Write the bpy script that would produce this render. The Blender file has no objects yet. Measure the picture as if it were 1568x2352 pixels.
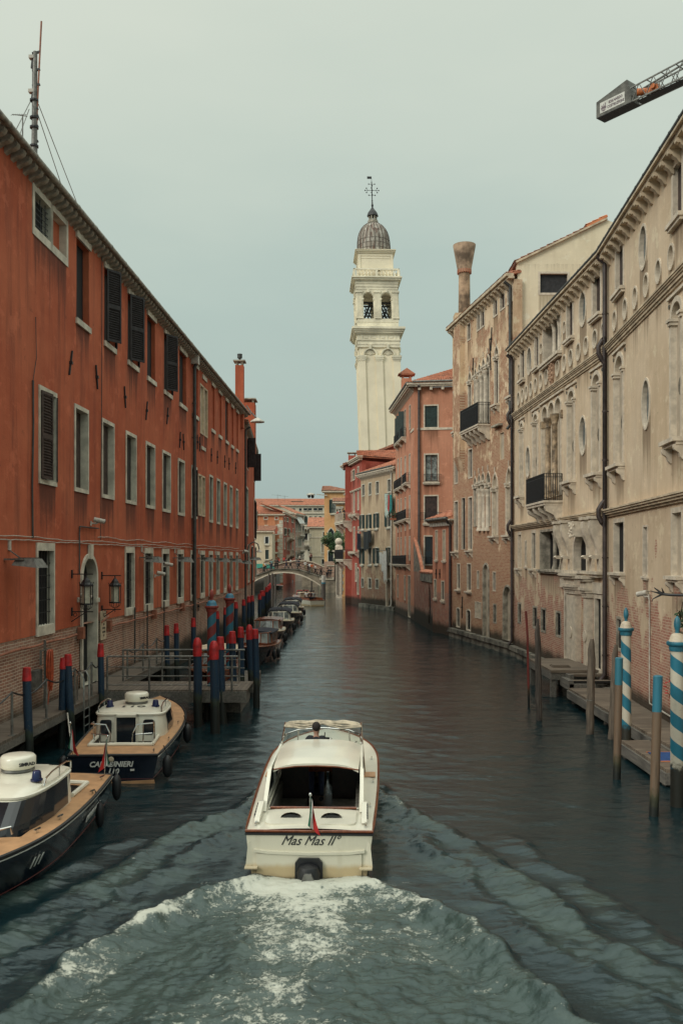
import bpy, math, random
import numpy as np
from mathutils import Vector, Matrix
random.seed(7)
PI = math.pi
SC = bpy.context.scene
COL = SC.collection
CX, HY, FL, CH = 784.0, 1284.0, 2000.0, 5.5     # picture centre, horizon, focal length, eye height

def P(x, y, Y):
    return Vector(((x-CX)/FL*Y, Y, CH+(HY-y)/FL*Y))
def G(x, y, z=0.0):
    Y = (CH-z)*FL/(y-HY)
    return Vector(((x-CX)/FL*Y, Y, z))
def ZA(y, Y):
    return CH+(HY-y)/FL*Y

# ---------------------------------------------------------------- objects
def tag(o, label=None, cat=None, group=None, kind=None):
    if label: o['label'] = label
    if cat: o['category'] = cat
    if group: o['group'] = group
    if kind: o['kind'] = kind
    return o
def empty(name, loc, label, cat, group=None, rz=0.0):
    o = bpy.data.objects.new(name, None); COL.objects.link(o)
    o.location = loc; o.rotation_euler = (0, 0, rz); o.empty_display_size = .3
    return tag(o, label, cat, group)
def kids(o):
    return [c for c in o.children]
def copy_tree(o, parent=None):
    ch = kids(o)
    c = o.copy(); COL.objects.link(c); c.parent = parent
    for k in ch: copy_tree(k, c)
    return c

class MB:
    def __init__(s): s.v = []; s.f = []
    def add(s, vs, fs):
        n = len(s.v); s.v += [tuple(p) for p in vs]; s.f += [tuple(i+n for i in f) for f in fs]; return s
    def box(s, x0, x1, y0, y1, z0, z1):
        return s.add([(x0,y0,z0),(x1,y0,z0),(x1,y1,z0),(x0,y1,z0),(x0,y0,z1),(x1,y0,z1),(x1,y1,z1),(x0,y1,z1)],
              [(0,3,2,1),(4,5,6,7),(0,1,5,4),(1,2,6,5),(2,3,7,6),(3,0,4,7)])
    def obox(s, c, ax, ay, az):
        c, ax, ay, az = map(Vector, (c, ax, ay, az))
        vs = [c+i*ax+j*ay+k*az for k in (-1,1) for i, j in ((-1,-1),(1,-1),(1,1),(-1,1))]
        return s.add(vs, [(0,3,2,1),(4,5,6,7),(0,1,5,4),(1,2,6,5),(2,3,7,6),(3,0,4,7)])
    def bar(s, p0, p1, w, h=None, up=(0,0,1)):
        p0, p1 = Vector(p0), Vector(p1); d = p1-p0; L = d.length
        if L < 1e-6: return s
        d /= L; up = Vector(up)
        if abs(d.dot(up)) > .95: up = Vector((0,1,0))
        a = d.cross(up).normalized(); b = a.cross(d)
        return s.obox((p0+p1)/2, a*w/2, d*L/2, b*(h or w)/2)
    def tube(s, pts, r, n=8, cap=True):
        pts = [Vector(p) for p in pts]; m = len(pts)
        rs = r if isinstance(r, (list, tuple)) else [r]*m
        vs = []; ref = None
        for i, p in enumerate(pts):
            d = (pts[min(i+1,m-1)]-pts[max(i-1,0)]).normalized()
            if ref is None: ref = Vector((0,0,1)) if abs(d.z) < .9 else Vector((1,0,0))
            a = (ref-d*ref.dot(d)).normalized(); b = d.cross(a); ref = a
            for k in range(n):
                t = 2*PI*k/n; vs.append(p+(a*math.cos(t)+b*math.sin(t))*rs[i])
        fs = [(i*n+k, i*n+(k+1)%n, (i+1)*n+(k+1)%n, (i+1)*n+k) for i in range(m-1) for k in range(n)]
        if cap: fs += [tuple(range(n))[::-1], tuple(range((m-1)*n, m*n))]
        return s.add(vs, fs)
    def lathe(s, prof, c=(0,0,0), n=16, sx=1, sy=1):
        c = Vector(c); vs = []; m = len(prof)
        for r, z in prof:
            for k in range(n):
                t = 2*PI*k/n; vs.append((c.x+r*math.cos(t)*sx, c.y+r*math.sin(t)*sy, c.z+z))
        fs = [(i*n+k, i*n+(k+1)%n, (i+1)*n+(k+1)%n, (i+1)*n+k) for i in range(m-1) for k in range(n)]
        fs += [tuple(range(n))[::-1], tuple(range((m-1)*n, m*n))]
        return s.add(vs, fs)
    def prism(s, pts, u, v, w, o, t):
        """outline pts (a,b) laid along unit u,v from o, thickness t along w"""
        u, v, w, o = map(Vector, (u, v, w, o)); n = len(pts)
        A = [o+u*a+v*b for a, b in pts]; B = [p+w*t for p in A]
        return s.add(A+B, [tuple(range(n))[::-1], tuple(range(n, 2*n))]+[(i,(i+1)%n,n+(i+1)%n,n+i) for i in range(n)])
    def sph(s, c, r, n=8, m=6, sz=1):
        return s.lathe([(max(1e-4, r*math.sin(PI*i/m)), -r*sz*math.cos(PI*i/m)) for i in range(m+1)], c, n)
    def build(s, name, mat, parent=None, smooth=False, loc=None, rz=None):
        me = bpy.data.meshes.new(name); me.from_pydata(s.v, [], s.f); me.update()
        if mat: me.materials.append(mat)
        if smooth:
            me.polygons.foreach_set('use_smooth', [True]*len(me.polygons))
            try: me.set_sharp_from_angle(angle=math.radians(42))
            except Exception: pass
        o = bpy.data.objects.new(name, me); COL.objects.link(o)
        if parent: o.parent = parent
        if loc is not None: o.location = loc
        if rz is not None: o.rotation_euler = (0,0,rz)
        return o

def text_mesh(name, s, size, mat, parent, loc, rot, shear=0, ext=.004, sx=1, bold=0, align='CENTER'):
    cu = bpy.data.curves.new(name+'_c', 'FONT'); cu.body = s; cu.size = size; cu.shear = shear
    cu.align_x = align; cu.align_y = 'CENTER'; cu.extrude = ext; cu.offset = bold; cu.resolution_u = 3
    t = bpy.data.objects.new(name+'_t', cu); COL.objects.link(t)
    dg = bpy.context.evaluated_depsgraph_get(); dg.update()
    me = bpy.data.meshes.new_from_object(t.evaluated_get(dg)); me.name = name
    COL.objects.unlink(t); bpy.data.objects.remove(t); bpy.data.curves.remove(cu)
    me.materials.clear(); me.materials.append(mat)
    o = bpy.data.objects.new(name, me); COL.objects.link(o); o.parent = parent
    o.location = loc; o.rotation_euler = rot; o.scale = (sx, 1, 1)
    return o

# ---------------------------------------------------------------- materials
class NM:
    def __init__(s, name):
        s.m = bpy.data.materials.new(name); s.m.use_nodes = True
        s.t = s.m.node_tree; s.n = s.t.nodes; s.l = s.t.links
        s.b = s.n['Principled BSDF']
    def node(s, kind, **kw):
        nd = s.n.new(kind)
        for k, v in kw.items():
            if k.startswith('i_'):
                key = k[2:]; key = int(key) if key.isdigit() else key.replace('_', ' ')
                s.set(nd.inputs[key], v)
            else: setattr(nd, k, v)
        return nd
    def set(s, inp, v):
        if hasattr(v, 'is_linked') or isinstance(v, bpy.types.NodeSocket): s.l.new(v, inp)
        else:
            if isinstance(v, (tuple, list)) and len(v) == 3 and inp.type == 'RGBA': v = (*v, 1)
            inp.default_value = v
    def math(s, op, a, b=0.0, clamp=False):
        nd = s.n.new('ShaderNodeMath'); nd.operation = op; nd.use_clamp = clamp
        s.set(nd.inputs[0], a); s.set(nd.inputs[1], b); return nd.outputs[0]
    def mix(s, f, a, b, mode='MIX'):
        nd = s.n.new('ShaderNodeMix'); nd.data_type = 'RGBA'; nd.blend_type = mode; nd.clamp_factor = True
        s.set(nd.inputs[0], f); s.set(nd.inputs[6], a); s.set(nd.inputs[7], b); return nd.outputs[2]
    def rng(s, v, a, b, c=0.0, d=1.0, interp='SMOOTHSTEP'):
        nd = s.n.new('ShaderNodeMapRange'); nd.interpolation_type = interp
        for i, x in enumerate((v, a, b, c, d)): s.set(nd.inputs[i], x)
        return nd.outputs[0]
    def coords(s, swz=False, scale=(1,1,1), attr='Object'):
        tc = s.n.new('ShaderNodeTexCoord').outputs[attr]
        if swz:
            sp = s.node('ShaderNodeSeparateXYZ', i_0=tc); cb = s.n.new('ShaderNodeCombineXYZ')
            s.l.new(sp.outputs[0], cb.inputs[0]); s.l.new(sp.outputs[2], cb.inputs[1]); s.l.new(sp.outputs[1], cb.inputs[2])
            tc = cb.outputs[0]
        if scale != (1,1,1):
            mp = s.n.new('ShaderNodeMapping'); s.l.new(tc, mp.inputs[0]); mp.inputs['Scale'].default_value = scale; tc = mp.outputs[0]
        return tc
    def noise(s, vec, scale, detail=4, rough=.55, out=0):
        nd = s.node('ShaderNodeTexNoise', i_Scale=scale, i_Detail=detail, i_Roughness=rough); s.l.new(vec, nd.inputs['Vector'])
        return nd.outputs[out]
    def bump(s, h, strength=.3, dist=.02):
        nd = s.node('ShaderNodeBump', i_Strength=strength, i_Distance=dist, i_Height=h); s.l.new(nd.outputs[0], s.b.inputs['Normal']); return nd
    def out(s, **kw):
        for k, v in kw.items(): s.set(s.b.inputs[k.replace('_', ' ')], v)
        return s.m

def plain(name, col, rough=.6, metal=0, var=.18, scale=6, spec=.5, bump=0.0, swz=False, coat=0):
    k = NM(name); c = k.coords(swz)
    n = k.noise(c, scale, 5, .6)
    c2 = tuple(x*(1-var*1.6) for x in col); c1 = tuple(min(1, x*(1+var*.5)) for x in col)
    n2 = k.rng(n, .3, .7)
    k.out(Base_Color=k.mix(n2, c2, c1), Roughness=rough, Metallic=metal)
    k.b.inputs['Specular IOR Level'].default_value = spec
    if coat: k.b.inputs['Coat Weight'].default_value = coat; k.b.inputs['Coat Roughness'].default_value = .08
    if bump: k.bump(k.noise(c, scale*6, 4), bump, .01)
    return k.m

def brickcol(k, c, bw=.29, bh=.088, c1=(.33,.12,.075), c2=(.2,.085,.06), mortar=(.36,.28,.21)):
    br = k.node('ShaderNodeTexBrick', i_Scale=1.0, i_Mortar_Size=.011, i_Mortar_Smooth=.3, i_Bias=-.1, i_Brick_Width=bw, i_Row_Height=bh,
                i_Color1=(*c1,1), i_Color2=(*c2,1), i_Mortar=(*mortar,1))
    # wobble so that courses are not ruler straight
    w = k.noise(c, 1.3, 3, .6, 1)
    vm = k.n.new('ShaderNodeVectorMath'); vm.operation = 'MULTIPLY_ADD'
    k.l.new(w, vm.inputs[0]); vm.inputs[1].default_value = (.05,.05,0); k.l.new(c, vm.inputs[2])
    k.l.new(vm.outputs[0], br.inputs['Vector'])
    return br.outputs[0], br.outputs[1]

def stucco(name, c1, c2, stain, streak=.5, rough=.9, brick=None, zlo=0, zhi=1, bias=0.0, salt=(.4,.36,.3), bricks=None, damp=None):
    """lime plaster; brick=(amount low, amount high): how much of the brick shows at height zlo and zhi"""
    k = NM(name); c = k.coords(True)
    big = k.noise(c, .35, 5, .6); mid = k.noise(c, 1.7, 5, .65)
    col = k.mix(k.rng(big, .32, .68), c1, c2)
    col = k.mix(k.rng(mid, .5, .75, 0, .45), col, tuple(x*1.22 for x in c2))
    cs = k.coords(True, (2.2, .16, 1)); st = k.noise(cs, 1.0, 6, .7)
    cs2 = k.coords(True, (.55, .05, 1)); st2 = k.noise(cs2, 1.0, 4, .6)
    col = k.mix(k.math('MULTIPLY', k.rng(st, .44, .68), k.rng(st2, .42, .60, .18, streak)), col, stain)
    bl = k.noise(c, .8, 7, .72); col = k.mix(k.rng(bl, .56, .63, 0, .30), col, tuple(min(.9, x*1.5+.02) for x in c2)); bl2 = k.noise(c, 1.9, 6, .75); col = k.mix(k.rng(bl2, .60, .68, 0, .4), col, stain)
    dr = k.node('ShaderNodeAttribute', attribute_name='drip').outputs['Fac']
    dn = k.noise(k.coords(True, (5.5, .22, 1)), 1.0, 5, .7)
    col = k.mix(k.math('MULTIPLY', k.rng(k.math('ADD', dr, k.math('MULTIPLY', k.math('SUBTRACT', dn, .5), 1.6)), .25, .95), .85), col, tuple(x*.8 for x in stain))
    cs3 = k.coords(True, (9, .5, 1)); st3 = k.noise(cs3, 1.0, 3, .6)
    col = k.mix(k.rng(st3, .35, .75, 0, .13*streak), col, tuple(x*.75 for x in stain))
    hgt = k.noise(c, 14, 5, .7)
    if brick:
        bc, bf = brickcol(k, c, **(bricks or {}))
        bc = k.mix(k.rng(k.noise(c, 2.3, 5, .7), .42, .75, 0, .55), bc, salt)
        sp = k.node('ShaderNodeSeparateXYZ', i_0=c)
        zz = k.rng(sp.outputs[1], zlo, zhi, brick[0], brick[1], 'LINEAR')
        msk = k.math('ADD', k.noise(c, .55, 7, .68), k.math('MULTIPLY', k.noise(k.coords(True,(1,.35,1)), 2.2, 6, .75), .45))
        msk = k.math('ADD', msk, zz)
        m = k.rng(msk, .93, 1.0)
        col = k.mix(m, col, bc)
        hgt = k.math('ADD', k.math('MULTIPLY', hgt, .5), k.math('MULTIPLY', k.math('MULTIPLY', m, bf), -1.0))
    if damp:      # green-brown tide mark on the lowest courses
        sp2 = k.node('ShaderNodeSeparateXYZ', i_0=c)
        dz = k.math('ADD', sp2.outputs[1], k.math('MULTIPLY', k.noise(c, .9, 4), -.7))
        col = k.mix(k.rng(dz, damp, damp-.55, 0, .9), col, (.03,.032,.025))
    k.out(Base_Color=col, Roughness=rough); k.b.inputs['Specular IOR Level'].default_value = .2
    k.bump(hgt, .45, .02)
    return k.m

def brickmat(name, c1, c2, mortar, salt=(.4,.34,.28), saltf=.5, damp=1.2):
    k = NM(name); c = k.coords(True)
    bc, bf = brickcol(k, c, c1=c1, c2=c2, mortar=mortar)
    bc = k.mix(k.rng(k.noise(c, 1.1, 6, .7), .42, .7, 0, saltf), bc, salt)
    st = k.noise(k.coords(True, (1.6,.25,1)), 1.0, 5, .7)
    bc = k.mix(k.rng(st, .5, .72, 0, .55), bc, (.07,.055,.045))
    sp = k.node('ShaderNodeSeparateXYZ', i_0=c)
    dz = k.math('ADD', sp.outputs[1], k.math('MULTIPLY', k.noise(c, .9, 4), -.7))
    bc = k.mix(k.rng(dz, damp, damp-.6, 0, .92), bc, (.028,.032,.026))
    k.out(Base_Color=bc, Roughness=.92); k.b.inputs['Specular IOR Level'].default_value = .15
    k.bump(k.math('SUBTRACT', k.math('MULTIPLY', k.noise(c, 20, 4), .4), bf), .6, .02)
    return k.m

def tilemat(name, c1, c2, dark):
    k = NM(name); c = k.coords()
    v = k.node('ShaderNodeTexVoronoi', i_Scale=3.2); k.l.new(c, v.inputs['Vector'])
    col = k.mix(v.outputs['Distance'], c1, c2)
    sp = k.node('ShaderNodeSeparateColor', i_0=v.outputs['Color'])
    col = k.mix(k.rng(sp.outputs[0], .1, .9), col, c2)
    col = k.mix(k.rng(k.noise(c, 1.4, 5, .7), .48, .68, 0, .75), col, dark)
    k.out(Base_Color=col, Roughness=.9); k.bump(k.noise(c, 30, 4), .3, .01)
    return k.m

def woodmat(name, c1, c2, axis='x', rough=.8, gap=None):
    k = NM(name); s = {'x': (1.2,14,14), 'y': (14,1.2,14), 'z': (14,14,1.0)}[axis]
    c = k.coords(); g = k.noise(k.coords(scale=s), 1.0, 6, .65)
    col = k.mix(k.rng(g, .35, .68), c1, c2)
    col = k.mix(k.rng(k.noise(c, .9, 4), .45, .7, 0, .5), col, tuple(x*.55 for x in c1))
    h = k.math('MULTIPLY', g, .5)
    if gap:
        sp = k.node('ShaderNodeSeparateXYZ', i_0=c)
        a = sp.outputs[{'x':0,'y':1}[gap[0]]]
        fr = k.math('FRACT', k.math('DIVIDE', a, gap[1]))
        ln = k.math('LESS_THAN', fr, .09)
        wn = k.node('ShaderNodeTexWhiteNoise', noise_dimensions='1D', i_W=k.math('FLOOR', k.math('DIVIDE', a, gap[1])))
        col = k.mix(k.math('MULTIPLY', wn.outputs[0], .45), col, tuple(x*.5 for x in c1))
        col = k.mix(ln, col, (.012,.011,.01)); h = k.math('SUBTRACT', h, ln)
    k.out(Base_Color=col, Roughness=rough); k.bump(h, .5, .01)
    return k.m

def paintpole(name, top, low, zc, wl=.55):
    """painted mooring pole: colours change at height zc, weed and slime under wl"""
    k = NM(name); c = k.coords(); sp = k.node('ShaderNodeSeparateXYZ', i_0=c)
    wig = k.math('MULTIPLY', k.noise(c, 5, 3), .03)
    n = k.noise(k.coords(scale=(9,9,.8)), 1.0, 5, .7)
    lo = k.mix(k.rng(n, .42, .66, 0, .7), low, tuple(x*.45+.006 for x in low)); lo = k.mix(k.rng(k.noise(c, 16, 4, .7), .6, .68, 0, .6), lo, (.10,.10,.09))
    tp = k.mix(k.rng(n, .45, .7, 0, .5), top, tuple(x*.55 for x in top))
    col = k.mix(k.math('GREATER_THAN', k.math('ADD', sp.outputs[2], wig), zc+.015), lo, tp)
    d = k.math('ADD', sp.outputs[2], k.math('MULTIPLY', k.noise(c, 6, 4), -.5))
    col = k.mix(k.rng(d, wl+.12, wl-.1, 0, .8), col, (.035,.045,.02)); col = k.mix(k.rng(d, wl-.05, wl-.35), col, (.012,.015,.013))
    k.out(Base_Color=col, Roughness=.55); k.bump(n, .25, .01)
    return k.m

def stripepole(name, ca, cb, pitch, wl=.4, hand=1):
    k = NM(name); c = k.coords(); sp = k.node('ShaderNodeSeparateXYZ', i_0=c)
    ang = k.math('DIVIDE', k.math('ARCTAN2', sp.outputs[1], sp.outputs[0]), 2*PI)
    v = k.math('FRACT', k.math('ADD', k.math('MULTIPLY', ang, hand), k.math('DIVIDE', sp.outputs[2], pitch)))
    n = k.noise(c, 7, 5, .7)
    A = k.mix(k.rng(n, .5, .75, 0, .4), ca, tuple(x*.6 for x in ca)); B = k.mix(k.rng(n, .5, .75, 0, .4), cb, tuple(x*.6 for x in cb))
    col = k.mix(k.math('GREATER_THAN', v, .5), A, B)
    d = k.math('ADD', sp.outputs[2], k.math('MULTIPLY', k.noise(c, 8, 4, .7), -.6))
    col = k.mix(k.rng(d, wl, wl-.22), col, (.03,.03,.024))
    col = k.mix(k.rng(k.noise(c, 22, 3), .68, .74, 0, .7), col, (.05,.045,.04))
    k.out(Base_Color=col, Roughness=.45)
    return k.m

M = {}
M['stone'] = plain('istrian_stone', (.64,.56,.45), .8, var=.16, scale=3.5, bump=.2)
M['stonew'] = plain('white_stone_frame', (.60,.565,.47), .75, var=.22, scale=1.8, bump=.2)
M['stoneg'] = plain('grey_stone', (.40,.36,.29), .85, var=.35, scale=2.5, bump=.3)
M['stonedk'] = plain('weathered_kerb_stone', (.20,.185,.15), .85, var=.5, scale=1.6, bump=.4)
M['cream'] = plain('cream_trim', (.60,.49,.35), .8, var=.25, scale=2, bump=.2)
M['glass'] = plain('window_glass', (.012,.018,.025), .12, var=.3, scale=.7, spec=.6)
M['dark'] = plain('dark_interior', (.006,.007,.009), .8, var=.2)
M['curtain'] = plain('grey_curtain', (.24,.27,.26), .5, var=.5, scale=3)
M['ovalg'] = plain('blue_grey_oval_glass', (.13,.15,.155), .25, var=.2)
M['lampglass'] = plain('milky_lamp_glass', (.5,.48,.38), .4, var=.15)
M['shutdk'] = plain('black_brown_shutter', (.022,.02,.023), .6, var=.4, scale=5, bump=.2)
M['shutbr'] = plain('brown_shutter', (.05,.03,.026), .6, var=.4, scale=5, bump=.2)
M['shutgr'] = plain('dark_green_shutter', (.012,.035,.032), .6, var=.35, scale=5, bump=.2)
M['panel'] = plain('grey_panel', (.17,.155,.14), .8, var=.3, scale=3)
M['infill'] = plain('plastered_infill', (.47,.40,.31), .85, var=.12, scale=2, bump=.1)
M['disc'] = plain('porphyry_disc', (.17,.155,.12), .6, var=.45, scale=9)
M['discd'] = plain('dark_disc', (.03,.04,.04), .5, var=.3)
M['iron'] = plain('black_iron', (.014,.015,.018), .5, var=.3)
M['steel'] = plain('stainless_steel', (.45,.46,.44), .28, metal=.9, var=.2)
M['zinc'] = plain('galvanised_steel', (.20,.20,.185), .55, metal=.5, var=.3)
M['pipe'] = plain('brown_drainpipe', (.055,.04,.038), .5, var=.35, scale=4)
M['pipegr'] = plain('dark_grey_gutter', (.05,.052,.05), .55, var=.3, scale=4)
M['pipered'] = plain('red_painted_conduit', (.32,.12,.07), .6, var=.25)
M['white'] = plain('white_gelcoat', (.70,.67,.56), .28, var=.07, scale=1.5, coat=.4)
M['whitedirty'] = plain('white_plastic_box', (.50,.47,.41), .5, var=.2)
M['navy'] = plain('navy_hull_paint', (.010,.014,.024), .18, var=.25, scale=2, coat=.5)
M['canvas'] = plain('navy_canvas', (.012,.016,.03), .85, var=.3, scale=6, bump=.3)
M['creamcv'] = plain('cream_canvas', (.52,.45,.34), .85, var=.3, scale=7, bump=.4)
M['teak'] = woodmat('teak_deck', (.42,.22,.105), (.52,.29,.15), 'y', .5)
M['mahogshade'] = plain('shaded_cabin_mahogany', (.022,.012,.009), .35, var=.4)  # mahogany darkened, the cabin's shade put into its colour
M['mahog'] = woodmat('varnished_mahogany', (.13,.035,.015), (.22,.07,.03), 'y', .2)
M['rubber'] = plain('black_rubber', (.012,.013,.015), .5, var=.2)
M['black'] = plain('black_plastic', (.012,.013,.016), .35, var=.2)
M['chrome'] = plain('chrome', (.62,.62,.6), .12, metal=1, var=.05)
M['blueL'] = plain('blue_beacon', (.01,.018,.075), .15, var=.2)
M['red'] = plain('red_cloth', (.45,.02,.02), .8, var=.2)
M['green'] = plain('green_cloth', (.01,.11,.06), .8, var=.2)
M['whitecl'] = plain('white_cloth', (.62,.62,.58), .85, var=.12)
M['deckwood'] = woodmat('weathered_walkway_boards', (.10,.085,.07), (.155,.135,.11), 'x', .85, gap=('y', .14))
M['deckwoodx'] = woodmat('weathered_jetty_boards', (.12,.095,.075), (.19,.155,.12), 'y', .85, gap=('x', .14))
M['pier'] = woodmat('pale_pier_boards', (.15,.115,.085), (.25,.20,.15), 'x', .85, gap=('y', .16))
M['beam'] = woodmat('grey_timber', (.10,.095,.085), (.19,.175,.15), 'y', .9)
M['oldpole'] = woodmat('weathered_mooring_post', (.045,.038,.033), (.12,.10,.085), 'z', .9)
M['oldpole2'] = woodmat('pale_weathered_post', (.10,.08,.062), (.21,.17,.13), 'z', .9)
M['tile'] = tilemat('terracotta_tiles', (.36,.12,.065), (.48,.2,.12), (.11,.07,.055))
M['tiledk'] = tilemat('mossy_terracotta_tiles', (.26,.1,.065), (.34,.16,.1), (.07,.055,.05))
M['tilebr'] = tilemat('new_orange_tiles', (.55,.16,.07), (.6,.22,.1), (.3,.1,.06))
M['orange'] = plain('orange_hose', (.5,.09,.03), .6, var=.3)
M['skin'] = plain('skin', (.36,.2,.14), .6, var=.1)
M['hair'] = plain('dark_hair', (.02,.015,.012), .8, var=.3)
M['leaf'] = plain('tree_leaf', (.05,.10,.04), .7, var=.5, scale=3)
M['bark'] = plain('bark', (.08,.06,.045), .9, var=.4)
M['letter'] = plain('black_lettering', (.015,.016,.02), .5, var=.1)
M['letterw'] = plain('white_lettering', (.6,.6,.56), .5, var=.1)
# ---------------------------------------------------------------- facades
class Fac:
    """vertical wall plane from plan point a to b; inward is left of a->b. local x along, y inward, z up"""
    def __init__(s, a, b, name='facade'):
        s.a = Vector(a); s.b = Vector(b); s.d = (s.b-s.a); s.L = s.d.length; s.d.normalize()
        s.holes = []; s.rz = math.atan2(s.d.y, s.d.x); s.inw = Vector((-s.d.y, s.d.x))
    def u(s, x):
        t = (x-CX)/FL
        return (t*s.a.y-s.a.x)/(s.d.x-t*s.d.y)
    def Y(s, x): return s.a.y+s.u(x)*s.d.y
    def z(s, x, y): return ZA(y, s.Y(x))
    def loc(s, root): return Vector((s.a.x, s.a.y, 0))-root.location
    def put(s, mb, name, mat, root, smooth=False):
        return mb.build(name, mat, root, smooth, loc=s.loc(root), rz=s.rz)
    def world(s, u, w, z):
        p = s.a+s.d*u+s.inw*w; return Vector((p.x, p.y, z))

WM = {}
def outline(u0, u1, z0, z1, arch=None, n=7):
    r = (u1-u0)/2; uc = (u0+u1)/2
    pts = [(u0,z0),(u1,z0)]
    if arch == 'round':
        zs = z1-r; pts += [(uc+r*math.cos(PI*i/(2*n)), zs+r*math.sin(PI*i/(2*n))) for i in range(2*n+1)]
    elif arch == 'seg':
        h = r*.45; zs = z1-h; pts += [(uc+r*math.cos(PI*i/(2*n)), zs+h*math.sin(PI*i/(2*n))) for i in range(2*n+1)]
    elif arch == 'oval':
        zc = (z0+z1)/2; h = (z1-z0)/2
        return [(uc+r*math.cos(t), zc+h*math.sin(t)) for t in [2*PI*i/22 for i in range(22)]]
    elif arch == 'gothic':
        h = min(r*2.1, (z1-z0)*.6); zs = z1-h
        right = [(1-(i/n)**1.9*.62 - .38*max(0,(i/n-.55)/.45)**1.1, i/n) for i in range(n+1)]
        right = [(r*max(0,a), zs+h*b) for a, b in right]
        pts += [(uc+a, z) for a, z in right]+[(uc-a, z) for a, z in right[::-1][1:]]
    else: pts += [(u1,z1),(u0,z1)]
    return pts

def wall(F, z0, z1, mat, root, name='wall', u0=None, u1=None, w=0.0, thick=.5):
    u0 = 0 if u0 is None else u0; u1 = F.L if u1 is None else u1
    H = [h for h in F.holes if h['z1'] > z0 and h['z0'] < z1 and h['u1'] > u0 and h['u0'] < u1]
    us = sorted({u0, u1, *[min(max(q,u0),u1) for h in H for q in (h['u0'], h['u1'], h['u0']-.16, h['u1']+.16)]})
    zs = sorted({z0, z1, *[min(max(q,z0),z1) for h in H for q in (h['z0'], h['z1'], h['z0']-2.4)]})
    mb = MB(); idx = {}
    def vi(a, b):
        k = (round(a,4), round(b,4))
        if k not in idx: idx[k] = len(mb.v); mb.v.append((a, w, b))
        return idx[k]
    for i in range(len(us)-1):
        uc = (us[i]+us[i+1])/2; hs = [h for h in H if h['u0'] < uc < h['u1']]
        if us[i+1]-us[i] < 1e-4: continue
        for j in range(len(zs)-1):
            if zs[j+1]-zs[j] < 1e-4: continue
            zc = (zs[j]+zs[j+1])/2
            if any(h['z0'] < zc < h['z1'] for h in hs): continue
            mb.f.append((vi(us[i],zs[j]), vi(us[i+1],zs[j]), vi(us[i+1],zs[j+1]), vi(us[i],zs[j+1])))
    for h in H:
        if h.get('arch') and z0 < h['z1'] <= z1+.01:
            pts = h['pts']; 
            if h['arch'] == 'oval':
                mid = (h['z0']+h['z1'])/2; n = len(pts)
                for i in range(n):
                    p, q = pts[i], pts[(i+1)%n]; zt = h['z1'] if (p[1]+q[1])/2 > mid else h['z0']
                    mb.add([(p[0],w,p[1]),(q[0],w,q[1]),(q[0],w,zt),(p[0],w,zt)], [(0,1,2,3)])
            else:
                A = pts[2:]
                for p, q in zip(A, A[1:]):
                    mb.add([(p[0],w,p[1]),(q[0],w,q[1]),(q[0],w,h['z1']),(p[0],w,h['z1'])], [(3,2,1,0)])
    # ends and top so the wall has thickness
    mb.add([(u0,w,z0),(u0,w+thick,z0),(u0,w+thick,z1),(u0,w,z1)], [(0,3,2,1)])
    mb.add([(u1,w,z0),(u1,w+thick,z0),(u1,w+thick,z1),(u1,w,z1)], [(0,1,2,3)])
    mb.add([(u0,w,z1),(u1,w,z1),(u1,w+thick,z1),(u0,w+thick,z1)], [(0,1,2,3)])
    o = F.put(mb, name, mat, root); at_ = o.data.attributes.new('drip', 'FLOAT', 'POINT')
    vals = []
    for x, y, z in mb.v:
        m = 0
        for h in F.holes:
            if h['u0']-.05 <= x <= h['u1']+.05 and z <= h['z0']+.01: m = max(m, 1-(h['z0']-z)/2.4)
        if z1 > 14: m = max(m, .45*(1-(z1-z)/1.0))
        vals.append(max(0, m))
    at_.data.foreach_set('value', vals)
    return o

_lv = {}
def louvre_mesh(w, h):
    """a louvred shutter leaf, hinge on x=0"""
    mb = MB(); fr = .07; t = .02
    mb.box(0, fr, -t, t, 0, h); mb.box(w-fr, w, -t, t, 0, h)
    for a, b in ((0, .09), (h*.46, h*.52), (h-.09, h)): mb.box(fr, w-fr, -t, t, a, b)
    for a, b in ((.09, h*.46), (h*.52, h-.09)):
        n = max(3, int((b-a)/.085))
        for i in range(n):
            z = a+(i+.5)*(b-a)/n
            mb.obox((w/2, 0, z), ((w-2*fr)/2,0,0), (0,.017,-.022), (0,.004,.004))
    mb.box(fr, w-fr, .012, .016, .05, h-.05)
    return mb
def panel_mesh(w, h):
    mb = MB(); n = max(2, int(round(w/.16)))
    for i in range(n): mb.box(i*w/n+.004, (i+1)*w/n-.004, -.018, .018, 0, h)
    for q in (.12, .5, .88): mb.box(.02, w-.02, -.034, -.018, h*q-.04, h*q+.04)
    return mb
def leaf(F, root, parent, kind, mat, u, z, w, h, ang, off=0.0):
    """shutter leaf hinged at (u, z) on the face; ang 0 = closed to +u, 180 = folded back to -u side"""
    mb = (louvre_mesh if kind == 'louvre' else panel_mesh)(w, h)
    ca, sa = math.cos(ang), math.sin(ang)
    mb.v = [(u+x*ca+y*sa, off-x*sa+y*ca, z+zz) for x, y, zz in mb.v]
    o = mb.build('shutter', mat, parent)
    return o

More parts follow.
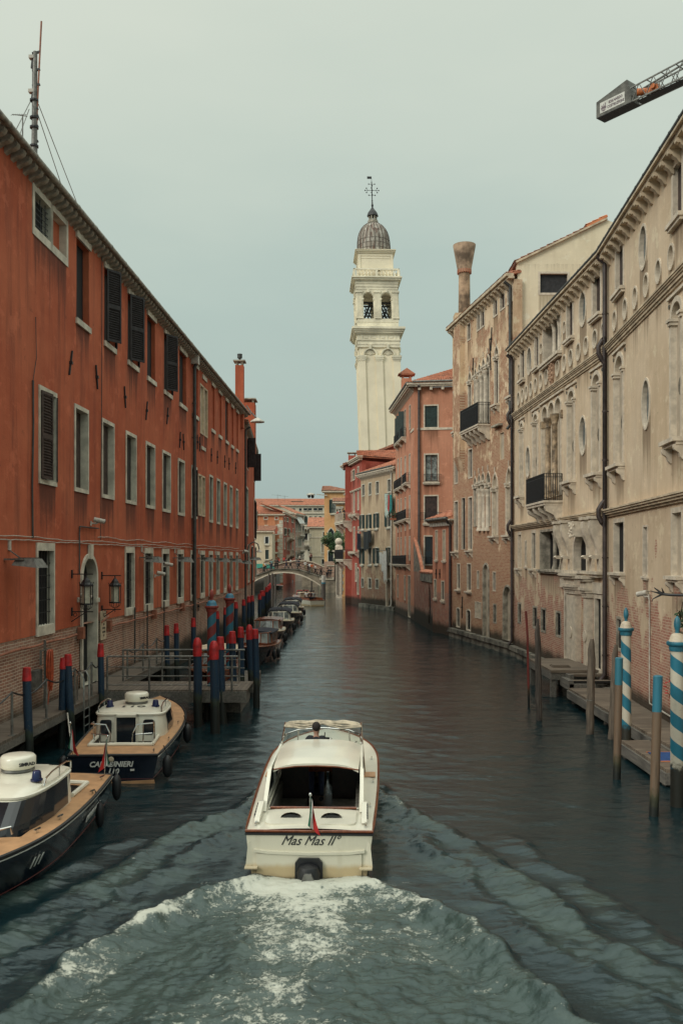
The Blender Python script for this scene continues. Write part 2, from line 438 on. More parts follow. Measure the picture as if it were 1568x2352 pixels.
def window(F, root, u0, u1, z0, z1, arch=None, fw=.12, ft=None, fb=None, proud=.03, rd=.25, frame='stonew', pane='glass',
           sill=None, bars=None, grid=None, shut=None, mull=0, label=None, name='window', jamb=True, dim=None, lint=True, curtain=False, discs=None, jf=.5):
    """one opening: stone surround (with reveals) as the window, pane, sill, bars, shutters as its children"""
    ft = fw if ft is None else ft; fb = fw if fb is None else fb
    m_ = F.a+F.d*((u0+u1)/2); al = abs(m_.dot(F.d)); iw = abs(m_.dot(F.inw)); rd = min(rd, max(.09, jf*(u1-u0)*iw/max(al, .1)))
    I = outline(u0, u1, z0, z1, arch)
    F.holes.append(dict(u0=u0, u1=u1, z0=z0, z1=z1, arch=arch, pts=I))
    O = outline(u0-fw, u1+fw, z0-fb, z1+ft, arch)
    n = len(I); mb = MB(); p = -proud
    if jamb:
        if arch is None and not lint: pass
        vs = [(a,p,b) for a, b in I]+[(a,p,b) for a, b in O]
        fs = [(n+i, n+(i+1)%n, (i+1)%n, i) for i in range(n)]
        vs += [(a,.0,b) for a, b in O]; fs += [(2*n+i, 2*n+(i+1)%n, n+(i+1)%n, n+i) for i in range(n)]
        mb.add(vs, fs)
    else:   # only lintel and sill in stone, wall-coloured reveal
        mb.add([(a,0,b) for a, b in I]+[(a,rd,b) for a, b in I], [(i, (i+1)%n, n+(i+1)%n, n+i) for i in range(n)])
    rp = p if jamb else 0.0
    if jamb:
        vs = [(a,rp,b) for a, b in I]+[(a,rd,b) for a, b in I]
        mb.add(vs, [(i, (i+1)%n, n+(i+1)%n, n+i) for i in range(n)])
    o = F.put(mb, name, (M[frame] if isinstance(frame, str) else frame) if jamb else WM[root.name], root)
    if label: o['label'] = label
    if not jamb:
        MB().box(u0-fw, u1+fw, p, -.001, z1, z1+ft).build('lintel', M[frame], o); MB().box(u0-fw, u1+fw, p, -.001, z0-fb, z0).build('sill', M[frame], o)
    pb = MB(); pb.add([(a,rd,b) for a, b in I], [tuple(range(n))])
    pb.build('pane', M[pane] if isinstance(pane, str) else pane, o)
    if grid:
        gb = MB(); gx, gz = grid
        gb.box(u0, u0+.05, rd-.04, rd-.003, z0, z1 if not arch else z1-(u1-u0)/2); gb.box(u1-.05, u1, rd-.04, rd-.003, z0, z1 if not arch else z1-(u1-u0)/2)
        gb.box(u0+.05, u1-.05, rd-.04, rd-.003, z0, z0+.06)
        for i in range(1, gx): c = u0+(u1-u0)*i/gx; gb.box(c-.025, c+.025, rd-.042, rd-.005, z0, z1-(.02 if not arch else .1))
        for i in range(1, gz): c = z0+(z1-z0)*i/gz; gb.box(u0, u1, rd-.038, rd-.007, c-.018, c+.018)
        gb.build('sash', M['shutbr'] if pane != 'curtain' else M['mahog'], o)
    if bars:
        bb = MB(); nb = bars; top = z1 - (0 if not arch else (u1-u0)*.12)
        for i in range(nb): c = u0+(u1-u0)*(i+.5)/nb; bb.box(c-.011, c+.011, .06, .082, z0, top if arch is None else z1-(u1-u0)*(.5-.38*(1-abs(2*(i+.5)/nb-1))))
        for i in range(1, 6): c = z0+(z1-z0)*i/6; bb.box(u0, u1, .064, .078, c-.012, c+.012)
        bb.build('grille', M['iron'], o)
    if sill:
        sb = MB(); d, t = sill[:2]
        sb.box(u0-fw-.08, u1+fw+.08, -d, .0, z0-fb-t, z0-fb); sb.box(u0-fw-.04, u1+fw+.04, -d*.7, .0, z0-fb-t*1.8, z0-fb-t)
        if len(sill) > 2:
            for uu in (u0-fw+.05, u1+fw-.05): bracket(sb, uu, z0-fb-t*1.8, d*.85, sill[2], .13)
        sb.build('sill', M[frame] if isinstance(frame, str) else frame, o)
    for sh in (shut or []):
        kind, mat, side, ang = sh[:4]; wd = (u1-u0)/2*(sh[4] if len(sh) > 4 else 1.0)
        if wd < 0: wd = -sh[4]
        off = sh[5] if len(sh) > 5 else -.03-proud
        if side == 'a': leaf(F, root, o, kind, M[mat], u0, z0+.01, wd, z1-z0-.02, ang, off)
        else:
            mb2 = (louvre_mesh if kind == 'louvre' else panel_mesh)(wd, z1-z0-.02); ca, sa = math.cos(ang), math.sin(ang)
            mb2.v = [(u1-(x*ca+y*sa), off-x*sa+y*ca, z0+.01+zz) for x, y, zz in mb2.v]; mb2.build('shutter', M[mat], o)
    for (du, dz, r, m) in (discs or []):
        db = MB(); seg = 14
        db.add([(du+r*math.cos(2*PI*i/seg), rd-.02, dz+r*math.sin(2*PI*i/seg)) for i in range(seg)], [tuple(range(seg))]); db.build('roundel', M[m], o)
    return o

def bracket(mb, u, ztop, d, h, w):
    """scrolled console: profile in (out, down)"""
    pr = [(0,0),(-d,0),(-d,-.18*h),(-d*.92,-.34*h),(-d*.7,-.45*h),(-d*.5,-.55*h),(-d*.42,-.7*h),(-d*.34,-.85*h),(-d*.15,-h),(0,-h)]
    mb.prism([(a,b) for a, b in pr], (0,1,0), (0,0,1), (1,0,0), (u-w/2,0,ztop), w)

def cornice(F, root, z, steps, mat, u0=None, u1=None, name='cornice', joint=None):
    u0 = 0 if u0 is None else u0; u1 = F.L if u1 is None else u1
    mb = MB(); zz = z
    for d, h in steps:      # from top downwards
        mb.box(u0-(.0 if joint else d), u1+(.0 if joint else d), -d, -.0005, zz-h, zz); zz -= h
    return F.put(mb, name, mat if not isinstance(mat, str) else M[mat], root)

def gutter(F, root, z, r=.09, w=-.55, u0=None, u1=None, mat='pipegr'):
    u0 = 0 if u0 is None else u0; u1 = F.L if u1 is None else u1
    mb = MB(); mb.tube([(u0-.1,w,z),(u1+.1,w,z)], r, 10)
    n = int((u1-u0)/.9)
    for i in range(n): c = u0+(i+.5)*(u1-u0)/n; mb.tube([(c-.015,w,z),(c+.015,w,z)], r*1.14, 10)
    return F.put(mb, 'gutter', M[mat], root, True)

def downpipe(F, root, u, z0, z1, r=.07, w=-.12, mat='pipe', kinks=(), top=None):
    pts = [(u,w,z0-.0)] ; pts[0] = (u, w-.18, z0); pts.append((u,w,z0+.25))
    for kz in kinks: pts += [(u,w,kz-.55),(u,w-.12,kz-.38),(u,w-.24,kz-.12),(u,w-.24,kz+.12),(u,w-.1,kz+.36),(u,w,kz+.5)]
    pts.append((u,w,z1-.5)); pts.append((u,w,z1-.25)); pts.append((u,w-(.35 if top is None else top),z1))
    mb = MB(); mb.tube(pts, r, 12)
    z = z0+1
    while z < z1-.6:
        if all(abs(z-kz) > .6 for kz in kinks): mb.tube([(u,w,z-.03),(u,w,z+.03)], r*1.18, 12); mb.box(u-.015, u+.015, w, .0, z-.015, z+.015)
        z += 1.9
    return F.put(mb, 'drainpipe', M[mat], root, True)

def tile_roof(root, p0, p1, p2, p3, mat='tile', name='roof', r=.055, pitch=.22, row=.4, thick=.12):
    """p0->p1 eave, p3->p2 ridge (world coords)"""
    p0, p1, p2, p3 = map(Vector, (p0,p1,p2,p3))
    L = max((p1-p0).length, (p2-p3).length); S = max((p3-p0).length, (p2-p1).length)
    nt = max(2, int(L/pitch)); nr = max(2, min(40, int(S/row)))
    nrm = (p1-p0).cross(p3-p0).normalized()
    if nrm.z < 0: nrm = -nrm
    vs = []; fs = []; cols = nt*4+1
    for j in range(nr):
        for e in (0, 1):
            v = (j+e)/nr; lift = .045*(1-e)
            A = p0.lerp(p3, v); B = p1.lerp(p2, v)
            for i in range(cols):
                q = A.lerp(B, i/(cols-1)); h = r*abs(math.sin(PI*(i/4))) + lift + (.008*math.sin(i*12.9+j*4.7))
                vs.append(q+nrm*h)
    for j in range(2*nr-1):
        for i in range(cols-1): a = j*cols+i; fs.append((a,a+1,a+cols+1,a+cols))
    mb = MB(); mb.add(vs, fs)
    e0 = [p-nrm*thick for p in (p0,p1,p2,p3)]
    mb.add([p0,p1,p2,p3]+e0, [(4,7,6,5),(0,4,5,1),(1,5,6,2),(3,2,6,7),(0,3,7,4)])
    if root: mb.v = [tuple(Vector(v)-root.location) for v in mb.v]
    return mb.build(name, M[mat] if isinstance(mat, str) else mat, root)

def bulk(root, pts, z0, z1, mat, name='wall'):
    """plain rear / side walls: prism of plan points"""
    mb = MB(); n = len(pts)
    vs = [(p[0],p[1],z0) for p in pts]+[(p[0],p[1],z1) for p in pts]
    mb.add(vs, [(i,(i+1)%n,n+(i+1)%n,n+i) for i in range(n)]+[tuple(range(n,2*n))])
    mb.v = [tuple(Vector(v)-root.location) for v in mb.v]
    return mb.build(name, mat, root)

def corbels(F, root, zt, spacing, mk, mat, u0=None, u1=None, name='corbel', big=100, nearu=None):
    u0 = 0 if u0 is None else u0; u1 = F.L if u1 is None else u1
    n = int((u1-u0)/spacing); us = [u0+(i+.5)*(u1-u0)/n for i in range(n)]
    proto = mk(); first = None
    for i, u in enumerate(us):
        if i >= big: break
        if first is None:
            first = proto.build(name, M[mat], root, True); o = first
        else: o = first.copy(); COL.objects.link(o); o.parent = root
        o.location = F.loc(root)+Vector((F.d.x*u, F.d.y*u, zt)); o.rotation_euler = (0,0,F.rz)
    if n > big:
        mb = MB()
        for u in us[big:]: mb.add([(x+u,y,z+zt) for x, y, z in proto.v], proto.f)
        o = F.put(mb, name, M[mat], root, True); tag(o, kind='stuff')

def balcony(F, root, u0, u1, z0, d, h, mat='stone', rail='iron', nb=3, pitch=.1, slab=.22):
    """stone slab on consoles with an iron railing; returns nothing, adds a balcony part with railing child"""
    mb = MB(); mb.box(u0-.05, u1+.05, -d-.05, .0, z0-slab*.45, z0); mb.box(u0, u1, -d, .0, z0-slab, z0-slab*.45)
    for i in range(nb):
        u = u0+.12+(u1-u0-.24)*i/(nb-1); bracket(mb, u, z0-slab, d*.95, d*.95, .22)
    o = F.put(mb, 'balcony', M[mat], root)
    rb = MB(); t = .026
    def run(pa, pb):
        pa, pb = Vector(pa), Vector(pb); L = (pb-pa).length; n = max(2, int(L/pitch))
        for zz in (.06, h-.16, h): rb.bar(pa+Vector((0,0,zz)), pb+Vector((0,0,zz)), .03 if zz < h else .05, .025)
        for i in range(n+1): q = pa.lerp(pb, i/n); rb.bar(q, q+Vector((0,0,h)), t, t)
    run((u0,-.02,z0), (u0,-d,z0)); run((u0,-d,z0), (u1,-d,z0)); run((u1,-d,z0), (u1,-.02,z0))
    rb.build('railing', M[rail], o)
    return o

def column(mb, u, w, z0, z1, r):
    mb.lathe([(r*1.5,0),(r*1.5,.1),(r*1.2,.16),(r*1.25,.2),(r,.26),(r*.92,(z1-z0)-.5),(r*1.05,(z1-z0)-.46),(r*.95,(z1-z0)-.42),(r*1.25,(z1-z0)-.2),(r*1.6,(z1-z0)-.12),(r*1.6,z1-z0)], (u,w,z0), 14)
def tie(F, root, u, z, dz=.45, lean=.25, name='wall_anchor'):
    mb = MB(); mb.bar((u-lean*dz, -.04, z+dz), (u+lean*dz, -.04, z-dz), .05, .05); mb.box(u-.05, u+.05, -.1, 0, z-.05, z+.05)
    return F.put(mb, name, M['iron'], root)
# ================================================================ LEFT: long red barracks
M['redst'] = stucco('red_lime_plaster', (.40,.096,.048), (.49,.14,.072), (.12,.048,.036), .62)
M['brickL'] = brickmat('worn_canal_brick', (.36,.18,.125), (.23,.12,.09), (.58,.48,.39), salt=(.5,.42,.34))
LF = Fac((-9.85+.033*15, 15.0), (-9.85+.033*68, 68.0))
LF2 = Fac((-9.85+.033*68-.05, 68.0), (-8.75, 88.0))
red = empty('red_barracks', (-9.4, 15, 0), 'long rust red plastered barracks with white framed windows and brick foot', 'building')
WM[red.name] = M['redst']
EAVE = 16.72; BT = 3.25
def LW(xl, xr, z0, z1, F=LF, **k):
    a, b = F.u(xl), F.u(xr); fw = k.pop('fw', .09)
    return window(F, red, a+fw, b-fw, z0, z1, fw=fw, **k)
# ground floor
gf = [(82,123),(286,307),(330,350),(371,387),(406,420),(437,448),(459,469),(479,487.5),(496,503),(513,519),(527,533),(540.5,546)]
for i, (a, b) in enumerate(gf):
    LW(a, b, 3.5, 5.75, ft=.24, fb=.3, proud=.05, rd=.5, jf=.42, bars=6 if i < 6 else 4, pane='dark')
# arched water door
ua, ub = LF.u(184), LF.u(221.5); dw = .14
window(LF, red, ua+dw, ub-dw, 1.12, 5.55, arch='round', fw=dw, fb=.0, proud=.07, rd=.75, jf=.6, pane='dark', frame='stonew', name='portal', label='tall arched stone water door')
uc = (ua+ub)/2; LF.put(MB().box(uc-.13, uc+.13, -.14, -.02, 5.5, 6.0), 'keystone', M['stonew'], red)
for q1, q2 in ((ua-.05, ua+.3), (ub-.3, ub+.05)): LF.put(MB().box(q1, q2, -.11, -.06, 3.95, 4.1), 'impost', M['stonew'], red)
# first floor
ff = [(88,129,'s'),(170,202,'in'),(233,261,'in'),(288,312,'in'),(334,355,'in'),(372,391,'in'),(408,423,'in'),(439,452,'s1'),(480,488.5,''),(497,505,'in'),(513,520,''),(527,533,''),(541,546.5,'')]
R = math.radians
for a, b, k in ff:
    sh = None; rd = .45
    if k == 's': sh = [('louvre','shutbr','a',R(6),1.1),('louvre','shutbr','b',R(-158),1.1)]
    if k == 's1': sh = [('louvre','shutdk','b',R(-100),1.6)]
    LW(a, b, 7.9, 10.55, ft=.14, fb=.14, proud=.04, rd=rd, pane=random.choice(('shutbr','shutbr','dark','glass','shutdk')) if k == 'in' else 'dark', shut=sh, jf=random.uniform(.48,.68))
for a, b in ((454.5,462),(463,470.5)):
    LW(a, b, 8.1, 10.3, fw=.1, frame='cream', rd=.3, pane='infill')
# top floor
u73, u156 = LF.u(73.5), LF.u(155); um = (u73+u156)/2
window(LF, red, u73+.16, um-.06, 15.25, 16.3, fw=.16, ft=.2, fb=.25, rd=.6, pane='dark', bars=3)
window(LF, red, um+.12, u156-.16, 15.25, 16.3, fw=.16, ft=.2, fb=.25, rd=.35, pane=M['redst'])
tf = [(173.5,206,'a'),(238,265,'ab'),(292,317,'ab'),(337,357,'a'),(376,394,'ab'),(411,428,'a'),(441,455,''),(485,493,''),(501,509,''),(517,524,'a'),(530,536,''),(541.5,547,'')]
for a, b, k in tf:
    sh = []
    if k == 'a': sh = [('louvre','shutdk','a',R(-68),1.05,.1)]
    if k == 'ab': sh = [('louvre','shutdk','a',R(35),1.0),('louvre','shutdk','b',R(-128),1.0)]
    LW(a, b, 13.6, 16.3, fw=.09, ft=.24, fb=.2, jamb=False, rd=.38, proud=.07, shut=sh, pane='dark' if k else M['redst'])
for a, b in ((459,467),(468,476)):
    LW(a, b, 12.9, 15.6, fw=.1, frame='cream', rd=.3, pane='infill')
a, b = LF.u(464), LF.u(474)
LF.put(MB().box(a, b, -.06, .02, 16.1, 16.35), 'lintel', M['stonew'], red); LF.put(MB().box(a-.3, b-.5, -.06, .02, 11.9, 12.1), 'sill', M['stonew'], red)
wall(LF, BT, EAVE, M['redst'], red, 'wall')
wall(LF, -1.2, BT, M['brickL'], red, 'brick_foot', w=.03)
# second stretch beyond the corner
for a, b in ((554,558.5),):
    pass
for (a, b, z0, z1) in ((565,569.5,7.6,11.4),(583,588,7.6,11.4)):
    window(LF2, red, LF2.u(a), LF2.u(b), z0, z1, fw=.15, rd=.3, shut=[('panel','shutdk','b',R(-95),-.4)] if a == 583 else None)
for (a, b) in ((562,565),(569,572.5),(577,581),(585,588.5)):
    window(LF2, red, LF2.u(a), LF2.u(b), 3.6, 6.6, fw=.15, rd=.3, pane='dark')
for (a, b, z0, z1) in ((567.2,569.4,13.2,15.7),(583,584.6,13.2,15.9)):
    window(LF2, red, LF2.u(a), LF2.u(b), z0, z1, fw=.12, jamb=False, rd=.3, pane='dark', shut=[('panel','shutdk','b',R(-92),-.72),('panel','shutdk','a',R(100),-.66)])
window(LF2, red, LF2.u(590), LF2.u(590.7), 8.7, 10.6, fw=.12, rd=.3, pane='dark', shut=[('panel','shutdk','b',R(-92),-.5)])
wall(LF2, BT, 16.2, M['redst'], red, 'wall')
wall(LF2, -1.2, BT, M['brickL'], red, 'brick_foot', w=.03)
bulk(red, [(-9.3,15),(-9.3-9,15),(-9.3-9,87.6),(-9.2,87.6)], -1, EAVE-.1, M['redst'], 'rear_wall')
# eaves
def mkL():
    mb = MB(); pr = [(0,0),(-.34,0),(-.37,-.05),(-.34,-.15),(-.26,-.2),(-.12,-.24),(0,-.32)]
    mb.prism(pr, (0,1,0), (0,0,1), (1,0,0), (-.1,0,0), .2); return mb
corbels(LF, red, EAVE+.05, .42, mkL, 'stoneg', u0=2.0)
cb = MB(); cb.box(0, LF.L+.2, -.37, .6, EAVE+.052, EAVE+.1); LF.put(cb, 'eave_slab', M['stoneg'], red)
cb = MB(); cb.tube([(0,-.43,EAVE+.12),(LF.L+.3,-.43,EAVE+.12)], .085, 12)
for i in range(30): cb.tube([(i*1.78+.6,-.43,EAVE+.12),(i*1.78+.64,-.43,EAVE+.12)], .097, 12)
LF.put(cb, 'gutter', plain('pale_zinc_gutter', (.34,.32,.27), .6, var=.35), red, True)
A, B = LF.world(0,-.36,EAVE+.2), LF.world(LF.L+.2,-.36,EAVE+.2); C_, D_ = LF.world(LF.L+.2,5.2,EAVE+2.0), LF.world(0,5.2,EAVE+2.0)
tile_roof(red, A, B, C_, D_, 'tiledk', row=.45)
corbels(LF2, red, 16.2, .5, mkL, 'stoneg', u0=.8)
cb = MB(); cb.box(.2, LF2.L+.1, -.37, .6, 16.203, 16.3); LF2.put(cb, 'eave_slab', M['stoneg'], red)
A, B = LF2.world(0,-.36,16.32), LF2.world(LF2.L,-.36,16.32); C_, D_ = LF2.world(LF2.L,4,17.6), LF2.world(0,4,17.6)
tile_roof(red, A, B, C_, D_, 'tiledk')
# drainpipes, conduits, cables
cb = MB(); pu = LF.u(440); cb.box(pu-.2, pu+.2, -.4, 0, 16.25, 16.75); LF.put(cb, 'rainwater_box', M['whitedirty'], red)
downpipe(LF, red, pu, -.2, 16.3, r=.1, w=-.16, mat='pipegr', top=.1)
downpipe(LF2, red, .5, -.2, 15.9, r=.08, w=-.14, mat='pipegr')
downpipe(LF2, red, LF2.u(575), -.2, 6.6, r=.07, w=-.14, mat='pipegr', top=.05)
mb = MB(); pts = []
for i in range(70): u = 6+i*.66; pts.append((u, -.1, BT-.28+.02*math.sin(i*1.7)))
segs = [p for p in pts if not (ua-.1 < p[0] < ub+1.2)]
l1 = [p for p in segs if p[0] < ua]; l2 = [p for p in segs if p[0] > ub]
for l in (l1, l2, [(ub+.25,-.1,BT-.05),(ub+1.1,-.1,BT+.12)]): LF.put(MB().tube(l, .04, 8), 'conduit', M['pipered'], red, True)
for u in (ua-.18, ub+1.15, ub+8, ub+14, ub+22): LF.put(MB().box(u-.12, u+.12, -.2, .0, BT-.45, BT-.05), 'conduit_box', M['pipered'], red)
mb = MB()
for zz, a, b, sg in ((6.12, 1, 52, .06), (6.28, ub, 50, .09), (6.03, 1, 30, .03)):
    pts = [(a+(b-a)*i/90, -.05, zz+sg*math.sin(i*.5)*.4+.01*math.sin(i*2.3)) for i in range(91)]; LF.put(MB().tube(pts, .014, 5), 'cable', M['whitedirty'], red)
VC = lambda p_, r_, n_: LF.put(MB().tube(p_, r_, n_), 'vertical_cable', M['pipegr'], red, True)
u1 = LF.u(72); VC([(u1-.02,-.05,6.1),(u1-.06,-.05,7.6),(u1+.02,-.05,9.4),(u1,-.05,10.7)], .03, 6); VC([(u1,-.05,10.7),(u1+.25,-.05,11.4),(u1+.2,-.05,12.6)], .012, 5)
u2 = LF.u(233); VC([(u2-.25,-.05,6.2),(u2-.2,-.05,9),(u2-.12,-.05,12),(u2-.1,-.05,17)], .016, 5)
VC([(ua-.25,-.06,5.0),(ua-.25,-.06,6.35),(ua-.2,-.06,6.6),(ub-.3,-.06,6.6),(ub+.05,-.06,6.6)], .025, 6)
for uu in (LF.u(303), LF.u(332), LF.u(371)): VC([(uu,-.12,3.5),(uu,-.12,1.2)], .035, 6)
for x, y, l in ((160,833,-.32),(220,866,.22),(285,912,.2),(335,943,-.28),(383,955,-.28),(412,1010,-.2),(420,1015,.2),(452,1015,0),(457,1020,.05),(484,1045,0),(498,1050,0),(515,1060,0),(525,1065,0),(540,1075,0)):
    tie(LF, red, LF.u(x), LF.z(x, y), .42, l)
for x in (454, 474, 527): tie(LF, red, LF.u(x), LF.z(x, 1393), .25, 0, 'wall_ring')
# chimneys
def chimney(root, c, w, d, z0, z1, mat, cap='stoneg', pot=False, roofc=False):
    mb = MB(); x, y = c
    mb.box(x-w/2, x+w/2, y-d/2, y+d/2, z0, z1)
    mb.v = [tuple(Vector(v)-root.location) for v in mb.v]; o = mb.build('chimney', mat, root)
    cp = MB()
    for sx in (-1,1):
        for sy in (-1,1): cp.box(x+sx*(w/2-.12)-.08, x+sx*(w/2-.12)+.08, y+sy*(d/2-.12)-.08, y+sy*(d/2-.12)+.08, z1, z1+.28)
    cp.box(x-w/2-.14, x+w/2+.14, y-d/2-.14, y+d/2+.14, z1+.28, z1+.38)
    if roofc:
        cp.add([(x-w/2-.35,y-d/2-.2,z1+.38),(x+w/2+.35,y-d/2-.2,z1+.38),(x+w/2+.35,y+d/2+.2,z1+.38),(x-w/2-.35,y+d/2+.2,z1+.38),(x,y-d/2-.2,z1+.95),(x,y+d/2+.2,z1+.95)],
               [(0,1,4),(2,3,5),(1,2,5,4),(3,0,4,5),(0,3,2,1)])
    cp.v = [tuple(Vector(v)-root.location) for v in cp.v]; cp.build('cap', M[cap], o)
    if pot:
        pm = MB(); pm.lathe([(.07,0),(.07,.12),(.12,.2),(.19,.22),(.19,.5),(.2,.5),(.2,.53),(.02,.54)], (x,y,z1+.38), 14)
        pm.v = [tuple(Vector(v)-root.location) for v in pm.v]; pm.build('chimney_pot', M['pipegr'] if pot is True else M[pot], o, True)
p = P(550.5, 880, 66.5); chimney(red, (p.x, 66.5), .62, .7, 15.5, P(0, 829, 66.5).z-.38, M['redst'], 'stoneg', True)
p = P(571, 930, 78); chimney(red, (p.x, 78), 1.15, 1.6, 15.0, P(0, 918, 78).z-.38, M['redst'], 'stoneg')
# roof mast with whip aerial and guys
mx = P(83, 350, 28); mast = empty('aerial_mast', (mx.x, 28, 17.6), 'tall grey aerial mast with long whip rising behind the red roof', 'antenna')
def AL(x, y, dY=0): v = P(x, y, 28+dY); return (v.x-mx.x, v.y-28, v.z-17.6)
mb = MB(); mb.tube([AL(79,360),AL(79.5,300),AL(80,200),AL(81,118)], [.1,.09,.08,.07], 10)
mb.tube([AL(75,360,.1),AL(76,300,.1),AL(77,200,.1),AL(77,135,.1)], .05, 8); mb.build('mast', M['zinc'], mast, True)
mb = MB(); mb.tube([AL(81.5,357),AL(86,235),AL(95,48)], .03, 8); mb.build('whip', M['pipered'], mast, True)
mb = MB()
for y in (120,160,195,250,267,290,325): MB().bar(AL(74,y+2), AL(88+(4 if y<200 else 0),y-2), .06, .06).build('clamp', M['iron'], mast)
for x, y in ((72.5,131),(71.5,209)):
    c = Vector(AL(x,y)); MB().box(c.x-.07, c.x+.09, -.08, .08, c.z-.05, c.z+.05).build('receiver', M['whitedirty'], mast); MB().bar(AL(73,y+25), AL(77,y-10), .06, .06).build('clamp', M['iron'], mast)
for y in (230,270,292,335): MB().tube([AL(78.5,y+2),AL(78.5,y-2)], .14, 10).build('collar', M['iron'], mast)
mb = MB()
for q in ((AL(88,238),AL(182,480,6)),(AL(87,262),AL(146,440,3)),(AL(71,230),AL(30,310,-2)),(AL(67,250),AL(43,315,-2))): MB().tube(q, .014, 5).build('guy_wire', M['zinc'], mast)
ax = P(52, 320, 26.5); yagi = empty('television_aerial', (ax.x, 26.5, 17.6), 'small television aerial on a thin pole left of the mast', 'antenna')
mb = MB(); mb.tube([(0,0,-.3),(0,0,P(52,263,26.5).z-17.6)], .02, 6); zt = P(52,264,26.5).z-17.6; mb.build('pole', M['zinc'], yagi)
mb = MB(); mb.tube([(-.32,0,zt+.03),(.14,0,zt-.03)], .012, 5)
for i in range(8): xx = -.31+i*.06; mb.tube([(xx,-.12,zt-.06),(xx,.12,zt+.1)], .008, 4)
mb.build('antenna_rod', M['zinc'], yagi)
# street lamp on the eave, far end
def hooklamp(loc, label):
    o = empty('gooseneck_lamp', loc, label, 'wall lamp')
    mb = MB(); mb.tube([(0,0,-1.6),(0,0,0),(.12,0,.4),(.45,0,.6),(.8,0,.42),(.9,0,.0)], .05, 8); mb.build('arm', M['zinc'], o, True)
    mb = MB(); mb.lathe([(.05,0),(.16,-.1),(.24,-.22),(.2,-.24)], (.9,0,0), 14); mb.build('lamp_shade', M['whitedirty'], o, True); return o
p = P(569, 1262, 69); hooklamp((p.x, 69, p.z), 'grey gooseneck lamp low on the far red wall')
p = P(579, 955, 75); o = empty('eave_lamp', (p.x, 75, p.z), 'pale dish lamp hanging under the far red eaves', 'wall lamp')
mb = MB(); mb.tube([(-.5,0,.9),(-.1,0,.3),(.4,0,-.2)], .06, 8); mb.build('arm', M['zinc'], o, True)
mb = MB(); mb.lathe([(.08,.2),(.25,.1),(.6,-.12),(.62,-.2),(.3,-.22)], (.45,0,-.35), 18); mb.build('lamp_shade', M['whitedirty'], o, True)

# floodlights along the wall
def floodlight():
    o = empty('floodlight', (0,0,0), 'x', 'floodlight', 'floodlights bracketed to the red wall')
    mb = MB(); mb.box(-.12, -.0, -.05, .08, .35, .62); mb.build('junction_box', M['whitedirty'], o)
    mb = MB(); mb.bar((-.35,-.0,.1),(-.35,-.55,.1), .07, .05); mb.bar((-.06,-.02,.35),(-.06,-.3,.15), .03, .03); mb.bar((-.35,-.0,.1),(-.05,-.35,.12), .05, .03)
    mb.build('arm', M['zinc'], o)
    mb = MB(); mb.add([(-.3,-.3,.12),(.3,-.3,.12),(.3,-.78,.12),(-.3,-.78,.12),(-.42,-.22,-.06),(.42,-.22,-.06),(.42,-.92,-.13),(-.42,-.92,-.13)],
       [(0,3,2,1),(0,1,5,4),(1,2,6,5),(2,3,7,6),(3,0,4,7)])
    for i in range(7): mb.box(-.27+i*.085, -.24+i*.085, -.72, -.35, .12, .15)
    mb.build('housing', M['zinc'], o)
    mb = MB(); mb.add([(-.41,-.23,-.06),(.41,-.23,-.06),(.41,-.91,-.128),(-.41,-.91,-.128)], [(0,1,2,3)]); mb.build('glass_front', M['glass'], o)
    return o
fl = floodlight()
fx = [(40,1293,'nearest floodlight, left of the tall barred window'),(331,1286,'floodlight between the second and third barred windows right of the door'),(407,1286,'floodlight just left of the big drainpipe'),(462,1286,'floodlight just right of the big drainpipe'),
      (500,1287,'fifth floodlight along the red wall'),(532,1288,'sixth floodlight along the red wall'),(556,1292,'small floodlight hanging lowest near the wall corner'),(573,1284,'floodlight right after the wall corner'),(584,1284,'farthest floodlight near the end of the red wall')]
for i, (x, y, lab) in enumerate(fx):
    F = LF if x < 560 else LF2
    o = fl if i == 0 else copy_tree(fl)
    u = F.u(x-6 if i else 22); w = F.world(u, 0, F.z(x, y)); o.location = w; o.rotation_euler = (0,0,F.rz); o['label'] = 'grey metal '+lab
# cameras
def cctv(loc, rz, label, s=1.0):
    o = empty('security_camera', loc, label, 'camera', 'security cameras on walls', rz)
    mb = MB(); mb.tube([(0,0,0),(0,-.22,0),(0,-.3,.06)], .03*s, 8); mb.box(-.06,.06,-.05,0,-.08,.08); mb.build('bracket', M['whitedirty'], o, True)
    mb = MB(); mb.tube([(0,-.12,.14),(0,-.5,.06)], .085*s, 10); mb.build('body', M['whitedirty'], o, True)
    mb = MB(); mb.tube([(0,-.5,.06),(0,-.52,.056)], .06*s, 10); mb.build('lens', M['black'], o)
    return o
for x, y, dz, lab in ((378,1301,.3,'white camera above another camera left of the drainpipe'),(360,1322,-.2,'white camera below its twin left of the drainpipe')):
    cctv(LF.world(LF.u(x-6), 0, LF.z(x,y)), LF.rz+.5, lab)
cctv(LF.world(LF.u(178), 0, LF.z(176,1378)), LF.rz, 'small white camera left of the arched door')
cctv(LF.world(LF.u(207), 0, LF.z(207,1202)), LF.rz+.4, 'dark little camera high above the arched door')
cctv(LF.world(LF.u(556), 0, LF.z(558,1270)), LF.rz+.7, 'white camera high near the far wall corner', 1.5)
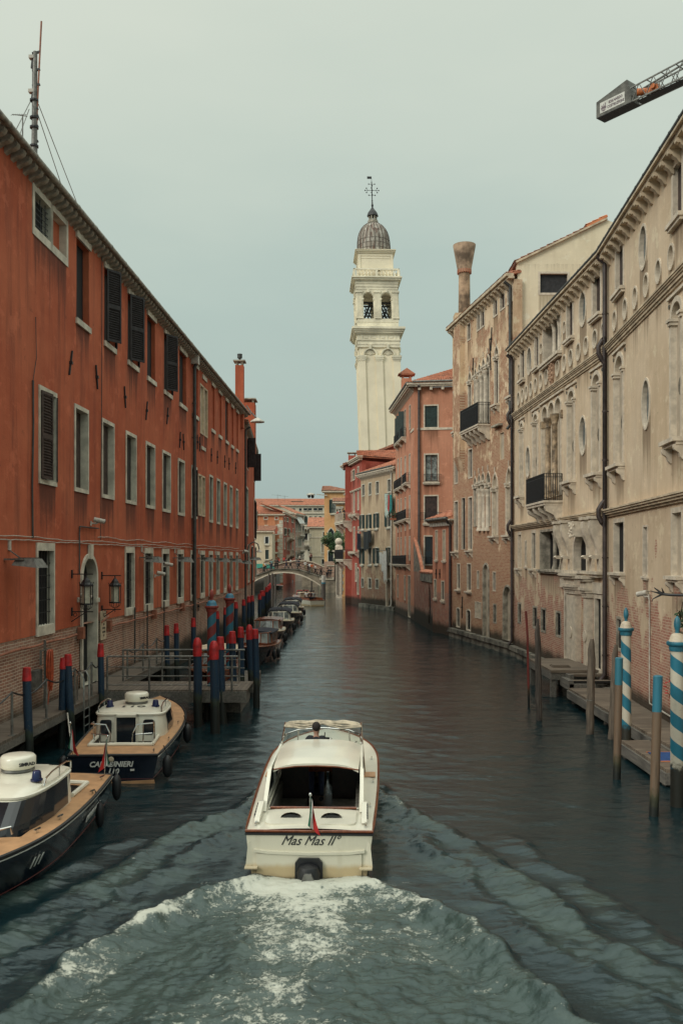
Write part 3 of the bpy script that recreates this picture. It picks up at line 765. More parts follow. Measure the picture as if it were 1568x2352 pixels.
# lanterns
def lantern(x, y, lab):
    F = LF; u = F.u(x); o = empty('wall_lantern', F.world(u, 0, F.z(x, y)), lab, 'lantern', 'wrought iron lanterns beside the arched door', F.rz)
    mb = MB()
    for zz in (.62, -.62): MB().bar((0,0,zz),(0,-.72,zz), .035, .035).box(-.04,.04,-.04,0,zz-.14,zz+.14).build('bracket', M['iron'], o)
    mb.bar((0,0,-.95),(0,-.5,-.62), .03, .03)
    for k in range(9): t = k*PI/4; mb.tube([(.02,-.12-.06*math.cos(t),-.72-.06*math.sin(t)),(.02,-.12-.06*math.cos(t+.8),-.72-.06*math.sin(t+.8))], .01, 4)
    mb.tube([(0,-.5,.62),(0,-.5,.5)], .02, 6); mb.tube([(0,-.5,-.55),(0,-.5,-.72)], .015, 6); mb.build('scrollwork', M['iron'], o)
    mb = MB(); r = .2
    for k in range(6):
        t = PI*k/3; c, s = math.cos(t)*r, math.sin(t)*r; mb.bar((c,-.5+s,-.36),(c,-.5+s,.26), .025, .025)
        mb.bar((c,-.5+s,.26),(c*1.15,-.5+s*1.15,.36), .03, .02); mb.tube([(c,-.5+s,-.36),(c*.9,-.5+s*.9,-.48),(c*.3,-.5+s*.3,-.56)], .01, 5)
    mb.lathe([(r+.02,-.39),(r+.02,-.34),(r,-.34)], (0,-.5,0), 6); mb.lathe([(r+.03,.22),(r+.03,.28),(r*.75,.34),(r*.6,.42),(.05,.5),(.02,.56)], (0,-.5,0), 12)
    mb.build('cage', M['iron'], o)
    mb = MB(); mb.lathe([(r*.72,-.34),(r*.78,.22)], (0,-.5,0), 6); mb.build('glass', M['lampglass'], o)
lantern(164, 1362, 'black iron lantern hanging in front of the arched door')
lantern(233, 1361, 'black iron lantern on plain red wall right of the door')
# notice board
F = LF; u = F.u(226); o = empty('notice_board', F.world(u, -.05, 2.55), 'cream notice board with black lines of writing beside the arched door', 'sign', None, F.rz)
mb = MB(); mb.box(0, .62, -.05, 0, 0, 1.05); mb.build('board', M['cream'], o)
for i, (s, zz, sz) in enumerate((('CARABINIERI',.7,.115),('SEDE',.56,.09),('NUCLEO',.42,.1),('NATANTI',.28,.1),('ALT',.15,.1))):
    text_mesh('lettering', s, sz, M['letter'], o, (.31,-.056,zz), (PI/2,0,0), 0, .002, .78, .002)
mb = MB(); mb.box(.28,.34,-.056,-.05,.84,.97); mb.build('crest', M['letter'], o)

# ---------------------------------------------------------------- walkway and gangway
DZ = 1.1
wk = empty('walkway', (-8.5, 28, 0), 'weathered wooden walkway on brackets along the red wall', 'walkway')
def Wv(x, y, z): v = Vector((x,y,z))-wk.location; return v
mb = MB(); a0, a1 = 2.5, 26
F = LF; mb.box(a0, a1, -1.0, .0, DZ-.08, DZ); F.put(mb, 'deck', M['deckwoodx'], wk)
mb = MB(); mb.box(a0, a1, -1.0, -.9, DZ-.28, DZ-.082); 
for i in range(12): c = a0+.8+i*2.0; mb.box(c, c+.14, -.98, 0, DZ-.3, DZ-.09); mb.bar((c+.07,-.9,DZ-.2),(c+.07,-.02,DZ-1.0), .1, .1)
F.put(mb, 'beam', M['beam'], wk)
posts = [22,111,185,217,246]
pu = [6.7, 9.0, 11.3, 12.9, 13.9, 17.0, 19.2, 21.4, 23.6, 25.6]
mb0 = MB(); mb0.tube([(0,0,0),(0,0,1.1)], .035, 8); mb0.box(-.07,.07,-.07,.07,0,.02)
first = None
for u in [4.2]+pu:
    if first is None: first = mb0.build('rail_post', M['zinc'], wk, True); o = first
    else: o = first.copy(); COL.objects.link(o); o.parent = wk
    o.location = F.world(u, -.94, DZ)-wk.location
mb = MB()
us = [4.2]+pu
for a, b in zip(us, us[1:]):
    if a == 13.9: continue
    pts = [(a+(b-a)*i/8, -.94, DZ+1.08-.22*math.sin(PI*i/8)) for i in range(9)]; F.put(MB().tube(pts, .022, 6), 'chain', M['black'], wk, True)
# ladder
lu = F.u(112)-.1; mb = MB()
for du in (0, .5):
    mb.tube([(lu+du,-.75,DZ),(lu+du,-.75,DZ+.75),(lu+du,-.85,DZ+.92),(lu+du,-1.02,DZ+.92),(lu+du,-1.12,DZ+.72),(lu+du,-1.12,-.6)], .026, 8)
for i in range(8): mb.tube([(lu,-1.12,DZ-.2-i*.26),(lu+.5,-1.12,DZ-.2-i*.26)], .018, 6)
lad = empty('boarding_ladder', F.world(lu, -1, DZ), 'steel ladder with hooped handrails on the walkway edge', 'ladder')
mb.build('rails', M['steel'], lad, True, loc=F.loc(lad), rz=F.rz)
# hose on stand, box
o = empty('hose_rack', F.world(F.u(84), -.25, DZ), 'orange hoses hanging on a stand against the brick wall', 'hose', None, F.rz)
mb = MB(); mb.box(-.03,.03,-.03,.03,0,2.0); mb.box(-.35,-.3,-.03,.03,1.3,1.75); mb.bar((-.3,0,1.72),(.3,0,1.72), .04,.04); mb.build('stand', M['zinc'], o)
mb = MB(); random.seed(3)
for k in range(9):
    x0 = .02+random.random()*.3; w_ = .06+random.random()*.07; ln = .8+random.random()*.45
    pts = [(x0-w_,-.08-k*.008,1.6-ln*.5*(1-math.cos(PI*2*i/14))) if 0 else (x0-w_*math.cos(2*PI*i/16), -.06-k*.012, 1.7-ln/2+ln/2*math.sin(2*PI*i/16)) for i in range(17)]
    mb.tube(pts, .022, 6)
mb.tube([(.0,-.1,.9),(-.15,-.12,.5),(-.22,-.12,.28),(-.1,-.12,.12),(.1,-.1,.6)], .02, 6)
mb.build('hose', M['orange'], o, True)
o = empty('electric_box', F.world(F.u(68), -.02, 2.0), 'small grey box on the brick wall left of the hoses', 'box', None, F.rz)
mb = MB(); mb.box(0,.55,-.15,0,-.3,.25); mb.build('cabinet', M['zinc'], o); mb = MB(); mb.box(.03,.52,-.16,-.15,-.27,.22); mb.build('door', M['zinc'], o)

gw = empty('gangway', (-5.6, 30, 0), 'wooden gangway with steel railings crossing to the blue poles', 'jetty')
def gl(mb): mb.v = [tuple(Vector(v)-gw.location) for v in mb.v]; return mb
X0, X1, Y0, Y1 = -7.95, -3.15, 29.0, 31.1
gl(MB().box(X0, X1, Y0, Y1, DZ-.03, DZ+.03)).build('deck', M['deckwood'] if 0 else M['deckwoodx'], gw)
mb = MB(); mb.box(X0, X1, Y0-.06, Y0-.001, DZ-.38, DZ-.02); mb.box(X0, X1, Y1+.001, Y1+.06, DZ-.38, DZ-.02)
for i in range(5): c = X0+.3+i*1.05; mb.box(c, c+.15, Y0, Y1, DZ-.36, DZ-.04)
gl(mb).build('beam', M['beam'], gw)
for yy in (Y0, Y1):
    for i, xx in enumerate((X0+.15, X0+1.55, X0+2.9, X0+4.3)):
        gl(MB().tube([(xx,yy,DZ-.3),(xx,yy,DZ+1.15)], .035, 8)).build('rail_post', M['zinc'], gw, True)
    mb = MB()
    for zz, r in ((1.15,.032),(.8,.016),(.5,.016),(.2,.016)): mb.tube([(X0+.15,yy,DZ+zz),(X1-.3,yy,DZ+zz)], r, 6)
    gl(mb).build('railing', M['zinc'], gw, True)
# sleepers under it
for xx in (-6.4,-4.6):
    gl(MB().tube([(xx,Y0+1,-1.5),(xx,Y0+1,DZ-.38)], .12, 10)).build('pile', M['oldpole'], gw, True)
# floating pontoon beyond
pt = empty('pontoon', (-4.0, 33, 0), 'narrow timber pontoon among the tall blue poles', 'jetty')
mb = MB(); mb.box(-.75,.75,-1.9,6,.35,.5); mb.build('deck', M['deckwood'], pt); mb = MB(); mb.box(-.75,.75,-1.9,6,-.3,.349); mb.build('float', M['beam'], pt)
pt.location = (-4.35, 33, 0)
# ================================================================ RIGHT: cream palace (two stretches)
q = .2494
def ax_(x): return 1177+q*x
yA = lambda y: 488+q*y
yB = lambda y: 861.2+q*y
yC = lambda y: 1205.7+q*y
M['creamst'] = stucco('cream_plaster', (.55,.425,.295), (.65,.52,.375), (.30,.21,.15), .3, brick=(.52,-.12), zlo=.5, zhi=8.2, damp=.9, salt=(.45,.37,.28), bricks=dict(c1=(.36,.14,.10), c2=(.45,.27,.195), mortar=(.60,.47,.36)))
M['creamhi'] = stucco('cream_plaster_upper', (.58,.45,.31), (.68,.55,.405), (.30,.22,.15), .3)
F2 = Fac((9.9,50.0),(10.4,34.0)); F1 = Fac((10.4,34.0),(9.09,16.0))
cp = empty('cream_palace', (12, 33, 0), 'large cream palace with stone roundels, arched windows and iron balcony', 'building')
WM[cp.name] = M['creamst']
def WP(F, x0, x1, y0, y1, cv, **k):
    a, b = ax_(x0), ax_(x1); xm = (a+b)/2; fw = k.get('fw', .1)
    return window(F, cp, F.u(a), F.u(b), F.z(xm, cv(y1)), F.z(xm, cv(y0)), **k)
# --- top floor rectangular windows (opening recessed, panel shutter inside)
T0 = dict(fw=.16, ft=.2, fb=.02, proud=.03, rd=.38, frame='stone', pane='shutbr', sill=(.2,.12))
for F, x0, x1, y0, y1 in ((F2,78,108,1300,1570),(F2,208,240,1170,1450),(F2,505,555,830,1160),(F2,742,810,590,960),(F1,955,1020,345,775),(F1,1484,1562,-240,180)):
    z1 = 17.0; z0 = 15.4
    window(F, cp, F.u(ax_(x0)), F.u(ax_(x1)), z0, z1, **T0)
o = window(F2, cp, F2.u(ax_(285)), F2.u(ax_(443)), 15.2, 17.0, fw=.14, ft=.18, fb=.02, rd=.5, frame='stone', pane='dark', sill=(.25,.14), label='triple window with two small columns')
mb = MB(); ua, ub = F2.u(ax_(285)), F2.u(ax_(443))
for t in (.42, .72): column(mb, ua+(ub-ua)*t, .2, 15.2, 17.0, .12)
mb.build('column', M['stone'], o, True)
# --- ovals and row of roundels
def oval(F, x, y, rx, ry, cv, dark=True, name='roundel', rd=.1, mat=None):
    X = ax_(x); Yd = F.Y(X); zc = ZA(cv(y), Yd); h = ry*q*Yd/FL; r = h if rx is None else abs(F.u(ax_(x+rx))-F.u(ax_(x-rx)))/2
    window(F, cp, F.u(X)-r, F.u(X)+r, zc-h, zc+h, arch='oval', fw=.09, proud=.04, rd=rd, frame='stone', pane=mat or ('glass' if dark else 'infill'), name=name)
for F, x, y, rx, ry, cv in ((F2,155,1365,None,78,yA),(F2,648,885,None,105,yA),(F1,1205,315,None,120,yA),(F2,143,800,None,72,yB),(F2,648,555,None,100,yB),(F1,1232,265,None,112,yB)):
    Yd = F.Y(ax_(x)); hh = .62 if cv is yB else .55
    window(F, cp, F.u(ax_(x))-.42, F.u(ax_(x))+.42, ZA(cv(y),Yd)-hh*1.25, ZA(cv(y),Yd)+hh*1.25, arch='oval', fw=.09, proud=.04, rd=.12, frame='stone', pane='ovalg', name='oval_window')
small = [(F2,57,1740),(F2,92,1710),(F2,128,1680),(F2,170,1645),(F2,213,1608),(F2,262,1570),(F2,312,1535),(F2,415,1460),(F2,477,1407),(F2,537,1358),(F2,607,1300),(F2,678,1245),(F2,760,1185),(F2,845,1115),(F1,942,1035),(F1,1038,950),(F1,1130,850),(F1,1232,750),(F1,1345,630),(F1,1463,500)]
for i, (F, x, y) in enumerate(small):
    u = F.u(ax_(x)); z = 14.5
    if F is F2: u = min(u, F2.L-.5)
    window(F, cp, u-.25, u+.25, z-.33, z+.33, arch='oval', fw=.07, proud=.04, rd=.1 if i % 3 else .18, frame='stone', pane='infill' if i % 3 else 'disc', name='roundel')
for x, y in ((57,1465),(262,1262),(474,1050)):
    u = F2.u(ax_(x)); window(F2, cp, u-.2, u+.2, 15.9, 16.4, arch='oval', fw=.05, proud=.02, rd=.08, frame='stone', pane='infill', name='roundel')
# relief shield between
mb = MB(); u = F2.u(ax_(365)); mb.prism([(.42*math.cos(t*PI/8), .75*math.sin(t*PI/8)) for t in range(16)], (1,0,0),(0,0,1),(0,-1,0),(u,0,14.6),.07)
for k in range(14): mb.sph((u+.25*math.sin(k*2.1), -.08, 14.1+k*.075), .09, 6, 5)
F2.put(mb, 'carved_shield', plain('pink_relief', (.42,.27,.18), .9, bump=.5), cp)
# --- piano nobile arched windows: stone arch, capital blocks, plastered infill with a disc
def nobile(F, x0, x1, z0=9.02, z1=13.0):
    u0, u1 = F.u(ax_(x0)), F.u(ax_(x1)); wd = u1-u0
    o = window(F, cp, u0, u1, z0, z1, arch='round', fw=.16, fb=.04, proud=.05, rd=.42, frame='stone', pane='infill', sill=(.34,.12,.42),
               discs=[((u0+u1)/2, z0+1.55, min(.3, wd*.4), 'disc')], label='tall round-arched window with a dark disc')
    zs = z1-wd/2
    for c in (u0-.05, u1+.05): MB().box(c-.16, c+.16, -.14, .2, zs-.02, zs+.06).box(c-.12, c+.12, -.1, .2, zs-.12, zs-.02).build('capital', M['stone'], o)
    MB().box(u0-.34, u1+.34, -.08, -.0, z1+.22, z1+.3).build('hood_mould', M['stone'], o)
    for c in (u0-.27, u1+.27):
        MB().prism([(.07*math.cos(t*PI/5), .07*math.sin(t*PI/5)) for t in range(10)], (1,0,0),(0,0,1),(0,-1,0),(c,0,z1+.05),.03).build('boss', M['disc'], o)
for F, x0, x1 in ((F2,72,98),(F2,195,232),(F2,515,570),(F2,740,806),(F1,948,1020),(F1,1470,1560)):
    nobile(F, x0, x1)
# triple arcade behind the balcony
us = [F2.u(ax_(x)) for x in (272,330,392,455)]
for a, b in zip(us, us[1:]):
    o = window(F2, cp, a+.1, b-.1, 8.5, 13.05, arch='round', fw=.1, fb=.02, proud=.06, rd=.6, frame='stone', pane='infill', discs=[((a+b)/2, 10.1, .22, 'discd')] if a == us[0] else None, label='arcade arch behind the iron balcony')
mb = MB()
for u in us[1:3]: column(mb, u, -.02, 8.5, 12.4, .15)
mb.box(us[0]-.12,us[0]+.14,-.08,.1,12.05,12.4); mb.box(us[3]-.14,us[3]+.12,-.08,.1,12.05,12.4)
F2.put(mb, 'column', plain('veined_marble', (.42,.31,.2), .6, var=.5, scale=3), cp, True)
mb = MB(); mb.box(us[0]-.35, us[3]+.3, -.1, 0, 13.25, 13.34); F2.put(mb, 'moulding', M['stone'], cp)
zb = F2.z(ax_(460), yB(1155)); ub = F2.u(ax_(458)); ua = ub-3.4
balcony(F2, cp, ua, ub, zb, .85, 1.25, nb=4)
# --- mezzanine
MZ = dict(fw=.1, ft=.16, fb=.02, proud=.035, rd=.4, frame='stone', sill=(.24,.1,.3))
for F, x0, x1, p_ in ((F2,55,80,'infill'),(F2,182,213,'glass'),(F1,940,1028,'dark'),(F1,1475,1560,'infill')):
    window(F, cp, F.u(ax_(x0)), F.u(ax_(x1)), 5.02, 6.85, pane=p_, **MZ)
for F, x0, x1, z0, z1 in ((F2,118,131,5.15,6.45),(F1,1208,1243,5.0,6.55)):
    window(F, cp, F.u(ax_(x0)), F.u(ax_(x1)), z0, z1, fw=.07, proud=.03, rd=.15, frame='stone', pane='shutbr', sill=(.08,.07))
ua, ub = F2.u(ax_(258)), F2.u(ax_(440))
o = window(F2, cp, ua, ub, 5.0, 6.85, fw=.1, ft=.12, fb=.02, rd=.7, frame='stoneg', pane='dark', sill=(.2,.1), label='dark triple opening with stone posts')
mb = MB()
for t in (.5, .82): column(mb, ua+(ub-ua)*t, .25, 5.0, 6.85, .11)
mb.build('column', M['stoneg'], o, True)
# portal arch with consoles (serliana)
ua, ub = F2.u(ax_(585)), F2.u(ax_(700))
o = window(F2, cp, ua, ub, 5.0, 6.7, arch='round', fw=.2, fb=.02, proud=.12, rd=.9, jf=.4, frame='stone', pane='dark', label='arched loggia opening with carved head keystone')
mb = MB(); uc = (ua+ub)/2; mb.box(uc-.2, uc+.2, -.5, .0, 6.45, 7.1)
for k in range(16): mb.sph((uc+.16*math.sin(k*1.7), -.48-.05*math.cos(k*2.3), 6.45+k*.04), .075, 6, 5)
mb.build('carved_keystone', M['stone'], o)
for (x0, x1) in ((515,528),(795,806)):
    window(F2, cp, F2.u(ax_(x0)), F2.u(ax_(x1)), 5.0, 6.7, fw=.05, proud=.02, rd=.6, jf=.2, frame='stone', pane='dark')
def sconsole(u, w):
    mb = MB(); zt, zb_ = 7.1, 4.9; pr = []
    prof = [(.0,0),(-.46,0),(-.5,-.12),(-.5,-.35),(-.44,-.62),(-.3,-.95),(-.22,-1.2),(-.2,-1.45),(-.42,-1.45),(-.5,-1.52),(-.42,-1.6),(-.14,-1.6),(-.12,-2.1),(0,-2.1)]
    mb.prism(prof, (0,1,0),(0,0,1),(1,0,0),(u-w/2,0,zt), w); mb.box(u-w*.7,u+w*.7,-.55,0,zt,zt+.12)
    F2.put(mb, 'console', M['stone'], cp)
for x, w in ((480,.34),(545,.28),(745,.36),(815,.28)): sconsole(F2.u(ax_(x)), w)
# ground floor
for F, x0, x1, y0, y1 in ((F2,52,76,730,895),(F2,190,222,765,940),(F2,265,303,780,975),(F2,402,442,812,1018),(F1,962,1000,870,1140)):
    xm = ax_((x0+x1)/2)
    window(F, cp, F.u(ax_(x0)), F.u(ax_(x1)), F.z(xm,yC(y1)), F.z(xm,yC(y0)), fw=.1, fb=.1, proud=.02, rd=.35, frame='stoneg', pane='dark', bars=4)
for x0, x1, z1 in ((492,522,3.75),(770,824,3.6)):
    window(F2, cp, F2.u(ax_(x0)), F2.u(ax_(x1)), 1.05, z1+.3, fw=.16, fb=.12, proud=.06, rd=.5, jf=.4, frame='stone', pane='dark', name='doorway', sill=(.3,.16))
def pilaster(xa, xb, z0, z1, d=.22):
    u0, u1 = F2.u(ax_(xa)), F2.u(ax_(xb)); mb = MB(); mb.box(u0, u1, -d, 0, z0, z1)
    mb.box(u0+.08, u1-.08, -d-.03, -d, z0+.4, z1-.2)
    mb.prism([(.24*math.cos(t*PI/8), .24*math.sin(t*PI/8)) for t in range(16)], (1,0,0),(0,0,1),(0,-1,0),((u0+u1)/2,-d-.03,2.3),.04)
    mb.box(u0-.06, u1+.06, -d-.06, 0, z1-.1, z1)
    for k, (dd, hh) in enumerate(((.08,.1),(.14,.1),(.2,.12),(.12,.26),(.24,.1),(.32,.12))):
        zz = z1+sum(h for _, h in ((.08,.1),(.14,.1),(.2,.12),(.12,.26),(.24,.1),(.32,.12))[:k]); mb.box(u0-dd*.6, u1+dd*.6, -d-dd, 0, zz, zz+hh)
    F2.put(mb, 'pilaster', M['stone'], cp)
pilaster(540, 632, .6, 4.08); pilaster(700, 742, .6, 4.0)
mb = MB(); u0, u1 = F2.u(ax_(445)), F2.u(ax_(838)); mb.box(u0, u1, -.3, -.0, 4.88, 5.0); mb.box(u0+.1, u1-.1, -.22, -.0, 4.76, 4.88)
mb.box(F2.u(ax_(452)), F2.u(ax_(535)), -.1, 0, 4.2, 4.6); mb.box(F2.u(ax_(748)), F2.u(ax_(838)), -.1, 0, 4.1, 4.55)
F2.put(mb, 'entablature', M['stone'], cp)
# --- bands, kerb, walls
ZW = 7.35
wall(F2, -1.2, ZW, M['creamst'], cp, 'wall'); wall(F2, ZW, 17.25, M['creamhi'], cp, 'wall')
wall(F1, -1.2, ZW, M['creamst'], cp, 'wall'); wall(F1, ZW, 17.25, M['creamhi'], cp, 'wall')
B1 = [(.21,.06),(.18,.06),(.14,.06),(.1,.1),(.05,.08)]
for F in (F1, F2):
    j = 1
    cornice(F, cp, 13.8, B1, 'cream', name='string_course', joint=j)
    cornice(F, cp, 7.42, [(.26,.06),(.22,.07),(.16,.08),(.08,.08)], 'cream', name='string_course', joint=j)
    mb = MB(); mb.box(0, F.L, -.36, .0, 17.26, 17.38); mb.box(0, F.L, -.46, -.05, 17.385, 17.46); F.put(mb, 'eave', M['cream'], cp)
    mb = MB(); mb.box(0, F.L, -.22, .0, -1.2, .32); n = int(F.L/1.3)
    for i in range(n): mb.box(i*F.L/n+.012, (i+1)*F.L/n-.012, -.32, .0, .32, .56)
    F.put(mb, 'kerb', M['stonedk'], cp)
    gutter(F, cp, 17.53, .075, -.42)
def mkR():
    mb = MB(); pr = [(0,0),(-.34,0),(-.39,-.05),(-.38,-.13),(-.32,-.16),(-.28,-.14),(-.24,-.21),(-.15,-.27),(-.09,-.37),(-.02,-.42),(0,-.42)]
    mb.prism(pr, (0,1,0), (0,0,1), (1,0,0), (-.09,0,0), .18); return mb
corbels(F2, cp, 17.26, .66, mkR, 'cream', u0=.2); corbels(F1, cp, 17.26, .72, mkR, 'cream')
A, B = F2.world(0,-.38,17.5), F2.world(F2.L,-.38,17.5); tile_roof(cp, A, B, F2.world(F2.L,6,19.4), F2.world(0,6,19.4), 'tiledk')
A, B = F1.world(0,-.38,17.5), F1.world(F1.L,-.38,17.5); tile_roof(cp, A, B, F1.world(F1.L,6,19.4), F1.world(0,6,19.4), 'tiledk')
bulk(cp, [(10.6,49.6),(18.5,49.6),(18.5,16.2),(9.7,16.2),(10.95,34)], -1, 17.2, M['creamhi'], 'rear_wall')
downpipe(F1, cp, .12, .75, 17.3, r=.092, w=-.15, mat='pipe', kinks=(13.65, 7.3), top=.3)
downpipe(F2, cp, .12, .6, 17.2, r=.09, w=-.15, mat='pipe', kinks=(13.65, 7.3), top=.3)
cctv(F1.world(F1.u(ax_(1268)), 0, F1.z(ax_(1268), yC(662))), F1.rz-.9, 'white camera on a thin conduit on the brick of the cream palace')
mb = MB(); u = F1.u(ax_(1274)); z1 = F1.z(ax_(1274), yC(680)); mb.tube([(u,-.05,z1),(u,-.05,.95),(u+.06,-.06,.85),(u+5,-.06,.8)], .025, 6); F1.put(mb, 'conduit', M['whitedirty'], cp, True)
# ironwork lantern bracket and shrub at the right picture edge
o = empty('iron_bracket', F1.world(F1.u(1566), 0, 5.5+(HY-1366)/FL*25), 'black wrought iron branch-shaped bracket at the right picture edge', 'bracket', None, F1.rz)
mb = MB(); mb.tube([(.3,-.02,0),(.1,-.35,.0),(-.05,-.6,.02)], .04, 8); mb.tube([(.0,-.55,.02),(-.12,-.75,.2)], [.04,.012], 6); mb.tube([(0,-.55,.02),(-.1,-.85,.1),(-.14,-.95,.08)], [.035,.01,.006], 6)
mb.tube([(0,-.55,.02),(-.1,-.78,-.12),(-.1,-.82,-.2)], [.035,.012,.01], 6); mb.tube([(-.02,-.5,.02),(.1,-.6,.2)], [.035,.008], 6); mb.build('branch', M['iron'], o, True)

# ================================================================ white gabled house behind
wh = empty('white_gabled_house', (12, 52, 0), 'pale cream gable wall with one dark shuttered window behind the palace roof', 'building')
M['whitest'] = stucco('pale_cream_plaster', (.68,.59,.43), (.76,.67,.50), (.48,.4,.28), .2)
WM[wh.name] = M['whitest']
Yg = 50.3; FW = Fac(((1188-CX)/FL*Yg, Yg), (22, Yg))
z0g = 5
zl, zr = ZA(604, Yg), ZA(504, Yg); xr_ = (1392-CX)/FL*Yg
gw0, gw1 = FW.u(1240), FW.u(1303)
window(FW, wh, gw0, gw1, ZA(672,Yg), ZA(628,Yg), fw=.12, proud=.02, rd=.18, frame='stone', pane='shutdk')
mb = MB(); u_r = xr_-FW.a.x
wall(FW, 5, zl-.05, M['whitest'], wh)
mb = MB(); mb.add([(0,0,zl-.05),(FW.L,0,zl-.05),(u_r,0,zr),(u_r,.4,zr),(FW.L,.4,zl-.05),(0,.4,zl-.05),(0,0,zl+.05),(0,.4,zl+.05)], [(0,1,2,6),(7,3,4,5),(1,4,3,2),(0,6,7,5)])
FW.put(mb, 'gable', M['whitest'], wh)
mb = MB(); mb.bar((-.1,-.02,zl+.03),(u_r,-.02,zr+.03), .3, .1); FW.put(mb, 'verge', M['cream'], wh)
a, b = FW.world(-.15,-.1,zl+.1), FW.world(u_r,-.1,zr+.1)
tile_roof(wh, FW.world(-.15,9,zl+.1), a, b, FW.world(u_r,9,zr+.1), 'tiledk')
tt = (1345-1188)/(1392-1188)
tile_roof(wh, FW.world(u_r*tt,1.2,zl+(zr-zl)*tt+.22), FW.world(u_r*tt,-.14,zl+(zr-zl)*tt+.22), FW.world(u_r,-.14,zr+.24), FW.world(u_r,1.2,zr+.24), 'tilebr')

# ================================================================ brick gothic palace
M['gothst'] = stucco('crumbling_ochre_plaster', (.60,.43,.28), (.76,.60,.42), (.28,.17,.10), .4, brick=(.50,.20), zlo=0, zhi=20, salt=(.42,.30,.2),
                     bricks=dict(c1=(.34,.15,.09), c2=(.44,.27,.17), mortar=(.54,.42,.30)), damp=1.0)
F3 = Fac((7.9,62.0),(9.9,50.0))
gp = empty('gothic_palace', (12, 56, 0), 'tall crumbling brick and ochre palace with pointed gothic windows', 'building')
WM[gp.name] = M['gothst']
r_ = .1465
gx = lambda x: 1004.8+r_*x
gA = lambda y: 545.4+r_*y
gB = lambda y: 861.2+r_*y
gC = lambda y: 1177+r_*y
def W3(x0, x1, y0, y1, cv, dx=0, **k):
    a, b = F3.u(gx(x0)), F3.u(gx(x1)); xm = gx((x0+x1)/2)
    return window(F3, gp, a, b, F3.z(xm, cv(y1)), F3.z(xm, cv(y0)), **k)
S3 = dict(fw=.09, proud=.03, rd=.22, frame='stone')
for x0, x1, y0, y1, p_ in ((262,293,1590,1830,'panel'),(472,514,1350,1595,'shutbr'),(622,664,1180,1440,'panel'),(678,732,1120,1390,'shutbr'),(880,936,930,1215,'shutbr'),(985,1052,810,1110,'shutbr'),(1100,1172,695,1010,'shutbr')):
    W3(x0, x1, y0, y1, gA, pane=p_, **S3)
G3 = dict(jf=.42,fw=.13, fb=.02, proud=.05, rd=.35, frame='stone', arch='gothic')
def goth(x0, x1, ya, cva, yb, cvb, pane='shutbr', cap=True, sill=None, **k):
    a, b = F3.u(gx(x0)), F3.u(gx(x1)); xm = gx((x0+x1)/2); z0, z1 = F3.z(xm, cvb(yb)), F3.z(xm, cva(ya))
    kk = dict(G3); kk.update(k)
    o = window(F3, gp, a, b, z0, z1, pane=pane, sill=sill, **kk)
    h = min((b-a)/2*2.1, (z1-z0)*.6); zs = z1-h
    for c in (a, b): MB().box(c-.12, c+.12, -.12, .16, zs-.25, zs-.1).box(c-.16, c+.16, -.15, .16, zs-.1, zs+.02).build('capital', M['stone'], o)
    MB().bar(((a+b)/2,-.06,z1+.1),((a+b)/2,-.06,z1+.42), .06, .06).build('finial', M['stone'], o); return o
# upper gothic lights
goth(905,955,1700,gA,455,gB,'shutbr',sill=(.3,.12,.3)); goth(1138,1188,1640,gA,325,gB,'shutbr',sill=(.3,.12,.3))
goth(490,530,2110,gA,540,gB,'shutbr'); goth(278,315,2270,gA,880,gB,'shutbr',sill=(.3,.12,.3))
for x0, x1, y in ((582,612,2060),(645,682,1980),(708,745,1900),(772,815,1840)):
    goth(x0,x1,y,gA,755,gB,'dark', fw=.08)
mb = MB()
for x in (628,696,760): column(mb, F3.u(gx(x)), -.02, F3.z(gx(x), gB(760)), F3.z(gx(x), gA(2230 if x==628 else (2160 if x == 696 else 2090))), .16)
F3.put(mb, 'column', M['stone'], gp, True)
zb = F3.z(gx(824), gB(768)); ub = F3.u(gx(822)); balcony(F3, gp, ub-3.7, ub, zb, .78, 1.35, nb=5)
# middle rectangular
W3(488,545,1170,1600,gB,pane='panel',**S3); W3(270,315,1275,1690,gB,pane='panel',**S3); W3(975,1040,905,1320,gB,fw=.02,proud=.005,rd=.08,frame='creamst',pane='infill')
mb = MB(); u = F3.u(gx(905)); mb.box(u, u+1.3, -.3, 0, F3.z(gx(990),gB(800)), F3.z(gx(990),gB(800))+.12); F3.put(mb, 'drip_stone', M['stoneg'], gp)
# second gothic row
for x0, x1, y0 in ((575,612,1600),(638,675,1560),(698,738,1530),(770,828,1515)):
    goth(x0,x1,y0,gB,215,gC,'glass', fw=.07)
mb = MB()
for x in (668,738,798): column(mb, F3.u(gx(x))-.05, -.02, F3.z(gx(x), gC(290)), F3.z(gx(x), gB(1790)), .15)
F3.put(mb, 'column', M['stone'], gp, True)
goth(870,940,1545,gB,360,gC,'infill',sill=(.32,.12,.3)); goth(1085,1165,1450,gB,345,gC,'infill',sill=(.32,.12,.3))
W3(488,542,1925,2730,gB,pane='panel',sill=(.3,.1,.3),**S3); W3(268,318,1990,2750,gB,pane='panel',sill=(.3,.1,.3),**S3); W3(375,430,1930,2730,gB,pane='dark',fw=.03,proud=.01,rd=.3,frame='stone')
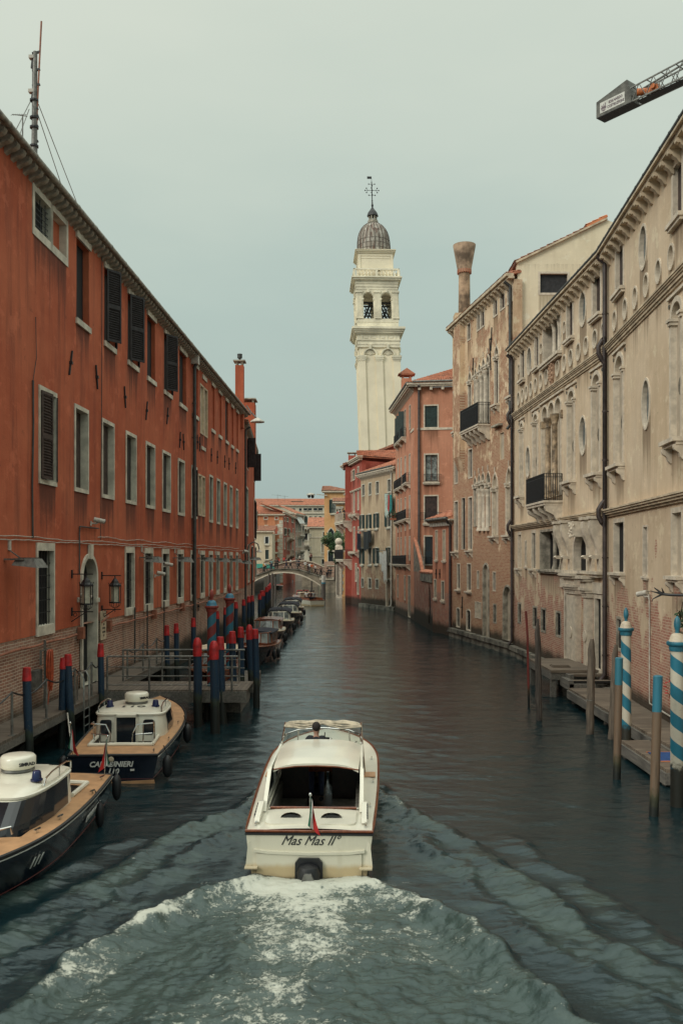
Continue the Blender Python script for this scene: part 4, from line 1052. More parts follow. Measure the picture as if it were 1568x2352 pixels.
# lower windows
for x0, x1, y0, y1 in ((312,350,815,1190),(468,520,815,1215)): W3(x0,x1,y0,y1,gC,pane='dark',sill=(.22,.1),**S3)
for x0, x1, y0, y1 in ((620,648,922,1190),(868,908,942,1225)): W3(x0,x1,y0,y1,gC,pane='panel',fw=.05,proud=.02,rd=.15,frame='stone')
for x0, x1, y0, y1 in ((590,606,1410,1645),(618,645,1410,1650),(658,680,1420,1660)): W3(x0,x1,y0,y1,gC,pane='infill',fw=.05,proud=.03,rd=.12,frame='stone')
W3(880,915,1455,1720,gC,pane='dark',fw=.09,proud=.02,rd=.3,frame='stoneg')
for x0, x1, y0, y1 in ((302,346,1505,1785),(458,515,1535,1840)): W3(x0,x1,y0,y1,gC,pane='dark',arch='seg',fw=.09,proud=.03,rd=.3,frame='stone',bars=3)
W3(722,800,820,2010,gC,pane='infill',arch='round',fw=.13,fb=0,proud=.05,rd=.5,frame='stoneg',name='water_gate'); W3(1035,1160,1165,2010,gC,pane='infill',arch='round',fw=.12,fb=0,proud=.04,rd=.45,frame='stoneg',name='water_gate')
wall(F3, -1.2, 21.6, M['gothst'], gp)
mb = MB(); mb.box(0, F3.L, -.25, 0, -1.2, .35)
for i in range(9): mb.box(i*F3.L/9+.01, (i+1)*F3.L/9-.01, -.34, 0, .35, .62)
F3.put(mb, 'kerb', M['stonedk'], gp)
# brick chimney breast with end stretch
mb = MB(); uc0, uc1 = F3.u(gx(325)), F3.u(gx(425)); za = F3.z(gx(375), gB(1290)); mb.box(uc0, uc1, -.35, 0, za, 21.55)
mb.add([(uc0,0,za-1.0),(uc1,0,za-1.0),(uc1,-.35,za),(uc0,-.35,za),(uc1,0,za),(uc0,0,za)], [(0,1,2,3),(1,4,2),(0,3,5)])
M['gothbr'] = brickmat('salmon_brick', (.40,.19,.11), (.32,.14,.085), (.48,.37,.26), damp=-3)
F3.put(mb, 'chimney_breast', M['gothst'], gp)
mb = MB(); mb.box(-.05, F3.L+.1, -.37, .0, 21.61, 21.73); mb.box(-.05, F3.L+.1, -.5, -.05, 21.733, 21.9); F3.put(mb, 'eave', M['cream'], gp)
corbels(F3, gp, 21.61, .62, mkR, 'cream')
tile_roof(gp, F3.world(-.1,-.44,21.92), F3.world(F3.L+.05,-.44,21.92), F3.world(F3.L-.9,3,22.9), F3.world(-.1,3,22.9), 'tile')
bulk(gp, [(8.3,61.9),(17,61.9),(17,51.2),(10.2,51.2)], -1, 21.5, M['gothst'], 'rear_wall')
downpipe(F3, gp, F3.L-.25, 13, 21.5, r=.09, w=-.14, mat='pipegr')
for x, y, cv, l, d in ((848,1590,gA,-.12,.7),(830,1830,gA,.12,1.0),(560,2060,gA,-.12,.7),(390,1490,gC,-.05,.75)):
    tie(F3, gp, F3.u(gx(x)), F3.z(gx(x), cv(y)), d, l)
# great conical chimney: its own masonry on the roof
o = None
pch = P(1066, 700, 64.5)
mb = MB(); cz = lambda y: ZA(y, 64.5)
mb.lathe([(.46,cz(745)),(.44,cz(700)),(.42,cz(627))], (0,0,0), 20); o = mb.build('chimney', plain('ochre_chimney_render', (.42,.29,.19), .9, var=.45, scale=1.4, bump=.4), gp, True, loc=Vector((pch.x,64.5,0))-gp.location)
mb = MB(); mb.lathe([(.48,cz(627)),(.5,cz(622)),(.83,cz(566)),(.84,cz(563)),(.76,cz(563)),(.5,cz(600))], (0,0,0), 24); mb.build('chimney_bell', plain('mottled_bell_render', (.46,.33,.23), .9, var=.45, scale=1.1, bump=.4), o, True)
mb = MB()
for k in range(20):
    t = 2*PI*k/20; c, s = math.cos(t), math.sin(t); mb.obox((c*.47,s*.47,(cz(628)+cz(617))/2-.05), (-s*.035,c*.035,0), (c*.06,s*.06,0), (0,0,.14))
mb.build('brick_collar', M['tile'], o)
mb = MB(); mb.box(-.75,.75,-.5,.6,22.0,cz(722)); mb.build('chimney_base', M['gothst'], o)

# ================================================================ small pink house and yard wall
M['pinkst'] = stucco('salmon_plaster', (.44,.19,.12), (.52,.24,.16), (.22,.10,.07), .5, brick=(.9,-.6), zlo=2.6, zhi=3.6, bricks=dict(c1=(.38,.15,.10), c2=(.27,.11,.08), mortar=(.42,.33,.26)), damp=.7)
F5 = Fac((6.85,65.5),(7.92,62.05))
ph = empty('low_pink_house', (8, 64, 0), 'low salmon pink house with tiled roof between brick palace and tall pink house', 'building'); WM[ph.name] = M['pinkst']
ex = lambda x: 775.1+.1648*x*.9999*(1.0) if 0 else 775.1+x*.16477
ey = lambda y: 1119.6+y*.16477
for x0, x1, y0, y1 in ((1368,1392,605,995),(1470,1502,600,1005)):
    x_ = (ex(x0)+ex(x1))/2; window(F5, ph, F5.u(ex(x0)), F5.u(ex(x1)), F5.z(x_,ey(y1)), F5.z(x_,ey(y0)), fw=.07, proud=.03, rd=.2, frame='stone', pane='infill', sill=(.1,.1))
for x0, x1, y0, y1 in ((1350,1376,1290,1530),(1452,1484,1315,1560)):
    x_ = (ex(x0)+ex(x1))/2; window(F5, ph, F5.u(ex(x0)), F5.u(ex(x1)), F5.z(x_,ey(y1)), F5.z(x_,ey(y0)), fw=.08, proud=.03, rd=.25, frame='stone', pane='dark', sill=(.1,.12))
wall(F5, -1.2, 8.1, M['pinkst'], ph)
cornice(F5, ph, 8.35, [(.42,.1),(.3,.08)], 'stone'); gutter(F5, ph, 8.4, .1, -.5, mat='zinc')
corbels(F5, ph, 8.18, .3, lambda: MB().box(-.06,.06,-.3,0,-.28,0), 'whitedirty')
tile_roof(ph, F5.world(-.2,-.5,8.45), F5.world(F5.L+.1,-.5,8.45), F5.world(F5.L,4,10.0), F5.world(-.2,4,10.0), 'tile')
bulk(ph, [(7.0,65.4),(11,68),(12,62),(8.2,62)], -1, 8.05, M['pinkst'], 'rear_wall')
downpipe(F5, ph, F5.L-.15, .3, 8.2, r=.09, w=-.14, mat='pipe', top=.3)
for x in (1378,1428): tie(F5, ph, max(.1,F5.u(ex(x))), F5.z(ex(x), ey(1205)), .35, 0)
M['redbrick'] = brickmat('red_yard_brick', (.30,.12,.085), (.2,.085,.065), (.34,.27,.21))
F6 = Fac((6.45,77.5),(6.87,65.5))
yw = empty('brick_yard_wall', (7, 72, 0), 'dark red brick yard wall with arched doorway and curved tile coping', 'wall'); WM[yw.name] = M['redbrick']
u0, u1 = F6.u(ex(1268)), F6.u(ex(1300)); window(F6, yw, u0, u1, .5, F6.z(ex(1284),ey(1335)), arch='gothic', fw=.12, fb=0, proud=.02, rd=.4, frame='redbrick', pane='dark', name='doorway')
zyt = F6.z(ex(1240), ey(1190))
wall(F6, -1.2, zyt, M['redbrick'], yw)
ur = F6.u(ex(1165)); um_ = F6.u(ex(1050))
mb = MB(); pr = []
zhi_ = F6.z(ex(1075), ey(690))
N_ = 12
top = [(um_+(ur-um_)*i/N_, zyt+(zhi_-zyt)*(1-i/N_)**.8) for i in range(N_+1)]
vs = [(um_,0,zyt)]+[(a,0,b) for a, b in top]; n = len(vs); mb.add(vs+[(x,.35,z) for x,_,z in vs], [tuple(range(n))[::-1], tuple(range(n,2*n))]+[(i,(i+1)%n,n+(i+1)%n,n+i) for i in range(n)])
F6.put(mb, 'raised_wall', plain('grey_render', (.24,.21,.17), .9, var=.5, scale=2), yw)
mb = MB()
for a, b in zip(top, top[1:]): mb.tube([(a[0],.1,a[1]+.08),(b[0],.1,b[1]+.06)], [.17,.13], 8)
uu = ur
while uu < F6.L-.2: mb.tube([(uu,-.15,zyt+.02),(uu,.4,zyt+.16)], .09, 8); uu += .22
F6.put(mb, 'tile_coping', M['tile'], yw, True)
mb = MB(); mb.box(ur, F6.L, -.1, 0, zyt-.7, zyt-.0); F6.put(mb, 'render_band', M['stonedk'], yw)

# ================================================================ tall pink house
M['pink4'] = stucco('pink_orange_plaster', (.49,.215,.135), (.57,.27,.175), (.26,.12,.075), .5, brick=(.8,-.8), zlo=.9, zhi=1.9, damp=.6, bricks=dict(c1=(.40,.2,.14), c2=(.30,.15,.1), mortar=(.45,.36,.28)))
th = empty('tall_pink_house', (9, 82, 0), 'tall salmon orange house with green shutters and rounded corner', 'building'); WM[th.name] = M['pink4']
fx_ = lambda x: 775.1+x*.16477
fyU = lambda y: 861.2+y*.16477
F4 = Fac((5.65,91.0),(6.45,77.6)); F4b = Fac((6.45,77.6),(11.5,76.9))
EH = F4.z(941, 903)
def W4(F, x0, x1, y0, y1, cv, **k):
    xm = fx_((x0+x1)/2); return window(F, th, F.u(fx_(x0)), F.u(fx_(x1)), F.z(xm,cv(y1)), F.z(xm,cv(y0)), **k)
S4 = dict(fw=.12, proud=.04, rd=.22, frame='stone')
W4(F4b,1215,1390,430,727,fyU,pane='shutgr',shut=[('panel','shutgr','a',0,1.0,.1),('panel','shutgr','b',0,1.0,.1)],**S4)
o = W4(F4b,1220,1392,1112,1480,fyU,pane='curtain',grid=(2,1),sill=(.3,.12),**S4)
W4(F4b,1215,1390,1690,2050,fyU,pane='shutbr',shut=[('panel','shutbr','a',0,1.0,.1),('panel','shutbr','b',0,1.0,.1)],sill=(.2,.12),**S4)
W4(F4b,1215,1392,685,1068,ey,pane='glass',grid=(2,2),**S4)
for x0, x1, y, cv in ((1200,1440,1485,fyU),(1160,1460,450,ey),(1180,1440,1070,ey)):
    ua_, ub_ = F4b.u(fx_(x0)), F4b.u(fx_(x1)); zz = F4b.z(fx_((x0+x1)/2), cv(y))
    mb = MB(); h = .62
    for z_ in (0, h): mb.bar((ua_,-.3,zz+z_),(ub_,-.3,zz+z_),.03,.03)
    n = 16
    for i in range(n+1): c = ua_+(ub_-ua_)*i/n; mb.bar((c,-.3,zz),(c,-.3,zz+h),.018,.018)
    for c in (ua_, ub_): mb.bar((c,-.3,zz+h),(c,0,zz+h),.03,.03); mb.bar((c,-.3,zz),(c,0,zz),.03,.03)
    F4b.put(mb, 'window_railing', M['iron'], th)
for (x0,x1,y0,y1,sh) in ((1000,1018,430,750,'a'),(932,950,490,870,'ab'),(880,893,555,930,'ab'),(848,858,595,960,'ab')):
    W4(F4,x0,x1,y0,y1,fyU,fw=.08,proud=.03,rd=.2,frame='stone',pane='glass',shut=[('panel','shutgr','b',R(-100),1.6)]+([('panel','shutgr','a',R(120),1.2)] if sh == 'ab' else []))
for (y0,y1,cv,sl) in ((1110,1490,fyU,1),(1690,2140,fyU,1),(690,1010,ey,1)):
    for k, (x0,x1) in enumerate(((998,1014),(938,953),(880,892),(838,850))):
        dy = (0,28,50,68)[k] if cv is fyU and y0 < 1500 else (0,25,40,52)[k] if cv is fyU else (0,6,12,16)[k]
        W4(F4,x0,x1,y0+dy,y1+dy*.9,cv,fw=.08,proud=.03,rd=.2,frame='stone',pane='panel')
for (x0,x1,y0,y1) in ((985,1015,1240,1800),(930,948,1240,1560),(835,848,1225,1520)):
    W4(F4,x0,x1,y0,y1,ey,fw=.1,proud=.03,rd=.2,frame='stone',pane='panel')
for cv, y, xa, xb in ((fyU,1510,955,1014),(fyU,1560,890,945),(fyU,1590,835,888),(fyU,890,895,955),(fyU,950,838,892),(ey,460,835,1010),(ey,1070,815,1012)):
    za = F4.z(fx_((xa+xb)/2), cv(y)); balcony(F4, th, F4.u(fx_(xa)), F4.u(fx_(xb)), za, .4, .85, nb=2 if xb-xa < 90 else 4, pitch=.2, slab=.2)
wall(F4, -1.2, EH, M['pink4'], th); wall(F4b, -1.2, EH, M['pink4'], th)
mb = MB(); zz = F4b.z(1000, fyU(742)); mb.box(.3, F4b.L, -.06, 0, zz-.14, zz+.06); F4b.put(mb, 'string_course', M['stone'], th)
mb = MB(); mb.box(F4.L-1.9, F4.L, -.06, 0, zz-.14, zz+.06); F4.put(mb, 'string_course', M['stone'], th)
for F in (F4, F4b):
    cornice(F, th, EH+.32, [(.62,.16),(.52,.14)], 'stone', name='eave'); gutter(F, th, EH+.42, .09, -.66, mat='zinc')
corbels(F4, th, EH+.02, .5, mkR, 'stone'); corbels(F4b, th, EH+.02, .95, lambda: MB().box(-.12,.12,-.45,0,-.3,0), 'stone')
c0 = F4.world(0,-.6,EH+.45); c1 = F4.world(F4.L,-.6,EH+.45); c2 = F4b.world(F4b.L,-.6,EH+.45); rg0 = Vector((11.5,86,EH+3.2)); rg1 = Vector((12.5,82,EH+3.2))
tile_roof(th, c0, c1, rg1, rg0, 'tile'); tile_roof(th, c1, c2, (13.5,82,EH+2.9), rg1, 'tile')
bulk(th, [(5.95,90.8),(14,92),(14,77.3),(6.9,77.95)], -1, EH-.1, M['pink4'], 'rear_wall')
downpipe(F4b, th, .45, .8, EH+.1, r=.1, w=-.14, mat='pipe', top=.5)
p = P(933, 900, 84); chimney(th, (p.x, 84), .95, .9, EH, P(0,862,84).z-.35, M['pink4'], 'tile', False, True)

# ================================================================ crumbling beige house with laundry
M['beige5'] = stucco('peeling_beige_plaster', (.44,.33,.22), (.54,.42,.29), (.24,.17,.12), .5, brick=(.38,-.08), zlo=0, zhi=12, damp=1.0, bricks=dict(c1=(.34,.16,.10), c2=(.24,.12,.08), mortar=(.42,.33,.24)))
bh = empty('peeling_beige_house', (5, 99, 0), 'low peeling beige house with green shutters and laundry lines', 'building'); WM[bh.name] = M['beige5']
F7 = Fac((2.25,101.0),(5.75,92.0))
hy = lambda y: 1119.6+y*.16477
def W7(x0, x1, y0, y1, cv, **k):
    xm = fx_((x0+x1)/2); return window(F7, bh, F7.u(fx_(x0)), F7.u(fx_(x1)), F7.z(xm,cv(y1)), F7.z(xm,cv(y0)), **k)
S7 = dict(fw=.12, proud=.04, rd=.2, frame='stonew')
for x0,x1,y0,y1 in ((343,375,1535,1680),(437,470,1510,1665),(537,573,1490,1650),(702,738,1460,1625)): W7(x0,x1,y0,y1,fyU,pane='shutdk',**S7)
for x0,x1,y0,y1 in ((330,362,385,575),(424,458,378,570),(527,562,362,562),(690,735,340,545)):
    W7(x0,x1,y0,y1,hy,pane='glass',sill=(.15,.1),shut=[('panel','shutgr','a',R(172),1.0),('panel','shutgr','b',R(-172),1.0)],**S7)
for x0,x1,y0,y1,s in ((328,360,850,1065,1),(437,470,848,1065,0),(523,562,845,1060,1),(700,735,838,1050,1)):
    W7(x0,x1,y0,y1,hy,pane='glass',sill=(.15,.1),shut=[('panel','shutgr','a',R(172),1.0),('panel','shutgr','b',R(-172),1.0)] if s else None,**S7)
for x0,x1,y0,y1 in ((335,362,1270,1385),(435,468,1272,1400),(535,568,1285,1405)): W7(x0,x1,y0,y1,hy,pane='dark',**S7)
W7(682,752,1285,1660,hy,pane='dark',arch='round',fw=.16,fb=0,proud=.05,rd=.6,frame='stone',name='water_gate')
EB = F7.z(850, fyU(1400))
wall(F7, -1.2, EB, M['beige5'], bh)
cornice(F7, bh, EB+.3, [(.5,.14),(.4,.14)], 'stone', name='eave'); gutter(F7, bh, EB+.4, .08, -.52, mat='zinc')
corbels(F7, bh, EB+.02, .42, mkR, 'stone')
tile_roof(bh, F7.world(-.3,-.5,EB+.42), F7.world(F7.L+.3,-.5,EB+.42), F7.world(F7.L+.3,5,EB+2.4), F7.world(-.3,5,EB+2.4), 'tile')
bulk(bh, [(2.5,100.9),(6.5,103.5),(11,96),(6.0,92.1)], -1, EB-.1, M['beige5'], 'rear_wall')
downpipe(F7, bh, F7.u(fx_(765)), .4, EB, r=.1, w=-.14, mat='whitedirty')
mb = MB(); mb.box(0, F7.L, -.3, 0, -1.2, .4); F7.put(mb, 'kerb', M['stonedk'], bh)

# ================================================================ red house with balconies
M['red6'] = stucco('crimson_plaster', (.34,.080,.058), (.42,.115,.085), (.17,.045,.035), .5, damp=.8)
rh = empty('crimson_house', (3, 106, 0), 'deep red house with stone balconies and white framed loggia', 'building'); WM[rh.name] = M['red6']
F8 = Fac((.45,112.0),(2.35,101.6))
F8x = lambda x: F8.u(fx_(x))
def W8(x0, x1, y0, y1, cv, **k):
    xm = fx_((x0+x1)/2); return window(F8, rh, F8x(x0), F8x(x1), F8.z(xm,cv(y1)), F8.z(xm,cv(y0)), **k)
S8 = dict(fw=.14, proud=.05, rd=.25, frame='stone')
for x0,x1,y0,y1 in ((222,240,1640,1905),(282,298,1600,1870)): W8(x0,x1,y0,y1,fyU,pane='panel',**S8)
for x0,x1,y0,y1,p_ in ((210,240,1330,1455,'shutgr'),(282,298,1290,1410,'shutgr'),(180,192,1350,1475,'panel'),(136,146,1380,1500,'panel')): W8(x0,x1,y0,y1,fyU,pane=p_,**S8)
for x0,x1 in ((137,150),(158,178),(184,197)): W8(x0,x1,1660,1920,fyU,pane='dark',arch='round',fw=.06,proud=.04,rd=.35,frame='stone')
for x0,x1 in ((150,166),(172,186)): W8(x0,x1,590,880,hy,pane='dark',arch='round',fw=.06,proud=.04,rd=.35,frame='stone')
for x0,x1,y0,y1 in ((225,242,560,885),(288,300,560,880),(252,268,1070,1300)): W8(x0,x1,y0,y1,hy,pane='panel',**S8)
for x0,x1,y0,y1 in ((156,176,1110,1465),(278,297,1130,1480)): W8(x0,x1,y0,y1,hy,pane='dark',arch='round',**S8)
ER = F8.z(800, fyU(1290))
wall(F8, -1.2, ER, M['red6'], rh)
cornice(F8, rh, ER+.5, [(.6,.14),(.5,.14),(.35,.2)], 'stone', name='eave')
balcony(F8, rh, F8x(75), F8x(200), F8.z(797, hy(480)), 1.1, 1.05, nb=3, rail='stone', pitch=.22, slab=.35)
balcony(F8, rh, F8x(75), F8x(200), F8.z(797, hy(1000)), 1.1, 1.2, nb=3, pitch=.15, slab=.3)
for xa, xb, y in ((205,245,385),(255,305,378),(200,300,905)):
    balcony(F8, rh, F8x(xa), F8x(xb), F8.z(fx_((xa+xb)/2), hy(y)), .5, .12, nb=2, rail='stone', slab=.2)
cornice(F8, rh, F8.z(800, fyU(1640)), [(.2,.08),(.14,.1)], 'stone', name='string_course')
# raised rear wall sloping up to the right, and side roof
za, zb_ = ZA(1060, 106), ZA(1018, 100)
mb = MB(); y_ = 108
pts = [((793-CX)/FL*108, ZA(1066,108)), ((912-CX)/FL*108, ZA(1020,108))]
mb.add([(pts[0][0],108,0),(pts[1][0]+3,108,0),(pts[1][0]+3,108,pts[1][1]+1.2),(pts[0][0],108,pts[0][1]),(pts[0][0],112.5,0),(pts[1][0]+3,112.5,0),(pts[1][0]+3,112.5,pts[1][1]+1.2),(pts[0][0],112.5,pts[0][1])],
       [(0,1,2,3),(5,4,7,6),(4,0,3,7),(1,5,6,2)])
mb.v = [tuple(Vector(v)-rh.location) for v in mb.v]; mb.build('rear_wall', M['red6'], rh)
tile_roof(rh, (pts[0][0]-.3,113.2,pts[0][1]-.1), (pts[0][0]-.3,107.6,pts[0][1]), (pts[1][0]+3,107.6,pts[1][1]+1.3), (pts[1][0]+3,113.2,pts[1][1]+1.3), 'tiledk', thick=.2)
bulk(rh, [(.7,111.8),(2.7,101.9),(8,104.5),(8,107.9),(.6,107.9)], -1, ER-.05, M['red6'], 'side_wall')
e0 = P(820, 1058, 102.3); e1 = P(912, 1055, 103.5)
tile_roof(rh, (e0.x,102,ER+.55), (e1.x+1,103.2,ER+.3), (e1.x+1,107.8,ER+2.0), (e0.x,107.8,ER+1.9), 'tile', name='side_roof')
p = P(808.5, 1050, 109); chimney(rh, (p.x, 109.5), .95, .9, 14, P(0,1042,109).z-.2, M['red6'], 'stoneg')

# ---------------------------------------------------------------- laundry: cloths are things of their own
def cloth(name, label, cat, loc, w, h, mat, group=None, rz=0, n=6, sag=.06):
    mb = MB(); vs = []; random.seed(hash(label) % 1000 if 0 else len(label))
    for j in range(n+1):
        for i in range(n+1):
            x = w*(i/n-.5)*(1-.15*j/n); vs.append((x, .05*math.sin(i*2.1+j*.4), -h*j/n*(1-.08*math.sin(i*1.7))))
    vs += [(a,b+.02,c) for a,b,c in vs]; m = (n+1)*(n+1); fs = []
    for j in range(n):
        for i in range(n): a = j*(n+1)+i; fs += [(a,a+n+1,a+n+2,a+1), (m+a,m+a+1,m+a+n+2,m+a+n+1)]
    fs += [(i,i+1,m+i+1,m+i) for i in range(n)]+[(n*(n+1)+i+1,n*(n+1)+i,m+n*(n+1)+i,m+n*(n+1)+i+1) for i in range(n)]
    mb.add(vs, fs); o = mb.build(name, mat, None, True); o.location = loc; o.rotation_euler = (0,0,rz)
    return tag(o, label, cat, group)
def at7(x, y, w=-.5): F = F7; u = F.u(fx_(x)); return F.world(u, w, F.z(fx_(x), y))
gl_ = 'laundry hung outside the beige house'
clothes = [('bed_sheet','pale mint sheet hanging left in the upper laundry line',738,fyU(1655),1.0,3.0,plain('mint_cloth',(.45,.55,.5),.9)),
 ('towel','grey towel between pale sheet and red cloth on upper line',755,fyU(1670),.6,1.9,M['panel']),('towel','bright red cloth on the upper laundry line',774,fyU(1675),.6,2.1,M['red']),
 ('towel','teal cloth right of the red one on the upper line',795,fyU(1670),.7,2.3,plain('teal_cloth',(.03,.2,.2),.9)),
 ('trousers','dark striped trousers at the far left of the lower line',335,hy(640),.55,2.3,M['canvas']),('trousers','dark trousers beside the striped pair on the lower line',362,hy(645),.6,2.3,M['canvas']),
 ('coat','large black garment hanging in the middle of the beige wall',450,hy(615),1.7,2.6,M['rubber']),('shirt','small black shirt beside the large black garment',500,hy(605),.9,1.6,M['rubber']),
 ('shirt','small white shirt left of the long white cloths',655,hy(905),.8,1.6,M['whitecl']),('bed_sheet','long white cloth hanging lowest on the beige house',715,hy(890),.9,4.0,M['whitecl']),('shirt','white shirt between the two other white cloths',688,hy(930),1.0,2.3,M['whitecl'])]
for nm, lab, x, y, w, h, m in clothes: cloth(nm, lab, 'laundry', at7(x, y), w, h*.82, m, gl_, F7.rz)
for xa, xb, y, lab in ((718,812,fyU(1655),'thin upper clothes line on the beige house'),(300,520,hy(603),'thin clothes line under the middle windows of the beige house'),(590,745,hy(880),'thin clothes line beside the water gate of the beige house')):
    o = empty('clothes_line', at7(xa, y), lab, 'clothes line'); a, b = at7(xa, y)-o.location, at7(xb, y)-o.location
    mb = MB(); mb.tube([a, b], .03, 5); F = F7; n = Vector((F.inw.x, F.inw.y, 0)); mb.tube([a, a+n*.52], .03, 5); mb.tube([b, b+n*.52], .03, 5); mb.build('line', M['zinc'], o)
# ================================================================ mooring poles
def blue_pole(x, ytop, z_top, capl, r, group, label, bevel=0, xb=None):
    """painted pole: top seen at picture (x,ytop); z_top sets its depth"""
    Y = (CH-z_top)*FL/(ytop-HY); X = (x-CX)/FL*Y
    Xb = ((xb if xb else x)-CX)/FL*Y
    o = empty('mooring_pole', (Xb, Y, 0), label, 'mooring pole', group); r *= 1.1
    dx = X-Xb; zc = z_top-capl; mb = MB()
    mb.tube([(0,0,-1.6),(0,0,0),(dx*.3+.012*math.sin(x*3.1),.012*math.cos(x*1.7),zc*.35),(dx*.68-.012*math.sin(x*2.3),.01*math.sin(x),zc*.7),(dx,0,zc)], [r*1.04,r*1.03,r*.97,r*1.01,r*.97], 14); mb.build('shaft', POLEBLUE, o, True)
    mb = MB()
    if bevel: mb.lathe([(r*1.04,0),(r*1.06,capl*.6),(r*.8,capl*.88),(r*.4,capl)], (dx,0,zc), 14)
    else: mb.lathe([(r*1.1,0),(r*1.08,.03),(r*.88,capl-.03),(r*.82,capl)], (dx,0,zc), 16)
    mb.build('cap', M['polered'], o, True)
    return o
POLEBLUE = paintpole('blue_pole_paint', (.005,.034,.072), (.005,.03,.065), 99, .8)
M['polered'] = plain('red_pole_paint', (.50,.018,.022), .5, var=.3, scale=5)
GB = 'blue mooring poles with red caps along the left bank'
pl = [(61.5,1533.5,2.7,.34,.10,'thick blue pole with red cap, leftmost, in front of the walkway',0,68),
 (146,1511,2.62,.32,.10,'left one of the two blue poles crossing behind the police boat stern',0,141),
 (156,1503,2.72,.33,.10,'right leaning one of the pair of blue poles left of the rear police boat',0,166),
 (231,1479,2.72,.42,.095,'blue pole with red cap right before the arched door sign',0,234),
 (383,1436.5,2.7,.42,.10,'blue pole behind the gangway railing, left one of two before the brick',0,386),
 (404.5,1432,2.7,.42,.10,'blue pole behind the gangway railing, right one of two before the brick',0,407),
 (444,1419.6,2.7,.42,.10,'blue pole between the drainpipe and the first striped pole',0,None),
 (499,1403.5,2.7,.42,.10,'blue pole just right of the first striped pole, far behind',0,None),
 (517,1395,2.7,.42,.10,'blue pole half hidden left of the second striped pole',0,None),
 (541.8,1382.7,2.7,.42,.12,'blue pole just right of the second striped pole by the brick wall',0,None),
 (559.4,1376.8,2.7,.42,.12,'blue pole by the far drainpipe on the brick wall',0,None),
 (570.8,1370,2.7,.45,.13,'left one of the two far poles before the end of the brick wall',0,None),
 (579,1367.8,2.7,.45,.13,'right one of the two far poles before the end of the brick wall',0,None),
 (596,1364.5,2.7,.45,.13,'blue pole at the corner where the red building ends',0,None),
 (600.5,1356.8,2.7,.5,.15,'left one of the touching pair just past the red building corner',0,None),
 (604.2,1356,2.7,.5,.15,'right one of the touching pair just past the red building corner',0,None),
 (611.9,1348.6,2.7,.5,.16,'fourth blue pole from the far wooden posts',0,None),
 (616,1345,2.7,.5,.16,'third blue pole from the far wooden posts',0,None),
 (619,1342,2.7,.5,.16,'second blue pole from the far wooden posts',0,None),
 (621.5,1339,2.7,.5,.16,'farthest blue pole next to the wooden posts',0,None),
 (453.2,1465,2.92,.6,.128,'thick blue pole with rounded red cap at the gangway end',1,455),
 (491.3,1472.3,2.91,.58,.132,'thickest blue pole with tapered red cap standing before the first striped pole',1,494),
 (506,1463,2.9,.42,.118,'blue pole with flat red cap right of the thickest one',0,512),
 (533.5,1450.4,2.9,.42,.115,'blue pole with small steel tube at its side before the second striped pole',0,538),
 (552.8,1440.3,2.9,.40,.108,'blue pole between the steel tube pole and the front end pair',0,557),
 (572.5,1435,2.9,.58,.118,'left taller one of the front pair at the open water edge',1,578),
 (586.2,1445.3,2.9,.34,.11,'right shorter one of the front pair at the open water edge',0,589)]
for x, y, zt, cl, r, lab, bv, xb in pl: blue_pole(x, y, zt, cl, r, GB, lab, bv, xb)
# steel tube on one pole
def striped(name, Xw, Yw, r, ztop, ma, dome, fin, label, group, zs, wl):
    o = empty('striped_mooring_pole', (Xw, Yw, 0), label, 'mooring pole', group)
    mb = MB(); mb.tube([(0,0,-1.6),(0,0,zs)], r, 24); mb.build('shaft', ma, o, True)
    mb = MB(); hh = ztop-zs
    mb.lathe([(r*1.12,0),(r*1.2,.06),(r*1.2,.1),(r*1.5,.13),(r*1.58,.17),(r*1.5,.21)], (0,0,zs-.04), 24); mb.build('ring', dome[1], o, True)
    mb = MB(); mb.lathe([(r*1.42,.17),(r*1.2,.21),(r*1.05,.3),(r*.8,.37),(r*.35,.4)], (0,0,zs-.04), 24); mb.build('dome', dome[0], o, True)
    mb = MB(); mb.lathe([(r*.42,.35),(r*.32,.41),(r*.3,.46),(r*.42,.5),(r*.5,.56),(r*.5,.62),(r*.4,.70),(r*.18,.76),(.004,.78)], (0,0,zs-.04), 16); mb.build('finial', fin, o, True)
TEAL = (.02,.16,.235); M['teal'] = plain('teal_paint', (.03,.17,.24), .45, var=.25); M['polecream'] = plain('cream_paint', (.55,.47,.36), .5, var=.25, scale=4)
S_rb = stripepole('red_blue_spiral', (.19,.032,.03), (.025,.135,.20), .75, .3, -1)
M['finred'] = plain('dull_red_paint', (.28,.05,.04), .5); M['fblue'] = plain('mid_blue_paint', (.03,.17,.27), .45)
striped('s', -4.47, 30.0, .155, 4.45, S_rb, (M['fblue'], M['finred']), M['finred'], 'red and blue striped pole with domed cap, nearer of the two', 'red and blue spiral poles', 3.72, .8)
striped('s', -4.62, 36.0, .158, 4.5, S_rb, (M['fblue'], M['finred']), M['finred'], 'red and blue striped pole with domed cap, farther of the two', 'red and blue spiral poles', 3.72, .8)
S_wt = stripepole('white_teal_spiral', (.56,.52,.42), TEAL, .72, .62, 1)
S_wt2 = stripepole('white_teal_spiral_near', (.56,.52,.42), TEAL, .62, .72, 1)
striped('s', 7.97, 24.4, .138, 4.1, S_wt, (M['polecream'], M['teal']), M['teal'], 'white and teal striped pole standing left of the brick wall conduit', 'white and teal spiral poles', 3.4, .4)
striped('s', 7.44, 19.3, .148, 4.17, S_wt2, (M['polecream'], M['teal']), M['teal'], 'white and teal striped pole at the right picture edge', 'white and teal spiral poles', 3.5, .5)
BT1 = paintpole('teal_brown_pole_paint', (.03,.17,.235), (.17,.115,.075), 2.36, .3); BT2 = paintpole('teal_brown_pole_paint_near', (.03,.175,.25), (.17,.115,.075), 2.22, .25)
